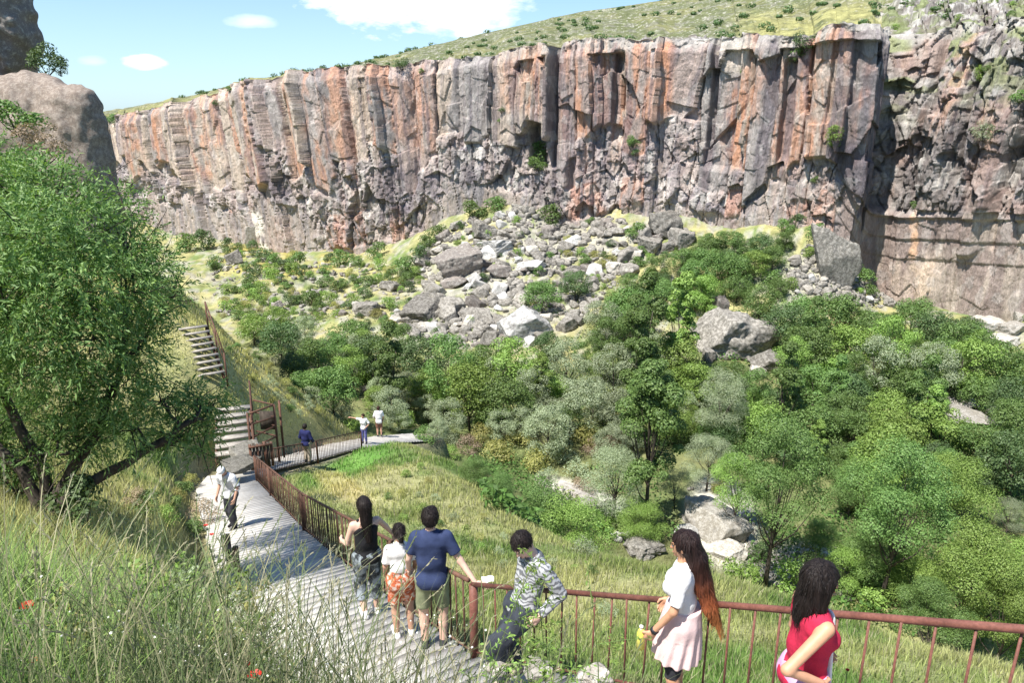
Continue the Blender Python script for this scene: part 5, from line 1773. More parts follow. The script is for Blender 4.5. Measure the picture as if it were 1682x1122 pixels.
# stone slabs at the bottom of the steps
big_rock('stone_slab', 501, 408, 742, 50, 14, 'mossy_stone', 'upper grey stone slab at the bottom of the wooden steps', 0.5, 1.0, onto=Vector(A(400, 748, 24.8)), sub=20, planes=6, rough=.03, cat='slab')
big_rock('stone_slab', 502, 392, 766, 44, 12, 'mossy_stone', 'lower grey stone slab where the steps meet the boards', 0.8, 1.0, onto=Vector(A(388, 772, 23.4)), sub=20, planes=6, rough=.03, cat='slab')

# gate-like fence panel on the landing
gp = at(434, 742, 26.3)
root = empty('fence_panel', tuple(gp))
hh = (742 - 664) / FPX * 28.5
for k, (x, y) in enumerate(((-0.30, -0.5), (0.42, 0.35), (0.50, 0.75), (-0.28, -0.25))):
    m = MB(); m.beam((x, y, -.6), (x, y, hh), .07, .07, Vector((0, 1, 0))); m.build('post', M['iron'], root)
for z0_, z1_ in ((.98, 1.0), (.74, .72), (.44, .52), (.2, .28)):
    m = MB(); m.beam((-.30, -.5, hh * z0_ - .02), (.42, .35, hh * z1_ - .02), .045, .06); m.build('rail', M['iron'], root)
    m = MB(); m.beam((.42, .35, hh * z1_ - .02), (-.5, .75, hh * z1_ + .02), .045, .05); m.build('rail', M['iron'], root)
m = MB(); m.box((.12, .42, hh * .62), .62, .03, hh * .42, None); m.build('sign_board', M['bark'], root)
tag(root, 'rusty brown metal fence corner with a dark board beside the steps', 'fence')
# retaining timber panel at the bend
gp = at(428, 760, 24.6)
root = empty('fence_panel', tuple(gp))
for k in range(7):
    m = MB(); m.box((-.32 + .11 * k, .05 * k, .2), .095, .03, 1.0 + .06 * math.sin(k * 2), None); m.build('board', M['bark'] if k % 2 else M['iron'], root)
m = MB(); m.beam((-.36, -.04, .6), (.36, .26, .6), .05, .07); m.build('rail', M['iron'], root)
tag(root, 'short dark timber panel closing the corner where the path bends', 'fence')
# ------------------------------------------------------------------ the big tree at the left
rng = np.random.default_rng(501)
M['grass'] = None


def front_tree():
    base = at(62, 800, 9.6); base.z = hz1(base.x, base.y) - 0.1
    root = empty('leafy_tree', tuple(base))
    B = np.array(base)
    CL = [(-60, 290, 11.5, 90), (15, 310, 10.8, 72), (90, 320, 10.6, 62), (140, 365, 10.2, 60), (60, 390, 9.6, 90), (-30, 400, 9.8, 90), (215, 350, 11.4, 36), (210, 400, 11.0, 48), (258, 430, 11.0, 38), (200, 470, 10.0, 75),
          (120, 470, 9.4, 85), (20, 480, 9.2, 90), (-60, 500, 9.4, 90), (250, 500, 10.6, 44), (150, 560, 9.4, 80), (60, 570, 9.2, 80), (-40, 590, 9.6, 80), (225, 570, 10.2, 48), (290, 470, 11.0, 20),
          (190, 640, 9.8, 70), (110, 650, 9.8, 60), (262, 655, 10.4, 42), (318, 668, 10.8, 38), (352, 662, 11.0, 22), (325, 715, 10.9, 30), (280, 720, 10.4, 36), (215, 710, 9.8, 44), (150, 710, 10.0, 45), (60, 280, 11.0, 26), (55, 745, 9.8, 34), (135, 745, 9.8, 30), (-25, 745, 9.9, 40), (100, 705, 9.7, 34),
          (108, 290, 10.6, 22), (30, 690, 10.6, 40), (-20, 680, 10.4, 50), (205, 318, 11.2, 16), (150, 300, 11.5, 14)]
    C = []; R = []
    for u, v, Y, r in CL:
        p = at(u, v, Y); dep = Y * math.cos(PITCH) - p.z * math.sin(PITCH)
        C.append(tuple(p)); R.append(r / FPX * dep)
    C = np.array(C); R = np.array(R) * rng.uniform(0.72, 1.02, len(R))
    nt = 6300
    ci = rng.choice(len(C), nt, p=R ** 2 / (R ** 2).sum())
    d = rng.normal(size=(nt, 3)); d /= np.linalg.norm(d, axis=1)[:, None]
    P0 = C[ci] + d * (R[ci] * (0.30 + 0.62 * rng.random(nt) ** 0.7))[:, None] * np.array([1, 1, 0.9])
    dr = d * 0.8 + rng.normal(size=(nt, 3)) * 0.4 + np.array([0, 0, 0.15]); dr /= np.linalg.norm(dr, axis=1)[:, None]
    nl = 14
    t = (np.arange(nl) + 0.5) / nl
    ln = rng.uniform(0.22, 0.48, nt)
    # leaves alternate along each twig
    Pos = P0[:, None] + dr[:, None] * (t[None, :, None] * ln[:, None, None])
    Pos[..., 2] -= (t ** 2)[None] * 0.08 * ln[:, None] * 3
    sd = np.cross(dr, rng.normal(size=(nt, 3))); sd /= np.linalg.norm(sd, axis=1)[:, None]
    sgn = np.where(np.arange(nl) % 2, 1, -1)[None, :, None]
    td = dr[:, None] * 0.75 + sd[:, None] * sgn * 0.8 + rng.normal(size=(nt, nl, 3)) * 0.25
    td[..., 2] -= 0.15
    td /= np.linalg.norm(td, axis=-1)[..., None]
    nn = np.cross(td, rng.normal(size=(nt, nl, 3)) * 0.5 + np.cross(dr, sd)[:, None]); nn /= np.linalg.norm(nn, axis=-1)[..., None]
    bt = np.cross(nn, td)
    L_ = rng.uniform(0.045, 0.105, (nt, nl, 1)); W_ = L_ * rng.uniform(0.22, 0.3, (nt, nl, 1))
    b0 = Pos; m0 = Pos + td * L_ * 0.45; e0 = Pos + td * L_ - np.array([0, 0, 1]) * L_ * 0.1
    V = np.stack([b0, m0 + bt * W_ * 0.5, e0, m0 - bt * W_ * 0.5], 2).reshape(-1, 3)
    V -= B
    mk('crown', V, np.arange(len(V)).reshape(-1, 4), M['leaf_front'], root)
    # trunks and limbs
    mb = MB()
    stems = [((0, 0, 0), (0.1, 0.1, 0.7), (-.35, .3, 1.6), (-.6, .5, 2.6)), ((0, 0, 0), (0.3, 0.1, 0.6), (.8, .3, 1.3), (1.2, .6, 2.3)), ((0, 0, 0), (-.2, .1, .8), (-.9, 0.2, 1.5), (-1.5, .3, 2.2)), ((.05, 0, .1), (.5, .1, .5), (1.3, .4, .9), (2.0, .8, 1.3))]
    nodes = []
    for st in stems:
        P = [Vector(p) for p in st]
        Q = []
        for i in range(3):
            for k in range(4): Q.append(P[i].lerp(P[i + 1], k / 4) + Vector(rng.normal(size=3)) * 0.02)
        Q.append(P[3])
        mb.tube(Q, list(np.linspace(0.10, 0.045, len(Q))), 8)
        nodes += [(q, 0.10 - 0.055 * i / len(Q)) for i, q in enumerate(Q) if i > 3]
    for c in C:
        c = Vector(c - B)
        q, r = min(nodes, key=lambda n_: (n_[0] - c).length + max(0, n_[0].z - c.z) * 2)
        m = q.lerp(c, 0.5) + Vector(rng.normal(size=3)) * 0.12
        mb.tube([q, q.lerp(m, .5) + Vector(rng.normal(size=3)) * 0.04, m, m.lerp(c, .5) + Vector(rng.normal(size=3)) * 0.05, c], [r * .55, r * .45, r * .35, r * .22, 0.006], 6, False)
        for _ in range(9):
            e = c + Vector(rng.normal(size=3)) * 0.33
            s_ = m.lerp(c, rng.uniform(0.1, 1))
            mb.tube([s_, s_.lerp(e, .5) + Vector(rng.normal(size=3)) * 0.04, e], [0.012, 0.008, 0.003], 4, False)
    mb.build('trunk', M['bark'], root, smooth=True)
    tag(root, 'big leafy tree with narrow leaves filling the left side of the picture', 'tree')
    return root


front_tree()
# undergrowth around its foot
for k, (x, y, w_, kd, lb) in enumerate(((-10.35, 21.3, 40, 'mid', 'green tuft hanging over the left edge of the upper boards'), (-10.9, 23.0, 36, 'yellow', 'yellowish tuft at the foot of the steps'), (-9.6, 19.5, 34, 'yellow', 'yellowish tuft at the left board edge behind the walking man'),
                                        (-8.4, 16.8, 34, 'mid', 'green tuft at the left board edge beside the walking man'), (-6.9, 13.4, 44, 'bright', 'leafy tuft on the bank edge left of the short wooden post'))):
    bush(300, 800, w_, kd, label=lb, group='bushes on the near slopes', onto=Vector((x, y, hz1(x, y) + .1)))
# shrubs and weeds breaking up the meadow
pts = []
for u, v in scatter([(600, 745), (700, 760), (770, 830), (880, 900), (1000, 940), (800, 940), (640, 850)], 30, 24):
    bush(u, v, random.uniform(9, 26), random.choice(('grey', 'yellow', 'mid', 'yellow', 'bright')), group='bushes on the near slopes', ymin=9.0, what='low shrub in the meadow')
for k, (u, v, w_, Y, kd, lb) in enumerate(((30, 215, 90, 17, 'mid', 'green bush at the left picture edge below the rock dome'), (75, 262, 80, 15, 'brown', 'reddish brown dry shrub showing above the crown of the big tree'),
                                           (120, 790, 120, 9.6, 'dark', 'dark shrub at the foot of the big left tree'), (20, 760, 110, 10.2, 'dark', 'dark shrub at the left edge under the big tree'),
                                           (230, 760, 60, 12.5, 'mid', 'small green shrub right of the big tree trunk'), (310, 790, 44, 16, 'mid', 'green tuft beside the path, left of the man in the cap'),
                                           (195, 680, 40, 12.5, 'brown', 'dry tangle of twigs seen through the big tree'), (320, 745, 60, 17, 'brown', 'dry brown shrub at the bottom of the steps'))):
    p = at(u, v, Y)
    z = hz1(p.x, p.y)
    if k >= 2: p.z = z + 0.15
    bush(u, v, w_, kd, label=lb, group='bushes on the near slopes', onto=p)

# ------------------------------------------------------------------ grass
g = G('grass_blades', 0.6, 0.25)
tr = g.n('ShaderNodeBsdfTranslucent')
a = g.attr()
g.base(a); g.l(a, tr.inputs[0])
ms = g.n('ShaderNodeMixShader'); ms.inputs[0].default_value = 0.35
g.l(g.b.outputs[0], ms.inputs[1]); g.l(tr.outputs[0], ms.inputs[2]); g.l(ms.outputs[0], g.t.nodes['Material Output'].inputs[0])
M['grass'] = g.m


def blades(P, hgt, wid, colr, seg=3, curve=0.5, seedhead=None, lean=0.25):
    n = len(P)
    a = rng.uniform(0, 2 * np.pi, n)
    dx = np.stack([np.cos(a), np.sin(a), np.zeros(n)], -1)
    sx = np.stack([-np.sin(a + rng.normal(size=n) * .6), np.cos(a + rng.normal(size=n) * .6), np.zeros(n)], -1)
    cv = rng.uniform(0.1, 1.0, n) * curve; ln = rng.normal(size=n) * lean
    V = []; F = []
    lv = seg + 1
    for k in range(lv):
        t = k / seg
        c = P + np.array([0, 0, 1.0]) * (hgt * (t - 0.35 * cv * t * t))[:, None] + dx * (hgt * (ln * t + cv * t * t))[:, None]
        w_ = wid * (1 - t) ** 0.7 if k < seg else wid * 0.0
        if k < seg:
            V.append(c - sx * w_[:, None] / 2); V.append(c + sx * w_[:, None] / 2)
        else: V.append(c)
    m = len(V)
    V = np.stack(V, 1).reshape(-1, 3)
    i0 = np.arange(n) * m
    Q = [np.stack([i0 + 2 * k, i0 + 2 * k + 1, i0 + 2 * k + 3, i0 + 2 * k + 2], -1) for k in range(seg - 1)]
    T = np.stack([i0 + m - 3, i0 + m - 2, i0 + m - 1], -1)
    C_ = np.repeat(colr, m, 0)
    return V, (np.concatenate(Q) if Q else np.zeros((0, 4), int)), T, C_


def grass_obj(name, P, hgt, wid, colr, label, **k):
    V, Q, T, C_ = blades(P, hgt, wid, colr, **k)
    o = mk(name, V, [Q, T] if len(Q) else [T], M['grass'], colr=np.clip(C_, 0, 1))
    tag(o, label, 'grass', kind='stuff')
    return o


def field_pts(n, y0, y1, power, umin=-150, umax=1830):
    Y = y0 * (y1 / y0) ** rng.random(n) if power == 0 else (y0 ** (1 - power) + rng.random(n) * (y1 ** (1 - power) - y0 ** (1 - power))) ** (1 / (1 - power))
    X = rng.uniform(-0.80, 0.80, n) * Y * 1.12
    pd, _ = path_dist(X, Y)
    ok = (pd > 1.12)
    X = X[ok]; Y = Y[ok]
    Z = height(X, Y)
    u, v = proj(X, Y, Z)
    ok = (v < 1500)
    return np.stack([X[ok], Y[ok], Z[ok]], -1), u[ok], v[ok]


# meadow, banks and spur
P, u, v = field_pts(330000, 3.0, 44, 0.65)
c = patches(P[:, 0], P[:, 1], P[:, 2])
pn = fbm(P[:, 0] * 0.8, P[:, 1] * 0.8, 601, 3)
keep = rng.random(len(P)) < np.clip(0.85 + pn, 0.25, 1)
P = P[keep]; c = c[keep]; pn = pn[keep]
hg = (0.15 + 0.12 * rng.random(len(P)) + 0.16 * np.clip(pn, -0.3, 1)) * (0.8 + 0.25 * (P[:, 1] > 6)) * np.where(P[:, 0] > -0.43 * P[:, 1] + 1, 0.85, 1.15)
c = c * rng.uniform(0.75, 1.55, (len(P), 1)) * np.array([1.0, 1.06, 0.9])
hay = rng.random(len(P)) < 0.13
c[hay] = np.array((0.42, 0.40, 0.24)) * rng.uniform(0.7, 1.2, (hay.sum(), 1))
pd, _ = path_dist(P[:, 0], P[:, 1])
hg *= 0.5 + 0.5 * sstep(1.1, 1.8, pd)
grass_obj('meadow_grass', P, hg, 0.006 + 0.0011 * P[:, 1], c, 'hay-coloured green grass covering the slopes on both sides of the path', seg=2, curve=0.5)
# tall grass right in front
nf = 42000
X = rng.uniform(-4.8, 0.7, nf); Y = rng.uniform(1.7, 6.2, nf)
pd, _ = path_dist(X, Y)
Z = height(X, Y)
u, v = proj(X, Y, Z + 0.3)
dens = np.where(u < 400, 1.0, np.where(u < 560, 0.5, 0.30))
ok = (pd > 1.25) & (rng.random(nf) < dens) & (Y > 1.9)
P = np.stack([X, Y, Z], -1)[ok]
n_ = len(P)
cc = np.array((0.12, 0.25, 0.05)) + (np.array((0.40, 0.50, 0.16)) - np.array((0.12, 0.25, 0.05))) * (rng.random((n_, 1)) ** 1.3)
cc *= rng.uniform(0.7, 1.3, (n_, 1))
hg = rng.uniform(0.28, 0.85, n_) * (1 - 0.25 * (P[:, 0] > -1.5))
grass_obj('tall_grass', P, hg, rng.uniform(0.005, 0.011, n_), cc, 'tall green grass right in front of the camera', seg=5, curve=0.75, lean=0.3)
nf = 5200
X = rng.uniform(-1.9, 0.55, nf); Y = rng.uniform(1.9, 3.6, nf)
pd, _ = path_dist(X, Y)
ok = pd > 1.12
P = np.stack([X, Y, height(X, Y)], -1)[ok]; n_ = len(P)
cc = (np.array((0.10, 0.17, 0.05)) + (np.array((0.34, 0.36, 0.20)) - np.array((0.10, 0.17, 0.05))) * rng.random((n_, 1))) * rng.uniform(0.6, 1.25, (n_, 1))
grass_obj('tall_grass', P, rng.uniform(0.45, 1.15, n_), rng.uniform(0.0028, 0.006, n_), cc, 'loose tall grass at the bottom edge in front of the boards', seg=6, curve=0.8, lean=0.25)
# thin dry stems with seed heads
ns = 1500
X = rng.uniform(-4.6, 1.0, ns); Y = rng.uniform(2.0, 5.6, ns)
pd, _ = path_dist(X, Y)
ok = pd > 1.2
X = np.concatenate([X[ok], rng.uniform(-1.8, 0.35, 1150)]); Y = np.concatenate([Y[ok], rng.uniform(1.9, 3.4, 1150)])
ex = np.arange(len(X)) >= len(X) - 1150
pd, _ = path_dist(X, Y); ok = pd > 1.12; X = X[ok]; Y = Y[ok]; ex = ex[ok]
P = np.stack([X, Y, height(X, Y)], -1)
n_ = len(P)
hh_ = np.where(ex, rng.uniform(0.7, 1.45, n_), rng.uniform(0.6, 1.15, n_))
SVx, SFx, SCx = [], [], []
cnt_v = 0
aa = rng.uniform(0, 6.28, n_); cvv = rng.uniform(0.1, 0.75, n_)
tone = rng.random(n_)
for i in range(n_):
    dxx = Vector((math.cos(aa[i]), math.sin(aa[i]), 0)); hgt_ = hh_[i]
    sdv = Vector((1, 0, 0.0))
    pts_ = []
    for k in range(8):
        t = k / 7
        pts_.append(Vector(P[i]) + Vector((0, 0, hgt_ * (t - 0.3 * cvv[i] * t * t * t))) + dxx * hgt_ * cvv[i] * (0.25 * t + 0.5 * t ** 3))
    base_c = (np.array((0.34, 0.32, 0.19)) if tone[i] > 0.55 else np.array((0.13, 0.17, 0.07))) * (0.6 + 0.7 * rng.random())
    w0 = 0.0017
    vs = []
    for k, q in enumerate(pts_):
        vs += [tuple(q - sdv * w0), tuple(q + sdv * w0)]
    SVx.append(np.array(vs)); SCx.append(np.repeat(base_c[None], len(vs), 0))
    f = [(2 * k, 2 * k + 1, 2 * k + 3, 2 * k + 2) for k in range(7)]
    SFx.append(np.array(f) + cnt_v); cnt_v += len(vs)
    if tone[i] > 0.25:      # the spikelets
        hc_ = (np.array((0.40, 0.37, 0.24)) if tone[i] > 0.55 else np.array((0.20, 0.22, 0.10))) * rng.uniform(.7, 1.15)
        tip = pts_[-1]; dd_ = (pts_[-1] - pts_[-2]).normalized()
        for k in range(9):
            q = tip - dd_ * 0.0135 * k
            e = q + (dd_ + Vector(rng.normal(size=3)) * 0.28) * 0.024
            b_ = dd_.cross(Vector(rng.normal(size=3))).normalized() * 0.0032
            m_ = (q + e) / 2
            vs = [tuple(q), tuple(m_ + b_), tuple(e), tuple(m_ - b_)]
            SVx.append(np.array(vs)); SCx.append(np.repeat(hc_[None], 4, 0)); SFx.append(np.arange(4)[None] + cnt_v); cnt_v += 4
o = mk('grass_stems', np.concatenate(SVx), np.concatenate(SFx), M['grass'], colr=np.concatenate(SCx))
tag(o, 'thin dry grass stems with seed heads rising over the front grass', 'grass', kind='stuff')

# ------------------------------------------------------------------ flowers and weeds in the grass
simple('poppy_red', (0.55, 0.025, 0.015), 0.5, 40, 0.2)
simple('stem_green', (0.12, 0.19, 0.05), 0.7)
simple('petal_white', (0.75, 0.74, 0.68), 0.6)
simple('poppy_heart', (0.02, 0.015, 0.015), 0.7)


def poppy(u, v, Y, r, label):
    p = at(u, v, Y); zg = hz1(p.x, p.y)
    root = empty('poppy', (p.x, p.y, zg))
    hh_ = max(0.15, p.z - zg)
    m = MB(); m.tube([(0, 0, 0), (0.01, 0, hh_ * .6), (0, 0, hh_)], 0.0025, 5); m.build('stem', M['stem_green'], root)
    V = []; F = []; n0 = 0
    for k in range(5):
        a0 = k * 1.2566
        g1 = []
        for i in range(4):
            for j in range(5):
                rr = r * (0.12 + 0.88 * i / 3); an = a0 + (j - 2) * 0.36 * (1.0 if i else 0.6)
                g1.append((math.cos(an) * rr, math.sin(an) * rr, hh_ + r * (0.5 * (i / 3) ** 1.5 + 0.10 * math.sin(j * 2.2 + k)) - 0.03 * r * k))
        V += g1
        F += [(n0 + i * 5 + j, n0 + i * 5 + j + 1, n0 + i * 5 + j + 6, n0 + i * 5 + j + 5) for i in range(3) for j in range(4)]
        n0 += 20
    mk('petals', V, np.array(F), M['poppy_red'], root, smooth=True)
    m = MB(); m.tube([(0, 0, hh_ - .002), (0, 0, hh_ + r * .4)], r * 0.16, 8); m.build('heart', M['poppy_heart'], root)
    root.rotation_euler = (0.0, 0, random.uniform(0, 6))
    tag(root, label, 'flower', 'red poppies in the grass')


for q in ((44, 998, 3.2, .034, 'red poppy at the left edge of the front grass'), (56, 1088, 2.7, .020, 'small red poppy low at the left, below the left-edge poppy'), (418, 1112, 2.5, .028, 'bright red poppy at the bottom edge of the picture'),
          (407, 1092, 2.9, .015, 'small faded red poppy just above the one at the bottom edge'), (338, 864, 8.6, .026, 'pinkish poppy beside the path, left of the walking man'), (348, 879, 8.2, .026, 'second pinkish poppy beside the path, slightly lower'),
          (1392, 1102, 3.8, .012, 'tiny red poppy behind the woman in red')):
    poppy(*q)
# small white flowers
V = []; F = []; n0 = 0
for _ in range(190):
    u = random.uniform(0, 800); v = random.uniform(1000, 1130) if u > 100 else random.uniform(940, 1120)
    Y = random.uniform(2.2, 3.6)
    p = at(u, v, Y)
    r = random.uniform(0.003, 0.0065)
    k0 = Vector(np.random.default_rng(n0).normal(size=3)) * 0.4 + Vector((0, -0.3, 1)); k0.normalize()
    x = k0.orthogonal().normalized(); y = k0.cross(x)
    for a_ in range(5):
        an = a_ * 1.2566
        d1 = x * math.cos(an) + y * math.sin(an); d2 = x * math.cos(an + .5) + y * math.sin(an + .5); d0 = x * math.cos(an - .5) + y * math.sin(an - .5)
        V += [tuple(p), tuple(p + d0 * r * .7), tuple(p + d1 * r), tuple(p + d2 * r * .7)]; F.append((n0, n0 + 1, n0 + 2, n0 + 3)); n0 += 4
    zg = hz1(p.x, p.y)
o = mk('wildflowers', V, np.array(F), M['petal_white']); tag(o, 'tiny white wildflowers scattered in the front grass', 'flowers', kind='stuff')


def weed(u, v, Y, hgt_, label, n=26, leaf=0.035, spread=0.35, mat='leaf_bright', name='weed', seed=1, yellow=False):
    """an upright leafy plant; (u, v) is its tip in the photo"""
    rr = np.random.default_rng(seed)
    p = at(u, v, Y); zg = hz1(p.x, p.y)
    root = empty(name, (p.x, p.y, zg))
    H = max(hgt_, p.z - zg)
    mb = MB()
    ax = [Vector((0.05 * math.sin(3 * t) * H, 0.02 * H * math.cos(2 * t), H * t)) for t in np.linspace(0, 1, 8)]
    mb.tube(ax, list(np.linspace(0.006, 0.0015, 8)), 6)
    LP = []; LN = []
    for k in range(n):
        t = 0.25 + 0.75 * k / n
        i = min(6, int(t * 7)); a0 = ax[i].lerp(ax[i + 1], t * 7 - i)
        an = k * 2.4 + rr.uniform(-.3, .3)
        ln = H * spread * (1.1 - t) * rr.uniform(0.6, 1.1) + 0.03
        e = a0 + Vector((math.cos(an), math.sin(an), rr.uniform(0.2, 0.8))) * ln
        mb.tube([a0, a0.lerp(e, .5) + Vector((0, 0, .01)), e], [0.0025, 0.0018, 0.001], 4, False)
        for j in range(11):
            q = a0.lerp(e, 0.15 + 0.85 * j / 10) + Vector(rr.normal(size=3)) * leaf * 0.35
            LP.append(tuple(q)); nn_ = rr.normal(size=3) + np.array([0, 0, 1.0]); LN.append(nn_ / np.linalg.norm(nn_))
    mb.build('stem', M['stem_green'], root)
    V, F = leaves(np.array(LP), np.array(LN), leaf, 0.4, rr)
    mk('leaves', V, F, M[mat], root)
    tag(root, label, 'plant', 'weeds in the front grass')


weed(868, 905, 3.6, 0.9, 'tall feathery weed standing in front of the striped man', 44, 0.034, 0.22, seed=2)
weed(842, 962, 3.5, 0.8, 'leafy weed left of the feathery one in front of the striped man', 30, 0.034, 0.22, seed=3)
weed(962, 945, 3.4, 0.8, 'sparse forked weed between the striped man and the long-haired woman', 7, 0.028, 0.5, seed=4)
weed(890, 1040, 3.0, 0.6, 'leafy weed at the bottom right of the feathery one', 26, 0.035, 0.3, seed=5)
weed(800, 1050, 3.0, 0.6, 'bushy green weed at the bottom, below the thick railing post', 30, 0.032, 0.35, seed=6)
weed(372, 960, 3.4, 0.8, 'yellow-flowered weed left of the boards', 30, 0.022, 0.25, 'leaf_yellow', seed=7)
weed(405, 1010, 3.0, 0.8, 'dark leafy weed at the right edge of the front grass', 22, 0.028, 0.2, seed=8)
weed(330, 1010, 3.0, 0.8, 'yellowish weed in the middle of the front grass', 26, 0.022, 0.25, 'leaf_yellow', seed=9)
weed(940, 1085, 3.0, 0.5, 'small leafy weed by the foot of the red-brown railing', 22, 0.03, 0.3, seed=10)
weed(1000, 1040, 4.3, 0.5, 'green weed behind the balusters left of the long-haired woman', 20, 0.03, 0.3, seed=11)
weed(300, 905, 6.5, 0.8, 'leafy thistle on the bank left of the walking man', 24, 0.05, 0.25, seed=12)
weed(60, 930, 3.4, 0.8, 'pale green weed at the left edge of the front grass', 24, 0.04, 0.25, seed=13)
for k, (u, v, a_, b_, lb) in enumerate(((885, 1112, 44, 26, 'pale rough stone at the bottom edge, below the striped man'), (815, 1108, 30, 18, 'small pale stone left of the one below the striped man'), (980, 1120, 50, 22, 'whitish flat stone at the bottom edge by the railing foot'))):
    big_rock('stone', 520 + k, u, v, a_, b_, 'pale_rock', lb, 0.3 * k, 0.9, onto=at(u, v, 4.4), sub=20, cat='stone')

# leafy weeds mixed into the front grass
rw = np.random.default_rng(88)
for k in range(22):
    u = rw.uniform(10, 420); v = 900 + rw.uniform(0, 190); Y = rw.uniform(2.7, 4.2)
    w0 = ['broad-leaved green weed', 'small pale weed', 'yellow-green weed', 'feathery dark weed'][k % 4]
    p_ = at(u, v, Y)
    weed(u, v, Y, 0.45, 'x', 18, [0.055, 0.03, 0.04, 0.028][k % 4], 0.3, ['leaf_bright', 'leaf_grey', 'leaf_yellow', 'leaf_mid'][k % 4], seed=100 + k)
    o_ = [q for q in bpy.data.objects if q.get('label') == 'x'][0]
    o_['label'] = ''
    REG.append((o_, w0, 'plant', u, v, 'weeds in the front grass'))
LM += [(44, 998, 'the left-edge poppy'), (418, 1112, 'the bottom-edge poppy'), (385, 915, 'the short rusty post'), (230, 980, 'the middle of the front grass')]
# ------------------------------------------------------------------ people
simple('skin_tan', (0.50, 0.29, 0.20), 0.55, 20, 0.08, 0.35)
simple('skin_light', (0.66, 0.43, 0.33), 0.55, 20, 0.08, 0.35)
simple('skin_warm', (0.56, 0.30, 0.18), 0.5, 20, 0.08, 0.4)
simple('eye_dark', (0.02, 0.015, 0.012), 0.25)
simple('eye_white', (0.42, 0.37, 0.34), 0.4)
simple('lip', (0.42, 0.16, 0.13), 0.5)


def hairmat(name, stops, rough=0.55):
    g = G(name, rough, 0.2)
    sx = g.n('ShaderNodeSeparateXYZ'); g.l(g.obj(), sx.inputs[0])
    mr = g.n('ShaderNodeMapRange'); mr.inputs[1].default_value = stops[0]; mr.inputs[2].default_value = stops[1]
    st = g.noise(70, 3, 0.5, st=(1, 1, 0.05))
    ad = g.n('ShaderNodeMath'); ad.operation = 'MULTIPLY_ADD'; g.l(st, ad.inputs[0]); ad.inputs[1].default_value = 0.16; g.l(sx.outputs[2], ad.inputs[2])
    g.l(ad.outputs[0], mr.inputs[0])
    c = g.ramp(mr.outputs[0], stops[2])
    g.base(g.mix(c, g.ramp(st, [(0.3, 0.5), (0.7, 1.6)]), 1.0, 'MULTIPLY'))
    g.bump(st, 0.9, 0.012)
    M[name] = g.m


hairmat('hair_black', (0, 2, [(0, (0.014, 0.010, 0.009)), (1, (0.014, 0.010, 0.009))]))
hairmat('hair_brown', (0, 2, [(0, (0.035, 0.016, 0.010)), (1, (0.035, 0.016, 0.010))]))
hairmat('hair_auburn', (0.92, 1.62, [(0.0, (0.42, 0.17, 0.055)), (0.42, (0.26, 0.075, 0.03)), (0.72, (0.045, 0.016, 0.010)), (1.0, (0.02, 0.011, 0.010))]))


def cloth(name, c, nscale=9, amt=0.12, rough=0.85):
    g = G(name, rough, 0.2)
    n1_ = g.noise(nscale, 4); n2_ = g.noise(160, 2)
    g.base(g.mix(g.mix(c, g.ramp(n1_, [(0.3, 1 - amt), (0.7, 1 + amt)]), 1.0, 'MULTIPLY'), g.ramp(n2_, [(0.3, 0.9), (0.7, 1.08)]), 1.0, 'MULTIPLY'))
    g.bump(n1_, 0.5, 0.02)
    M[name] = g.m


cloth('cloth_black', (0.018, 0.018, 0.02)); cloth('cloth_navy', (0.035, 0.05, 0.115), 7, .2); cloth('cloth_deepnavy', (0.02, 0.024, 0.09))
cloth('cloth_white', (0.80, 0.79, 0.78), 9, .05); cloth('cloth_paleblue', (0.62, 0.68, 0.80)); cloth('cloth_greywhite', (0.62, 0.63, 0.66), 4, .12)
cloth('cloth_dark', (0.035, 0.036, 0.042), 8, .25); cloth('cloth_olive', (0.23, 0.25, 0.15), 8, .2); cloth('cloth_khaki', (0.36, 0.31, 0.24)); cloth('cloth_red', (0.50, 0.025, 0.065), 10, .15)
cloth('cloth_pink', (0.78, 0.58, 0.56), 6, .1); cloth('cloth_purple', (0.12, 0.12, 0.30)); cloth('cloth_brownshort', (0.20, 0.10, 0.07)); cloth('cloth_slate', (0.04, 0.046, 0.058), 9, .4)
cloth('cloth_denimpale', (0.42, 0.52, 0.62), 8, .15); cloth('cloth_lilac', (0.62, 0.36, 0.55))
g = G('cloth_stripes', 0.85, 0.2)
wv = g.n('ShaderNodeTexWave'); wv.wave_type = 'BANDS'; wv.bands_direction = 'Z'
wv.inputs['Scale'].default_value = 7.5; wv.inputs['Distortion'].default_value = 9.5; wv.inputs['Detail'].default_value = 2; wv.inputs['Detail Scale'].default_value = 1.6
g.l(g.obj(), wv.inputs['Vector'])
g.base(g.ramp(wv.outputs['Fac'], [(0.30, (0.14, 0.145, 0.155)), (0.6, (0.42, 0.43, 0.44))]))
M['cloth_stripes'] = g.m
g = G('cloth_camo', 0.85, 0.2)
n1_ = g.noise(11, 3)
g.base(g.ramp(n1_, [(0.42, (0.03, 0.035, 0.04)), (0.5, (0.12, 0.14, 0.15)), (0.6, (0.30, 0.34, 0.37))]))
M['cloth_camo'] = g.m
g = G('cloth_print', 0.85, 0.2)
n1_ = g.noise(16, 3)
g.base(g.ramp(n1_, [(0.38, (0.62, 0.50, 0.44)), (0.5, (0.55, 0.14, 0.05)), (0.62, (0.30, 0.07, 0.04)), (0.7, (0.6, 0.42, 0.36))]))
M['cloth_print'] = g.m
g = G('plastic_yellow', 0.2, 0.5); g.base((0.72, 0.66, 0.12)); M['plastic_yellow'] = g.m
simple('strap_dark', (0.02, 0.02, 0.025), 0.5)

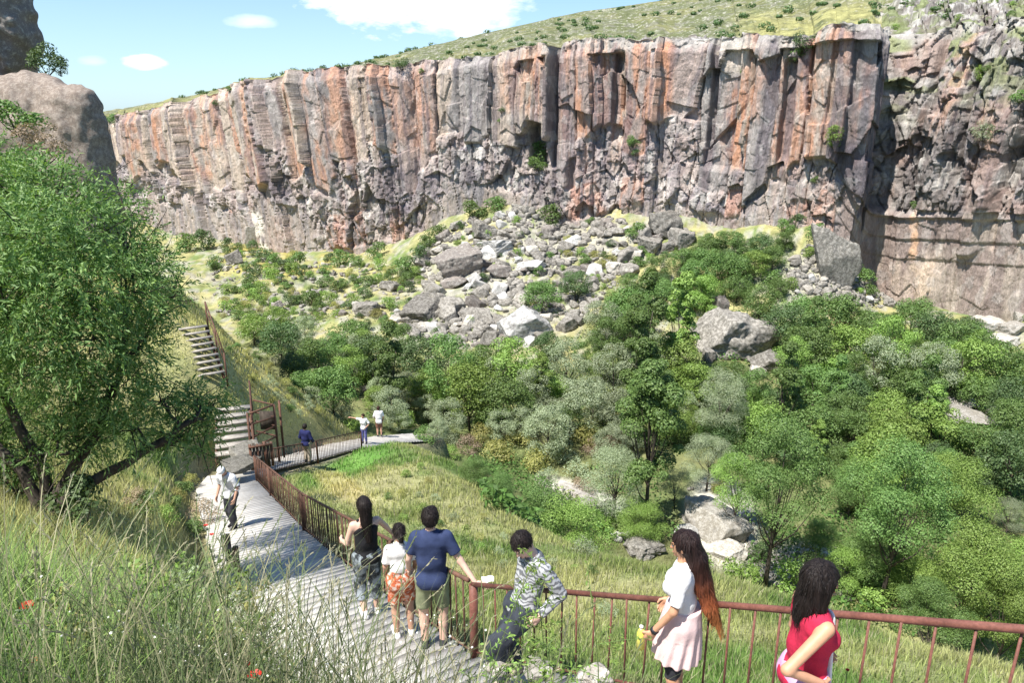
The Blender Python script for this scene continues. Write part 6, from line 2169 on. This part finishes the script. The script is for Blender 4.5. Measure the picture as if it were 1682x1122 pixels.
DEF = dict(hipL=(-.09, 0, .90), hipR=(.09, 0, .90), kneeL=(-.095, .03, .49), kneeR=(.095, .03, .49), ankL=(-.10, -.02, .085), ankR=(.10, -.02, .085), toeL=(-.12, .17, .035), toeR=(.12, .17, .035),
           shL=(-.162, -.01, 1.395), shR=(.162, -.01, 1.395), elL=(-.225, -.03, 1.12), elR=(.225, -.03, 1.12), wrL=(-.235, .05, .88), wrR=(.235, .05, .88), neck=(0, 0, 1.45), head=(0, .02, 1.59),
           look=(0, 1, 0), updir=(0, 0, 1), handL=None, handR=None, palmL=(1, 0, 0), palmR=(-1, 0, 0))


def nrm(v):
    v = np.asarray(v, float)
    return v / (np.linalg.norm(v) + 1e-12)


def person(label, u, vtop, yg, rz, hgt, pose, parts, skin='skin_tan', fem=False, res=0.011, face=False, dy=0.0, ztop=None, name='person', yfix=None, shade_hair=True, curl=0.9):
    J = dict(DEF); J.update(pose)
    J = {k: (np.array(v, float) if v is not None else None) for k, v in J.items()}
    top = (J['head'][2] + 0.115 if ztop is None else ztop)
    sc = hgt / 1.705
    # stand on the boards where the head comes out at the photo's height
    best = None
    for Y in ([yfix] if yfix else np.linspace(yg * 0.88, yg * 1.18, 60)):
        p = at(u, vtop, Y)
        _, pz = path_dist(np.array([p.x]), np.array([p.y]))
        e = abs(p.z - (pz[0] + 0.03 + top * sc))
        if best is None or e < best[0]: best = (e, p, pz[0])
    e, p, pz = best
    print('person', label[:30], 'Y %.2f err %.2f' % (p.y, e))
    if dy: pz = path_dist(np.array([p.x]), np.array([p.y + dy]))[1][0]
    root = empty(name, (p.x, p.y + dy, pz + 0.03), rz)
    root.scale = (sc, sc, sc)
    tw = 0.88 if fem else 1.0
    hL, hR, sL, sR = J['hipL'], J['hipR'], J['shL'], J['shR']
    hc = (hL + hR) / 2; scn = (sL + sR) / 2
    rt = nrm(hR - hL); rs = nrm(sR - sL); up = nrm(scn - hc); fr_ = nrm(np.cross(up, rt))
    waist = hc * 0.55 + scn * 0.45 - fr_ * 0.01

    def torso(e=0.0, sh=True, low=0.0):
        T = [('c', hc - rt * .055, hc + rt * .055, .092 + e, .092 + e),
             ('c', hc - rt * .05, waist - rt * .045, .088 + e, .078 * tw + e), ('c', hc + rt * .05, waist + rt * .045, .088 + e, .078 * tw + e),
             ('c', waist - rt * .045, scn - rs * .070 - up * .07, .078 * tw + e, .088 * tw + e), ('c', waist + rt * .045, scn + rs * .070 - up * .07, .078 * tw + e, .088 * tw + e)]
        if sh: T += [('c', scn - rs * .12 - up * .015, scn + rs * .12 - up * .015, .052 + e, .052 + e), ('c', scn, J['neck'] + (J['neck'] - scn) * 0, .07 + e, .052 + e)]
        if fem: T += [('e', scn - up * .15 + fr_ * .085 - rs * .065, (.062 + e, .06 + e, .062 + e)), ('e', scn - up * .15 + fr_ * .085 + rs * .065, (.062 + e, .06 + e, .062 + e))]
        T += [('e', hc - fr_ * .05 - rt * .055 - up * .02, (.078 + e, .078 + e, .085 + e)), ('e', hc - fr_ * .05 + rt * .055 - up * .02, (.078 + e, .078 + e, .085 + e))]
        return T

    def leg(s, e=0.0, e2=None, frac=1.0):
        h_, k_, a_ = J['hip' + s], J['knee' + s], J['ank' + s]
        e2 = e if e2 is None else e2
        T = [('c', h_, k_, .085 + e, .056 + (e + e2) / 2)]
        if frac > 0.55:
            T += [('c', k_, a_, .056 + (e + e2) / 2, .040 + e2), ('c', k_ * .75 + a_ * .25 - nrm(np.cross(nrm(k_ - a_), rt)) * -.018, k_ * .5 + a_ * .5, .05 + (e + e2) / 2, .045 + e2)]
        return T

    def arm(s, e=0.0, frac=1.0):
        a, b, c_ = J['sh' + s], J['el' + s], J['wr' + s]
        T = [('c', a, b, .047 * (.9 if fem else 1) + e, .038 * (.9 if fem else 1) + e)]
        if frac > .5: T += [('c', b, c_, .038 * (.9 if fem else 1) + e, .026 + e)]
        return T

    def hand(s):
        w_ = J['wr' + s]; d = J['hand' + s]
        d = nrm(w_ - J['el' + s]) if d is None else nrm(d)
        pn = nrm(J['palm' + s]); pn = nrm(pn - d * (pn @ d)); sd = np.cross(d, pn) * (1 if s == 'R' else -1)
        T = [('c', w_, w_ + d * .03, .024, .026, (pn, .75)), ('c', w_ + d * .03 - sd * .018, w_ + d * .085 - sd * .026, .022, .018, (pn, .7)), ('c', w_ + d * .03 + sd * .018, w_ + d * .088 + sd * .022, .022, .018, (pn, .7))]
        Fg = []
        for i, (o_, l1) in enumerate(((-.030, .062), (-.010, .075), (.010, .080), (.029, .070))):
            b0 = w_ + d * (.085 + (.006 if i in (1, 2) else 0)) + sd * o_
            a1 = nrm(d * math.cos(curl * .5) + pn * math.sin(curl * .5)); a2 = nrm(d * math.cos(curl * 1.3) + pn * math.sin(curl * 1.3))
            b1 = b0 + a1 * l1 * .5; b2 = b1 + a2 * l1 * .5
            Fg.append([('c', b0 - d * .01, b1, .0095, .0088), ('c', b1, b2, .0088, .0070)])
        t0 = w_ + d * .03 + sd * .03; t1 = t0 + nrm(d * .8 + sd * .7 + pn * .4) * .04; t2 = t1 + nrm(d + pn * .5) * .03
        Fg.append([('c', t0, t1, .013, .0105), ('c', t1, t2, .0105, .008)])
        f1, lo1, hi1 = field(T, .02)
        ff = [field(q, .008) for q in Fg]

        def f(P):
            x = f1(P)
            for q in ff: x = smin(x, q[0](P), .010)
            return x
        lo1 = np.minimum.reduce([lo1] + [q[1] for q in ff]); hi1 = np.maximum.reduce([hi1] + [q[2] for q in ff])
        return nets(f, lo1 - .01, hi1 + .01, .0045 if res < .013 else .008)

    hd = J['head']; lf = nrm(J['look']); hu = nrm(J['updir']); hu = nrm(hu - lf * (hu @ lf)); hr = np.cross(lf, hu)
    RH = np.stack([hr, lf, hu], 1)

    def HP(x, y, z): return hd + hr * x + lf * y + hu * z

    def headp(e=0.0):
        return [('e', HP(0, -.012, .022), (.073 + e, .092 + e, .092 + e), RH), ('e', HP(0, .03, -.035), (.052 + e, .058 + e, .072 + e), RH), ('c', HP(0, -.03, -.06), J['neck'] * .9 + scn * .1, .048 + e, .052 + e)]
    feats = [('c', HP(0, .086, .005), HP(0, .104, -.028), .009, .014), ('e', HP(.072, -.002, -.01), (.012, .02, .03), RH), ('e', HP(-.072, -.002, -.01), (.012, .02, .03), RH),
             ('c', HP(-.03, .082, .022), HP(.03, .082, .022), .012, .012), ('c', HP(-.018, .084, -.055), HP(.018, .084, -.055), .009, .009), ('e', HP(0, .075, -.085), (.02, .018, .016), RH)]

    def union(groups, k=.035):
        fs = [field(g_, kk) for g_, kk in groups]

        def f(P):
            x = fs[0][0](P)
            for q in fs[1:]: x = smin(x, q[0](P), k)
            return x
        return f, np.minimum.reduce([q[1] for q in fs]), np.maximum.reduce([q[2] for q in fs])
    f, lo, hi = union([(torso(), .06), (headp(), .03), (leg('L'), .03), (leg('R'), .03), (arm('L'), .02), (arm('R'), .02)])
    fb = f
    ft, _, _ = field(feats, .004)

    def f(P):
        d = smin(fb(P), ft(P), .012)
        # eye sockets
        for sg in (-1, 1):
            d = np.maximum(d, -(np.linalg.norm(P - HP(sg * .03, .098, .004), axis=1) - .014))
        return d
    V, F = nets(f, lo - .03, hi + .03, res)
    for s in 'LR':
        V2, F2 = hand(s)
        F = np.concatenate([F, F2 + len(V)]); V = np.concatenate([V, V2])
    mk('body', V, F, M[skin], root, smooth=True)
    if face:
        for nm, x, z, r_, mt in (('eye', -.03, .004, .0105, 'eye_white'), ('eye', .03, .004, .0105, 'eye_white')):
            fe, l_, h_ = field([('e', HP(x, .078, z), (r_, r_, r_ * .8), RH)]); V, F = nets(fe, l_ - .005, h_ + .005, .003)
            eo = mk(nm, V, F, M[mt], root, smooth=True)
            fe, l_, h_ = field([('e', HP(x, .0855, z), (.006, .006, .006), RH)]); V, F = nets(fe, l_ - .003, h_ + .003, .0018)
            mk('pupil', V, F, M['eye_dark'], eo, smooth=True)
        fe, l_, h_ = field([('c', HP(-.02, .088, -.057), HP(.02, .088, -.057), .006, .006)], .004); V, F = nets(fe, l_ - .005, h_ + .005, .003)
        mk('mouth', V, F, M['lip'], root, smooth=True)
        fe, l_, h_ = field([('c', HP(-.048, .079, .026), HP(-.014, .086, .028), .004, .005), ('c', HP(.048, .079, .026), HP(.014, .086, .028), .004, .005)], .002); V, F = nets(fe, l_ - .005, h_ + .005, .003)
        mk('eyebrows', V, F, M['hair_black'], root, smooth=True)

    def plane(P, pt, n_): return (P - pt) @ nrm(n_)

    def folds(P, a, k=1.0): return a * (fbm(P[:, 0] * 9 * k + P[:, 2] * 3, P[:, 2] * 7 * k + P[:, 1] * 8 * k, 5, 3))

    env = dict(J=J, torso=torso, leg=leg, arm=arm, headp=headp, HP=HP, RH=RH, union=union, plane=plane, folds=folds, root=root, hc=hc, scn=scn, up=up, rt=rt, rs=rs, fr=fr_, waist=waist, res=res, field=field)
    for pt in parts: pt(env)
    tag(root, label, 'person', 'people on the path')
    return root, env


def build_sdf(E, name, f, lo, hi, mat, pad=.03, h=None, parent=None):
    V, F = nets(f, lo - pad, hi + pad, h or E['res'])
    return mk(name, V, F, M[mat], parent or E['root'], smooth=True)


def shirt(mat, sleeve=.55, e=.020, hem=-.04, neck=.0, name='shirt', loose=.012, tank=False, crop=None):
    def g_(E):
        J = E['J']
        groups = [(E['torso'](e, sh=not tank), .06)]
        if tank: groups += [([('c', E['scn'] + E['rs'] * s * .075 - E['up'] * .06, E['scn'] + E['rs'] * s * .085 + E['up'] * .045, .045 + e * .5, .022) for s in (-1, 1)], .02)]
        for s in 'LR':
            if sleeve > 0: groups.append((E['arm'](s, e + .004, sleeve), .02))
        f0, lo, hi = E['union'](groups, .04)

        def f(P):
            d = f0(P) + E['folds'](P, loose)
            low = E['hc'] + E['up'] * hem
            # only the torso is cut by the hem; sleeves are cut along the arm
            arm_d = np.full(len(P), 9.)
            for s in 'LR':
                a, b, c_ = J['sh' + s], J['el' + s], J['wr' + s]
                if 0 < sleeve <= .5: d = np.maximum(d, np.where(sd_cone(P, a + (b - a) * .35, b, .09, .07) < 0, E['plane'](P, a + (b - a) * sleeve * 1.9, b - a), -9))
                elif sleeve > .5:
                    arm_d = np.minimum(arm_d, sd_cone(P, b, c_, .075, .065))
                    d = np.maximum(d, np.where(sd_cone(P, b, c_ + (c_ - b) * .1, .09, .07) < 0, E['plane'](P, b + (c_ - b) * min(1, (sleeve - .5) * 2), c_ - b), -9))
            d = np.maximum(d, np.where(arm_d < .0, -9, -E['plane'](P, low, E['up'])))
            d = np.maximum(d, E['plane'](P, J['neck'] + E['up'] * .045, E['up'] + E['fr'] * .2))
            d = np.maximum(d, .068 - neck - np.linalg.norm((P - (J['neck'] + E['up'] * .045 + E['fr'] * .02)) * np.array((1, 1, .9)), axis=1))
            return d
        build_sdf(E, name, f, lo, hi, mat)
    return g_


def trousers(mat, frac=.95, e=.016, e2=.022, name='trousers', rise=.09, loose=.012):
    def g_(E):
        J = E['J']
        groups = [([t for t in E['torso'](e, sh=False)[:3]] + E['torso'](e, sh=False)[-2:], .05), (E['leg']('L', e, e2, frac), .03), (E['leg']('R', e, e2, frac), .03)]
        f0, lo, hi = E['union'](groups, .04)

        def f(P):
            d = f0(P) + E['folds'](P, loose, 1.2)
            d = np.maximum(d, E['plane'](P, E['hc'] + E['up'] * rise, E['up']))
            for s in 'LR':
                k_, a_, h_ = J['knee' + s], J['ank' + s], J['hip' + s]
                if frac > .55: d = np.maximum(d, np.where(sd_cone(P, k_, a_ + (a_ - k_) * .3, .12, .12) < 0, E['plane'](P, k_ + (a_ - k_) * (frac - .5) * 2, a_ - k_), -9))
                else: d = np.maximum(d, np.where(sd_cone(P, (k_ + h_) / 2, k_ + (k_ - h_) * .3, .12, .12) < 0, E['plane'](P, h_ + (k_ - h_) * frac * 2, k_ - h_), -9))
            return d
        build_sdf(E, name, f, lo, hi, mat)
    return g_


def shoes(mat, e=.0, name='shoe', sock=None):
    def g_(E):
        for s in 'LR':
            a, t = E['J']['ank' + s], E['J']['toe' + s]
            heel = a - nrm(t - a) * .04; heel[2] = a[2] - .045
            f, lo, hi = field([('c', heel, t, .042 + e, .036 + e), ('c', a + np.array((0, 0, .0)), heel * .3 + t * .7, .045 + e, .03)], .03)
            zf = min(t[2], heel[2]) - .035
            build_sdf(E, name, lambda P: np.maximum(f(P), zf - P[:, 2]), lo, hi, mat, h=.008 if E['res'] < .013 else .014)
    return g_


def hair(mat, prims, cut=None, amp=.006, name='hair', fine=55, h=None, k=.03, strands=900, slen=.06, wave=3):
    def g_(E):
        P_ = prims(E)
        f0, lo, hi = field(P_, k)

        def f(P):
            st = vnoise(P[:, 0] * fine + wave * np.sin(P[:, 2] * 9), P[:, 1] * fine + P[:, 2] * 3, 3) - .5
            d = f0(P) - amp * st
            if cut: d = np.maximum(d, cut(E, P))
            return d
        o = build_sdf(E, name, f, lo, hi, mat, h=h or min(E['res'], .009))
        if strands and E['res'] < .015:
            rr = np.random.default_rng(len(E['root'].children))
            n = len(o.data.vertices); co = np.empty(n * 3, np.float32); o.data.vertices.foreach_get('co', co); co = co.reshape(-1, 3)
            A_ = co[rr.integers(0, n, strands)].astype(float)
            eps = .004
            gr_ = np.stack([f0(A_ + np.eye(3)[k_] * eps) - f0(A_ - np.eye(3)[k_] * eps) for k_ in range(3)], -1); gr_ /= np.linalg.norm(gr_, axis=1)[:, None] + 1e-9
            dn = np.array([0, 0, -1.0]) - gr_ * (-gr_[:, 2:3]); dn = dn + rr.normal(size=dn.shape) * .22; dn /= np.linalg.norm(dn, axis=1)[:, None] + 1e-9
            L_ = slen * rr.uniform(.5, 1.3, (strands, 1)); sd = np.cross(dn, gr_) * .0016
            c0 = A_ + gr_ * .001; c1 = A_ + dn * L_ * .5 + gr_ * .006; c2 = A_ + dn * L_ + gr_ * (.004 + .010 * rr.random((strands, 1)))
            V_ = np.stack([c0 - sd, c0 + sd, c1 - sd, c1 + sd, c2 - sd * .2, c2 + sd * .2], 1).reshape(-1, 3)
            b_ = np.arange(strands)[:, None] * 6
            mk('loose_strands', V_, np.concatenate([b_ + [0, 1, 3, 2], b_ + [2, 3, 5, 4]]), M[mat], o)
    return g_


def cap_hair(E, e=.016, dz=.014, dy=-.014):
    return [('e', E['HP'](0, dy, .022 + dz), (.076 + e, .094 + e, .092 + e), E['RH'])]


def facecut(E, P, y0=.055, z0=.02, sl=.55):
    # leaves the face free: in front of a plane that leans back below the brow
    q = (P - E['J']['head']) @ E['RH']
    return np.minimum(q[:, 1] - y0 + 0 * q[:, 2], 9) * 1.0 + np.where(q[:, 2] > .045, -.2, 0)


def short_cut(E, P):
    q = (P - E['J']['head']) @ E['RH']
    a = np.where(q[:, 2] > .05, -1, q[:, 1] - .035)      # face
    b = np.where(q[:, 1] < -.02, -(q[:, 2] + .075), -(q[:, 2] + .01))         # nape / ears
    return np.maximum(a, b)


ppl = {}
# 1 woman in the black tank top
def long_back(E):
    H = E['HP']
    return cap_hair(E) + [('c', H(0, -.07, .02), H(0, -.09, -.16), .085, .07, (E['fr'], .8)), ('c', H(0, -.09, -.16), H(.01, -.13, -.42), .07, .035, (E['fr'], .7))]


person('woman in a black tank top with long black hair, walking away on the boards', 597, 820, 7.7, math.radians(26), 1.70,
       dict(shL=(-.16, 0, 1.375), shR=(.16, 0, 1.375), elL=(-.24, .04, 1.12), wrL=(-.25, .25, 1.04), elR=(.29, .10, 1.19), wrR=(.37, .14, 1.06), kneeL=(-.09, .10, .49), ankL=(-.09, -.06, .12), kneeR=(.09, .02, .49), ankR=(.09, .02, .085), toeL=(-.10, .12, .05), toeR=(.1, .2, .035)),
       [shirt('cloth_black', 0, .014, -.06, tank=True, name='tank_top', loose=.008), trousers('cloth_camo', .80, .014, .016), shoes('cloth_white'), hair('hair_black', long_back, facecut)], 'skin_light', True)
# 2 girl with the ponytail
def pony(E):
    H = E['HP']
    return cap_hair(E, .010) + [('c', H(0, -.105, .03), H(0, -.14, .0), .035, .032), ('c', H(0, -.14, .0), H(.01, -.125, -.24), .032, .022)]


person('girl with a dark ponytail in a white top and orange printed shorts', 655, 864, 7.6, math.radians(18), 1.48,
       dict(shL=(-.155, 0, 1.36), shR=(.155, 0, 1.36), elL=(-.20, .02, 1.12), elR=(.20, .02, 1.12), wrL=(-.2, .12, .92), wrR=(.2, .12, .92)),
       [shirt('cloth_white', .40, .02, .16, name='top'), shirt('cloth_print', 0, .026, -.20, tank=True, neck=-.2, name='dress', loose=.016) if False else trousers('cloth_print', .40, .032, .036, 'shorts', .20, .02), shoes('cloth_white'), hair('hair_black', pony, short_cut)], 'skin_tan', True)
# 3 man in the blue T-shirt
def short_hair(E):
    return cap_hair(E, .020, .016) + [('c', E['HP'](-.02, -.02, .10), E['HP'](.03, .03, .105), .045, .035)]


r3, E3 = person('man in a slate-blue T-shirt and olive shorts leaning one hand on the railing', 706, 840, 6.75, math.radians(4), 1.71,
                dict(elR=(.31, -.07, 1.13), wrR=(.47, -.20, .93), handR=(1, -.15, -.05), palmR=(.1, 0, -1), kneeL=(-.11, .03, .49), kneeR=(.11, .03, .49), elL=(-.25, 0, 1.14), wrL=(-.26, .12, .93)),
                [shirt('cloth_navy', .36, .022, -.09, name='shirt', loose=.008), trousers('cloth_olive', .46, .014, .034, 'shorts', .02), shoes('cloth_dark'), hair('hair_black', short_hair, short_cut, .008, slen=.03)], 'skin_light')
# 4 striped man
person('man in a black-and-white striped shirt looking down beside the railing', 862, 829, 5.8, math.radians(118), 1.66,
       dict(hipL=(-.09, .02, .80), hipR=(.09, .02, .80), kneeL=(-.12, .36, .62), ankL=(-.12, .28, .20), toeL=(-.12, .46, .14), kneeR=(.11, .14, .43), ankR=(.10, .0, .085), toeR=(.11, .18, .035), shL=(-.18, -.10, 1.28), shR=(.18, -.10, 1.28),
            elL=(-.27, -.22, 1.04), wrL=(-.24, -.02, .86), elR=(.27, -.24, 1.04), wrR=(.24, -.22, .82), neck=(0, -.07, 1.34), head=(0, .02, 1.465), look=(-.25, .80, -.62), updir=(0, .5, .9)),
       [shirt('cloth_stripes', .97, .012, -.08, name='shirt', loose=.016), trousers('cloth_slate', .95, .03, .03, loose=.02), shoes('cloth_khaki'), hair('hair_black', lambda E: cap_hair(E, .012, .014), short_cut, .008, slen=.022)], 'skin_light', face=True, yfix=5.75)
# 5 long-haired woman
def very_long(E):
    H = E['HP']
    b = np.array((0, -1.0, 0))
    h0 = E['J']['head']
    pts = [h0 + np.array((0, -.05, .03)), h0 + np.array((0, -.11, -.12)), h0 + np.array((.0, -.17, -.32)), h0 + np.array((.0, -.24, -.52)), h0 + np.array((.0, -.285, -.66))]
    rs_ = [.090, .098, .092, .072, .035]
    return cap_hair(E, .014, .012) + [('c', pts[i], pts[i + 1], rs_[i], rs_[i + 1], ((0, 1, .35), .8)) for i in range(4)]


def hair_strands(mat, n, seed):
    def g_(E):
        rr = np.random.default_rng(seed)
        h0 = E['J']['head']
        V = []; F = []; m = 0
        for i in range(n):
            a = rr.uniform(-1.25, 1.25); w0 = rr.uniform(.6, 1.05)
            off = np.array((math.sin(a) * .098 * w0, -math.cos(a) * .075 * w0, 0))
            end = rr.uniform(.52, .82)
            pr = []
            for t in np.linspace(0.12, 1, 9):
                s = t * end
                c = h0 + np.array((0, -.05 - .36 * s, .0 - s)) + off * np.array((1, 1, 1)) * (1.0 + .05 * math.sin(7 * s + i)) * (1 - .35 * t ** 3)
                c = c + np.array((rr.normal() * .004, rr.normal() * .004, 0)) * t * 2
                pr.append(c)
            tx = nrm((math.cos(a), math.sin(a), 0)) * .0035
            for k, c in enumerate(pr):
                ww = tx * (1 - .8 * k / 8)
                V += [c - ww, c + ww]
            F += [(m + 2 * k, m + 2 * k + 1, m + 2 * k + 3, m + 2 * k + 2) for k in range(8)]; m += 18
        mk('hair_strands', np.array(V), np.array(F), M[mat], [c for c in E['root'].children if c.name.startswith('hair')][0])
    return g_


def skirt(mat, l=.34, r0=.125, r1=.22, name='skirt', pleat=.016):
    def g_(E):
        fh, _, _ = field(E['torso'](.018, sh=False) + E['leg']('L', .012)[:1] + E['leg']('R', .012)[:1], .05)
        a = E['hc'] + E['up'] * .14 - E['fr'] * .015; b = E['hc'] - np.array((0, 0, l)) + E['fr'] * .02

        def f(P):
            q = P - a; ba = b - a; L_ = np.linalg.norm(ba); t = (q @ ba) / L_ ** 2
            rad = q - np.clip(t, 0, 1)[:, None] * ba
            an = np.arctan2(rad @ E['fr'], rad @ E['rt'])
            r = np.linalg.norm(rad * 1.0 + (rad @ E['fr'])[:, None] * E['fr'] * .08, axis=1)
            tt = np.clip(t, 0, 1)
            R_ = r0 + (r1 - r0) * np.sin(tt * 1.35) + pleat * tt * np.sin(an * 13 + 3 * tt)
            hip = np.maximum(fh(P), E['plane'](P, E['hc'] - E['up'] * .02, -E['up']) * 0 + np.abs((P - E['hc']) @ E['up'] - .02) - .11)
            return smin(np.maximum(np.maximum(r - R_, (t - 1) * L_), -t * L_), hip, .03)
        build_sdf(E, name, f, np.minimum(a, b) - .25, np.maximum(a, b) + .25, mat)
    return g_


r5, E5 = person('woman with waist-long auburn-tipped hair in white top and pale pink skirt', 1114, 862, 4.62, math.radians(72), 1.50,
                dict(shL=(-.155, .0, 1.385), shR=(.155, 0, 1.385), elL=(-.215, .05, 1.11), wrL=(-.19, .20, .87), handL=(0.1, .45, -.9), palmL=(1, .1, .3), elR=(.22, -.02, 1.12), wrR=(.22, .12, .92), look=(.15, 1, -.15)),
                [shirt('cloth_white', .42, .014, .045, name='top', loose=.010), skirt('cloth_pink', .34, .155, .212), trousers('cloth_dark', .60, .004, .006, 'leggings', -.02), shoes('cloth_dark'), hair('hair_auburn', very_long, lambda E, P: facecut(E, P, .05), .010, fine=70, wave=.4), hair_strands('hair_auburn', 420, 3)], 'skin_warm', True, res=.009, face=True, curl=1.2, dy=-.28)
# dark wrist band
w_ = E5['J']['wrL']; d_ = nrm(E5['J']['wrL'] - E5['J']['elL'])
m = MB(); m.tube([w_ - d_ * .035, w_ - d_ * .005], .034, 14); m.build('bracelet', M['strap_dark'], r5, smooth=True)
# 6 woman in red
def bob(E):
    H = E['HP']
    return cap_hair(E, .020, .014) + [('c', H(0, -.03, .0), H(0, -.035, -.16), .10, .088), ('c', H(0, -.05, -.14), H(0, -.07, -.245), .085, .06), ('c', H(-.06, .01, .03), H(-.07, .0, -.15), .035, .03), ('c', H(.06, .01, .03), H(.07, .0, -.15), .035, .03)]


def vest_front(E):
    f, lo, hi = field([('c', E['scn'] + E['fr'] * .12 - E['up'] * .05, E['hc'] + E['fr'] * .135, .05, .07, (E['fr'], .35))], .02)
    build_sdf(E, 'inner_shirt', f, lo, hi, 'cloth_white')


person('woman with a black bob in a red sleeveless vest, hand on her hip', 1347, 930, 3.5, math.radians(-80), 1.50,
       dict(shL=(-.16, 0, 1.375), shR=(.165, -.01, 1.375), elR=(.21, -.27, 1.16), wrR=(.20, -.03, 1.02), handR=(-.5, .4, -.6), palmR=(-.8, .1, .3), elL=(-.22, .03, 1.11), wrL=(-.2, .2, .95), look=(.12, 1, -.08)),
       [shirt('cloth_red', 0, .012, -.10, tank=False, name='vest', loose=.012), vest_front, trousers('cloth_lilac', .95, .016, .02), shoes('cloth_dark'), hair('hair_black', bob, lambda E, P: facecut(E, P, .062), .008)], 'skin_warm', True, res=.009, face=True)
# 7 walking man with the cap
def cap_top(E):
    return [('e', E['HP'](0, -.012, .045), (.088, .104, .088), E['RH'])]


def cap_brim(E):
    f, lo, hi = field([('e', E['HP'](0, .10, .045), (.070, .065, .012), E['RH'])])
    build_sdf(E, 'cap_brim', f, lo, hi, 'cloth_white', h=.008)


person('man in a white cap and pale shirt walking up the boards, head bowed', 372, 764, 15.2, math.radians(160), 1.72,
       dict(hipL=(-.09, 0, .89), hipR=(.09, 0, .89), kneeL=(-.10, .12, .50), ankL=(-.11, .10, .11), toeL=(-.12, .29, .06), kneeR=(.09, .03, .48), ankR=(.09, -.14, .10), toeR=(.10, .05, .035), shL=(-.185, .05, 1.37), shR=(.185, .05, 1.37), elL=(-.25, .02, 1.10),
            wrL=(-.24, .14, .87), elR=(.25, .02, 1.10), wrR=(.24, .16, .88), neck=(0, .08, 1.43), head=(0, .17, 1.55), look=(0, .62, -.78), updir=(0, .78, .62)),
       [shirt('cloth_greywhite', .42, .028, -.08, loose=.018), trousers('cloth_dark', .97, .02, .03, loose=.018), shoes('cloth_black'), hair('cloth_white', cap_top, lambda E, P: -((P - E['J']['head']) @ E['RH'])[:, 2] + .015, 0, 'cap', strands=0), cap_brim,
        hair('hair_black', lambda E: cap_hair(E, .003, .0), lambda E, P: np.maximum(short_cut(E, P), ((P - E['J']['head']) @ E['RH'])[:, 2] - .03), .002, strands=0)], 'skin_tan', res=.013, ztop=1.64)
# 8 man in navy far down the path
person('man in a navy top and khaki trousers on the lower boards behind the dark railing', 500, 698, 29.5, math.radians(-14), 1.74,
       dict(elL=(-.26, .03, 1.13), wrL=(-.24, .2, .98), kneeL=(-.1, .12, .5), ankL=(-.1, .02, .12), elR=(.25, .0, 1.12), wrR=(.25, .15, .93)),
       [shirt('cloth_deepnavy', .97, .03, -.08), trousers('cloth_khaki', .96, .02, .025), shoes('cloth_dark'), hair('hair_black', short_hair, short_cut)], 'skin_tan', res=.02)
# 9 pointing hiker
person('hiker in a white shirt and purple-blue trousers stretching one arm out to the left', 596, 680, 34.5, math.radians(170), 1.68,
       dict(shR=(.17, 0, 1.40), elR=(.42, .05, 1.45), wrR=(.66, .08, 1.50), handR=(1, .1, .1), palmR=(0, 0, -1), elL=(-.30, -.05, 1.14), wrL=(-.16, .08, .98), look=(.5, 1, 0)),
       [shirt('cloth_white', .45, .024, -.05), trousers('cloth_purple', .95, .012, .016), shoes('cloth_dark'), hair('hair_brown', lambda E: cap_hair(E, .015), short_cut)], 'skin_tan', True, res=.02)
# 10 hiker seen from behind
person('hiker in a long white shirt and brown shorts seen from behind', 621, 668, 37.5, math.radians(10), 1.80,
       dict(elL=(-.25, .03, 1.12), wrL=(-.2, .2, 1.0), elR=(.25, .03, 1.12), wrR=(.22, .12, .90)),
       [shirt('cloth_white', .45, .03, -.14), trousers('cloth_brownshort', .45, .025, .03, 'shorts'), shoes('cloth_dark'), hair('hair_brown', short_hair, short_cut)], 'skin_tan', res=.02, dy=0)

bpy.context.view_layer.update()
# things held or carried
def local(root, p): return root.location + Matrix.Rotation(root.rotation_euler[2], 3, 'Z') @ (Vector(p) * root.scale[0])


b0 = local(r5, E5['J']['wrL'] + np.array((.035, .10, -.10)))
root = empty('bottle', tuple(b0))
m = MB(); m.tube([(0, 0, -.10), (0, 0, -.095), (0, 0, .03), (0, 0, .055), (0, 0, .075)], [.022, .030, .030, .022, .012], 16); m.build('bottle_body', M['plastic_yellow'], root, smooth=True)
m = MB(); m.tube([(0, 0, .075), (0, 0, .095)], .014, 12); m.build('cap', M['cloth_white'], root)
tag(root, 'small yellow drink bottle in the hand of the long-haired woman', 'bottle')
hp = local(r3, E3['J']['wrR'] + np.array((.13, .06, -.0)))
xs_, ys_ = np.meshgrid(np.linspace(-.07, .07, 9), np.linspace(-.05, .05, 7), indexing='ij')
zs_ = .012 * np.sin(xs_ * 40) + .010 * np.cos(ys_ * 55 + xs_ * 20) + .03 - np.abs(ys_) * .5
V = np.concatenate([np.stack([xs_, ys_, zs_], -1).reshape(-1, 3), np.stack([xs_, ys_, zs_ - .006], -1).reshape(-1, 3)])
ii = np.arange(63).reshape(9, 7)
Q1 = np.stack([ii[:-1, :-1], ii[1:, :-1], ii[1:, 1:], ii[:-1, 1:]], -1).reshape(-1, 4)
o = mk('paper', V, np.concatenate([Q1, Q1[:, ::-1] + 63]), M['cloth_white']); o.location = hp
tag(o, 'folded white paper held on the railing by the man in blue', 'paper')
name_all()
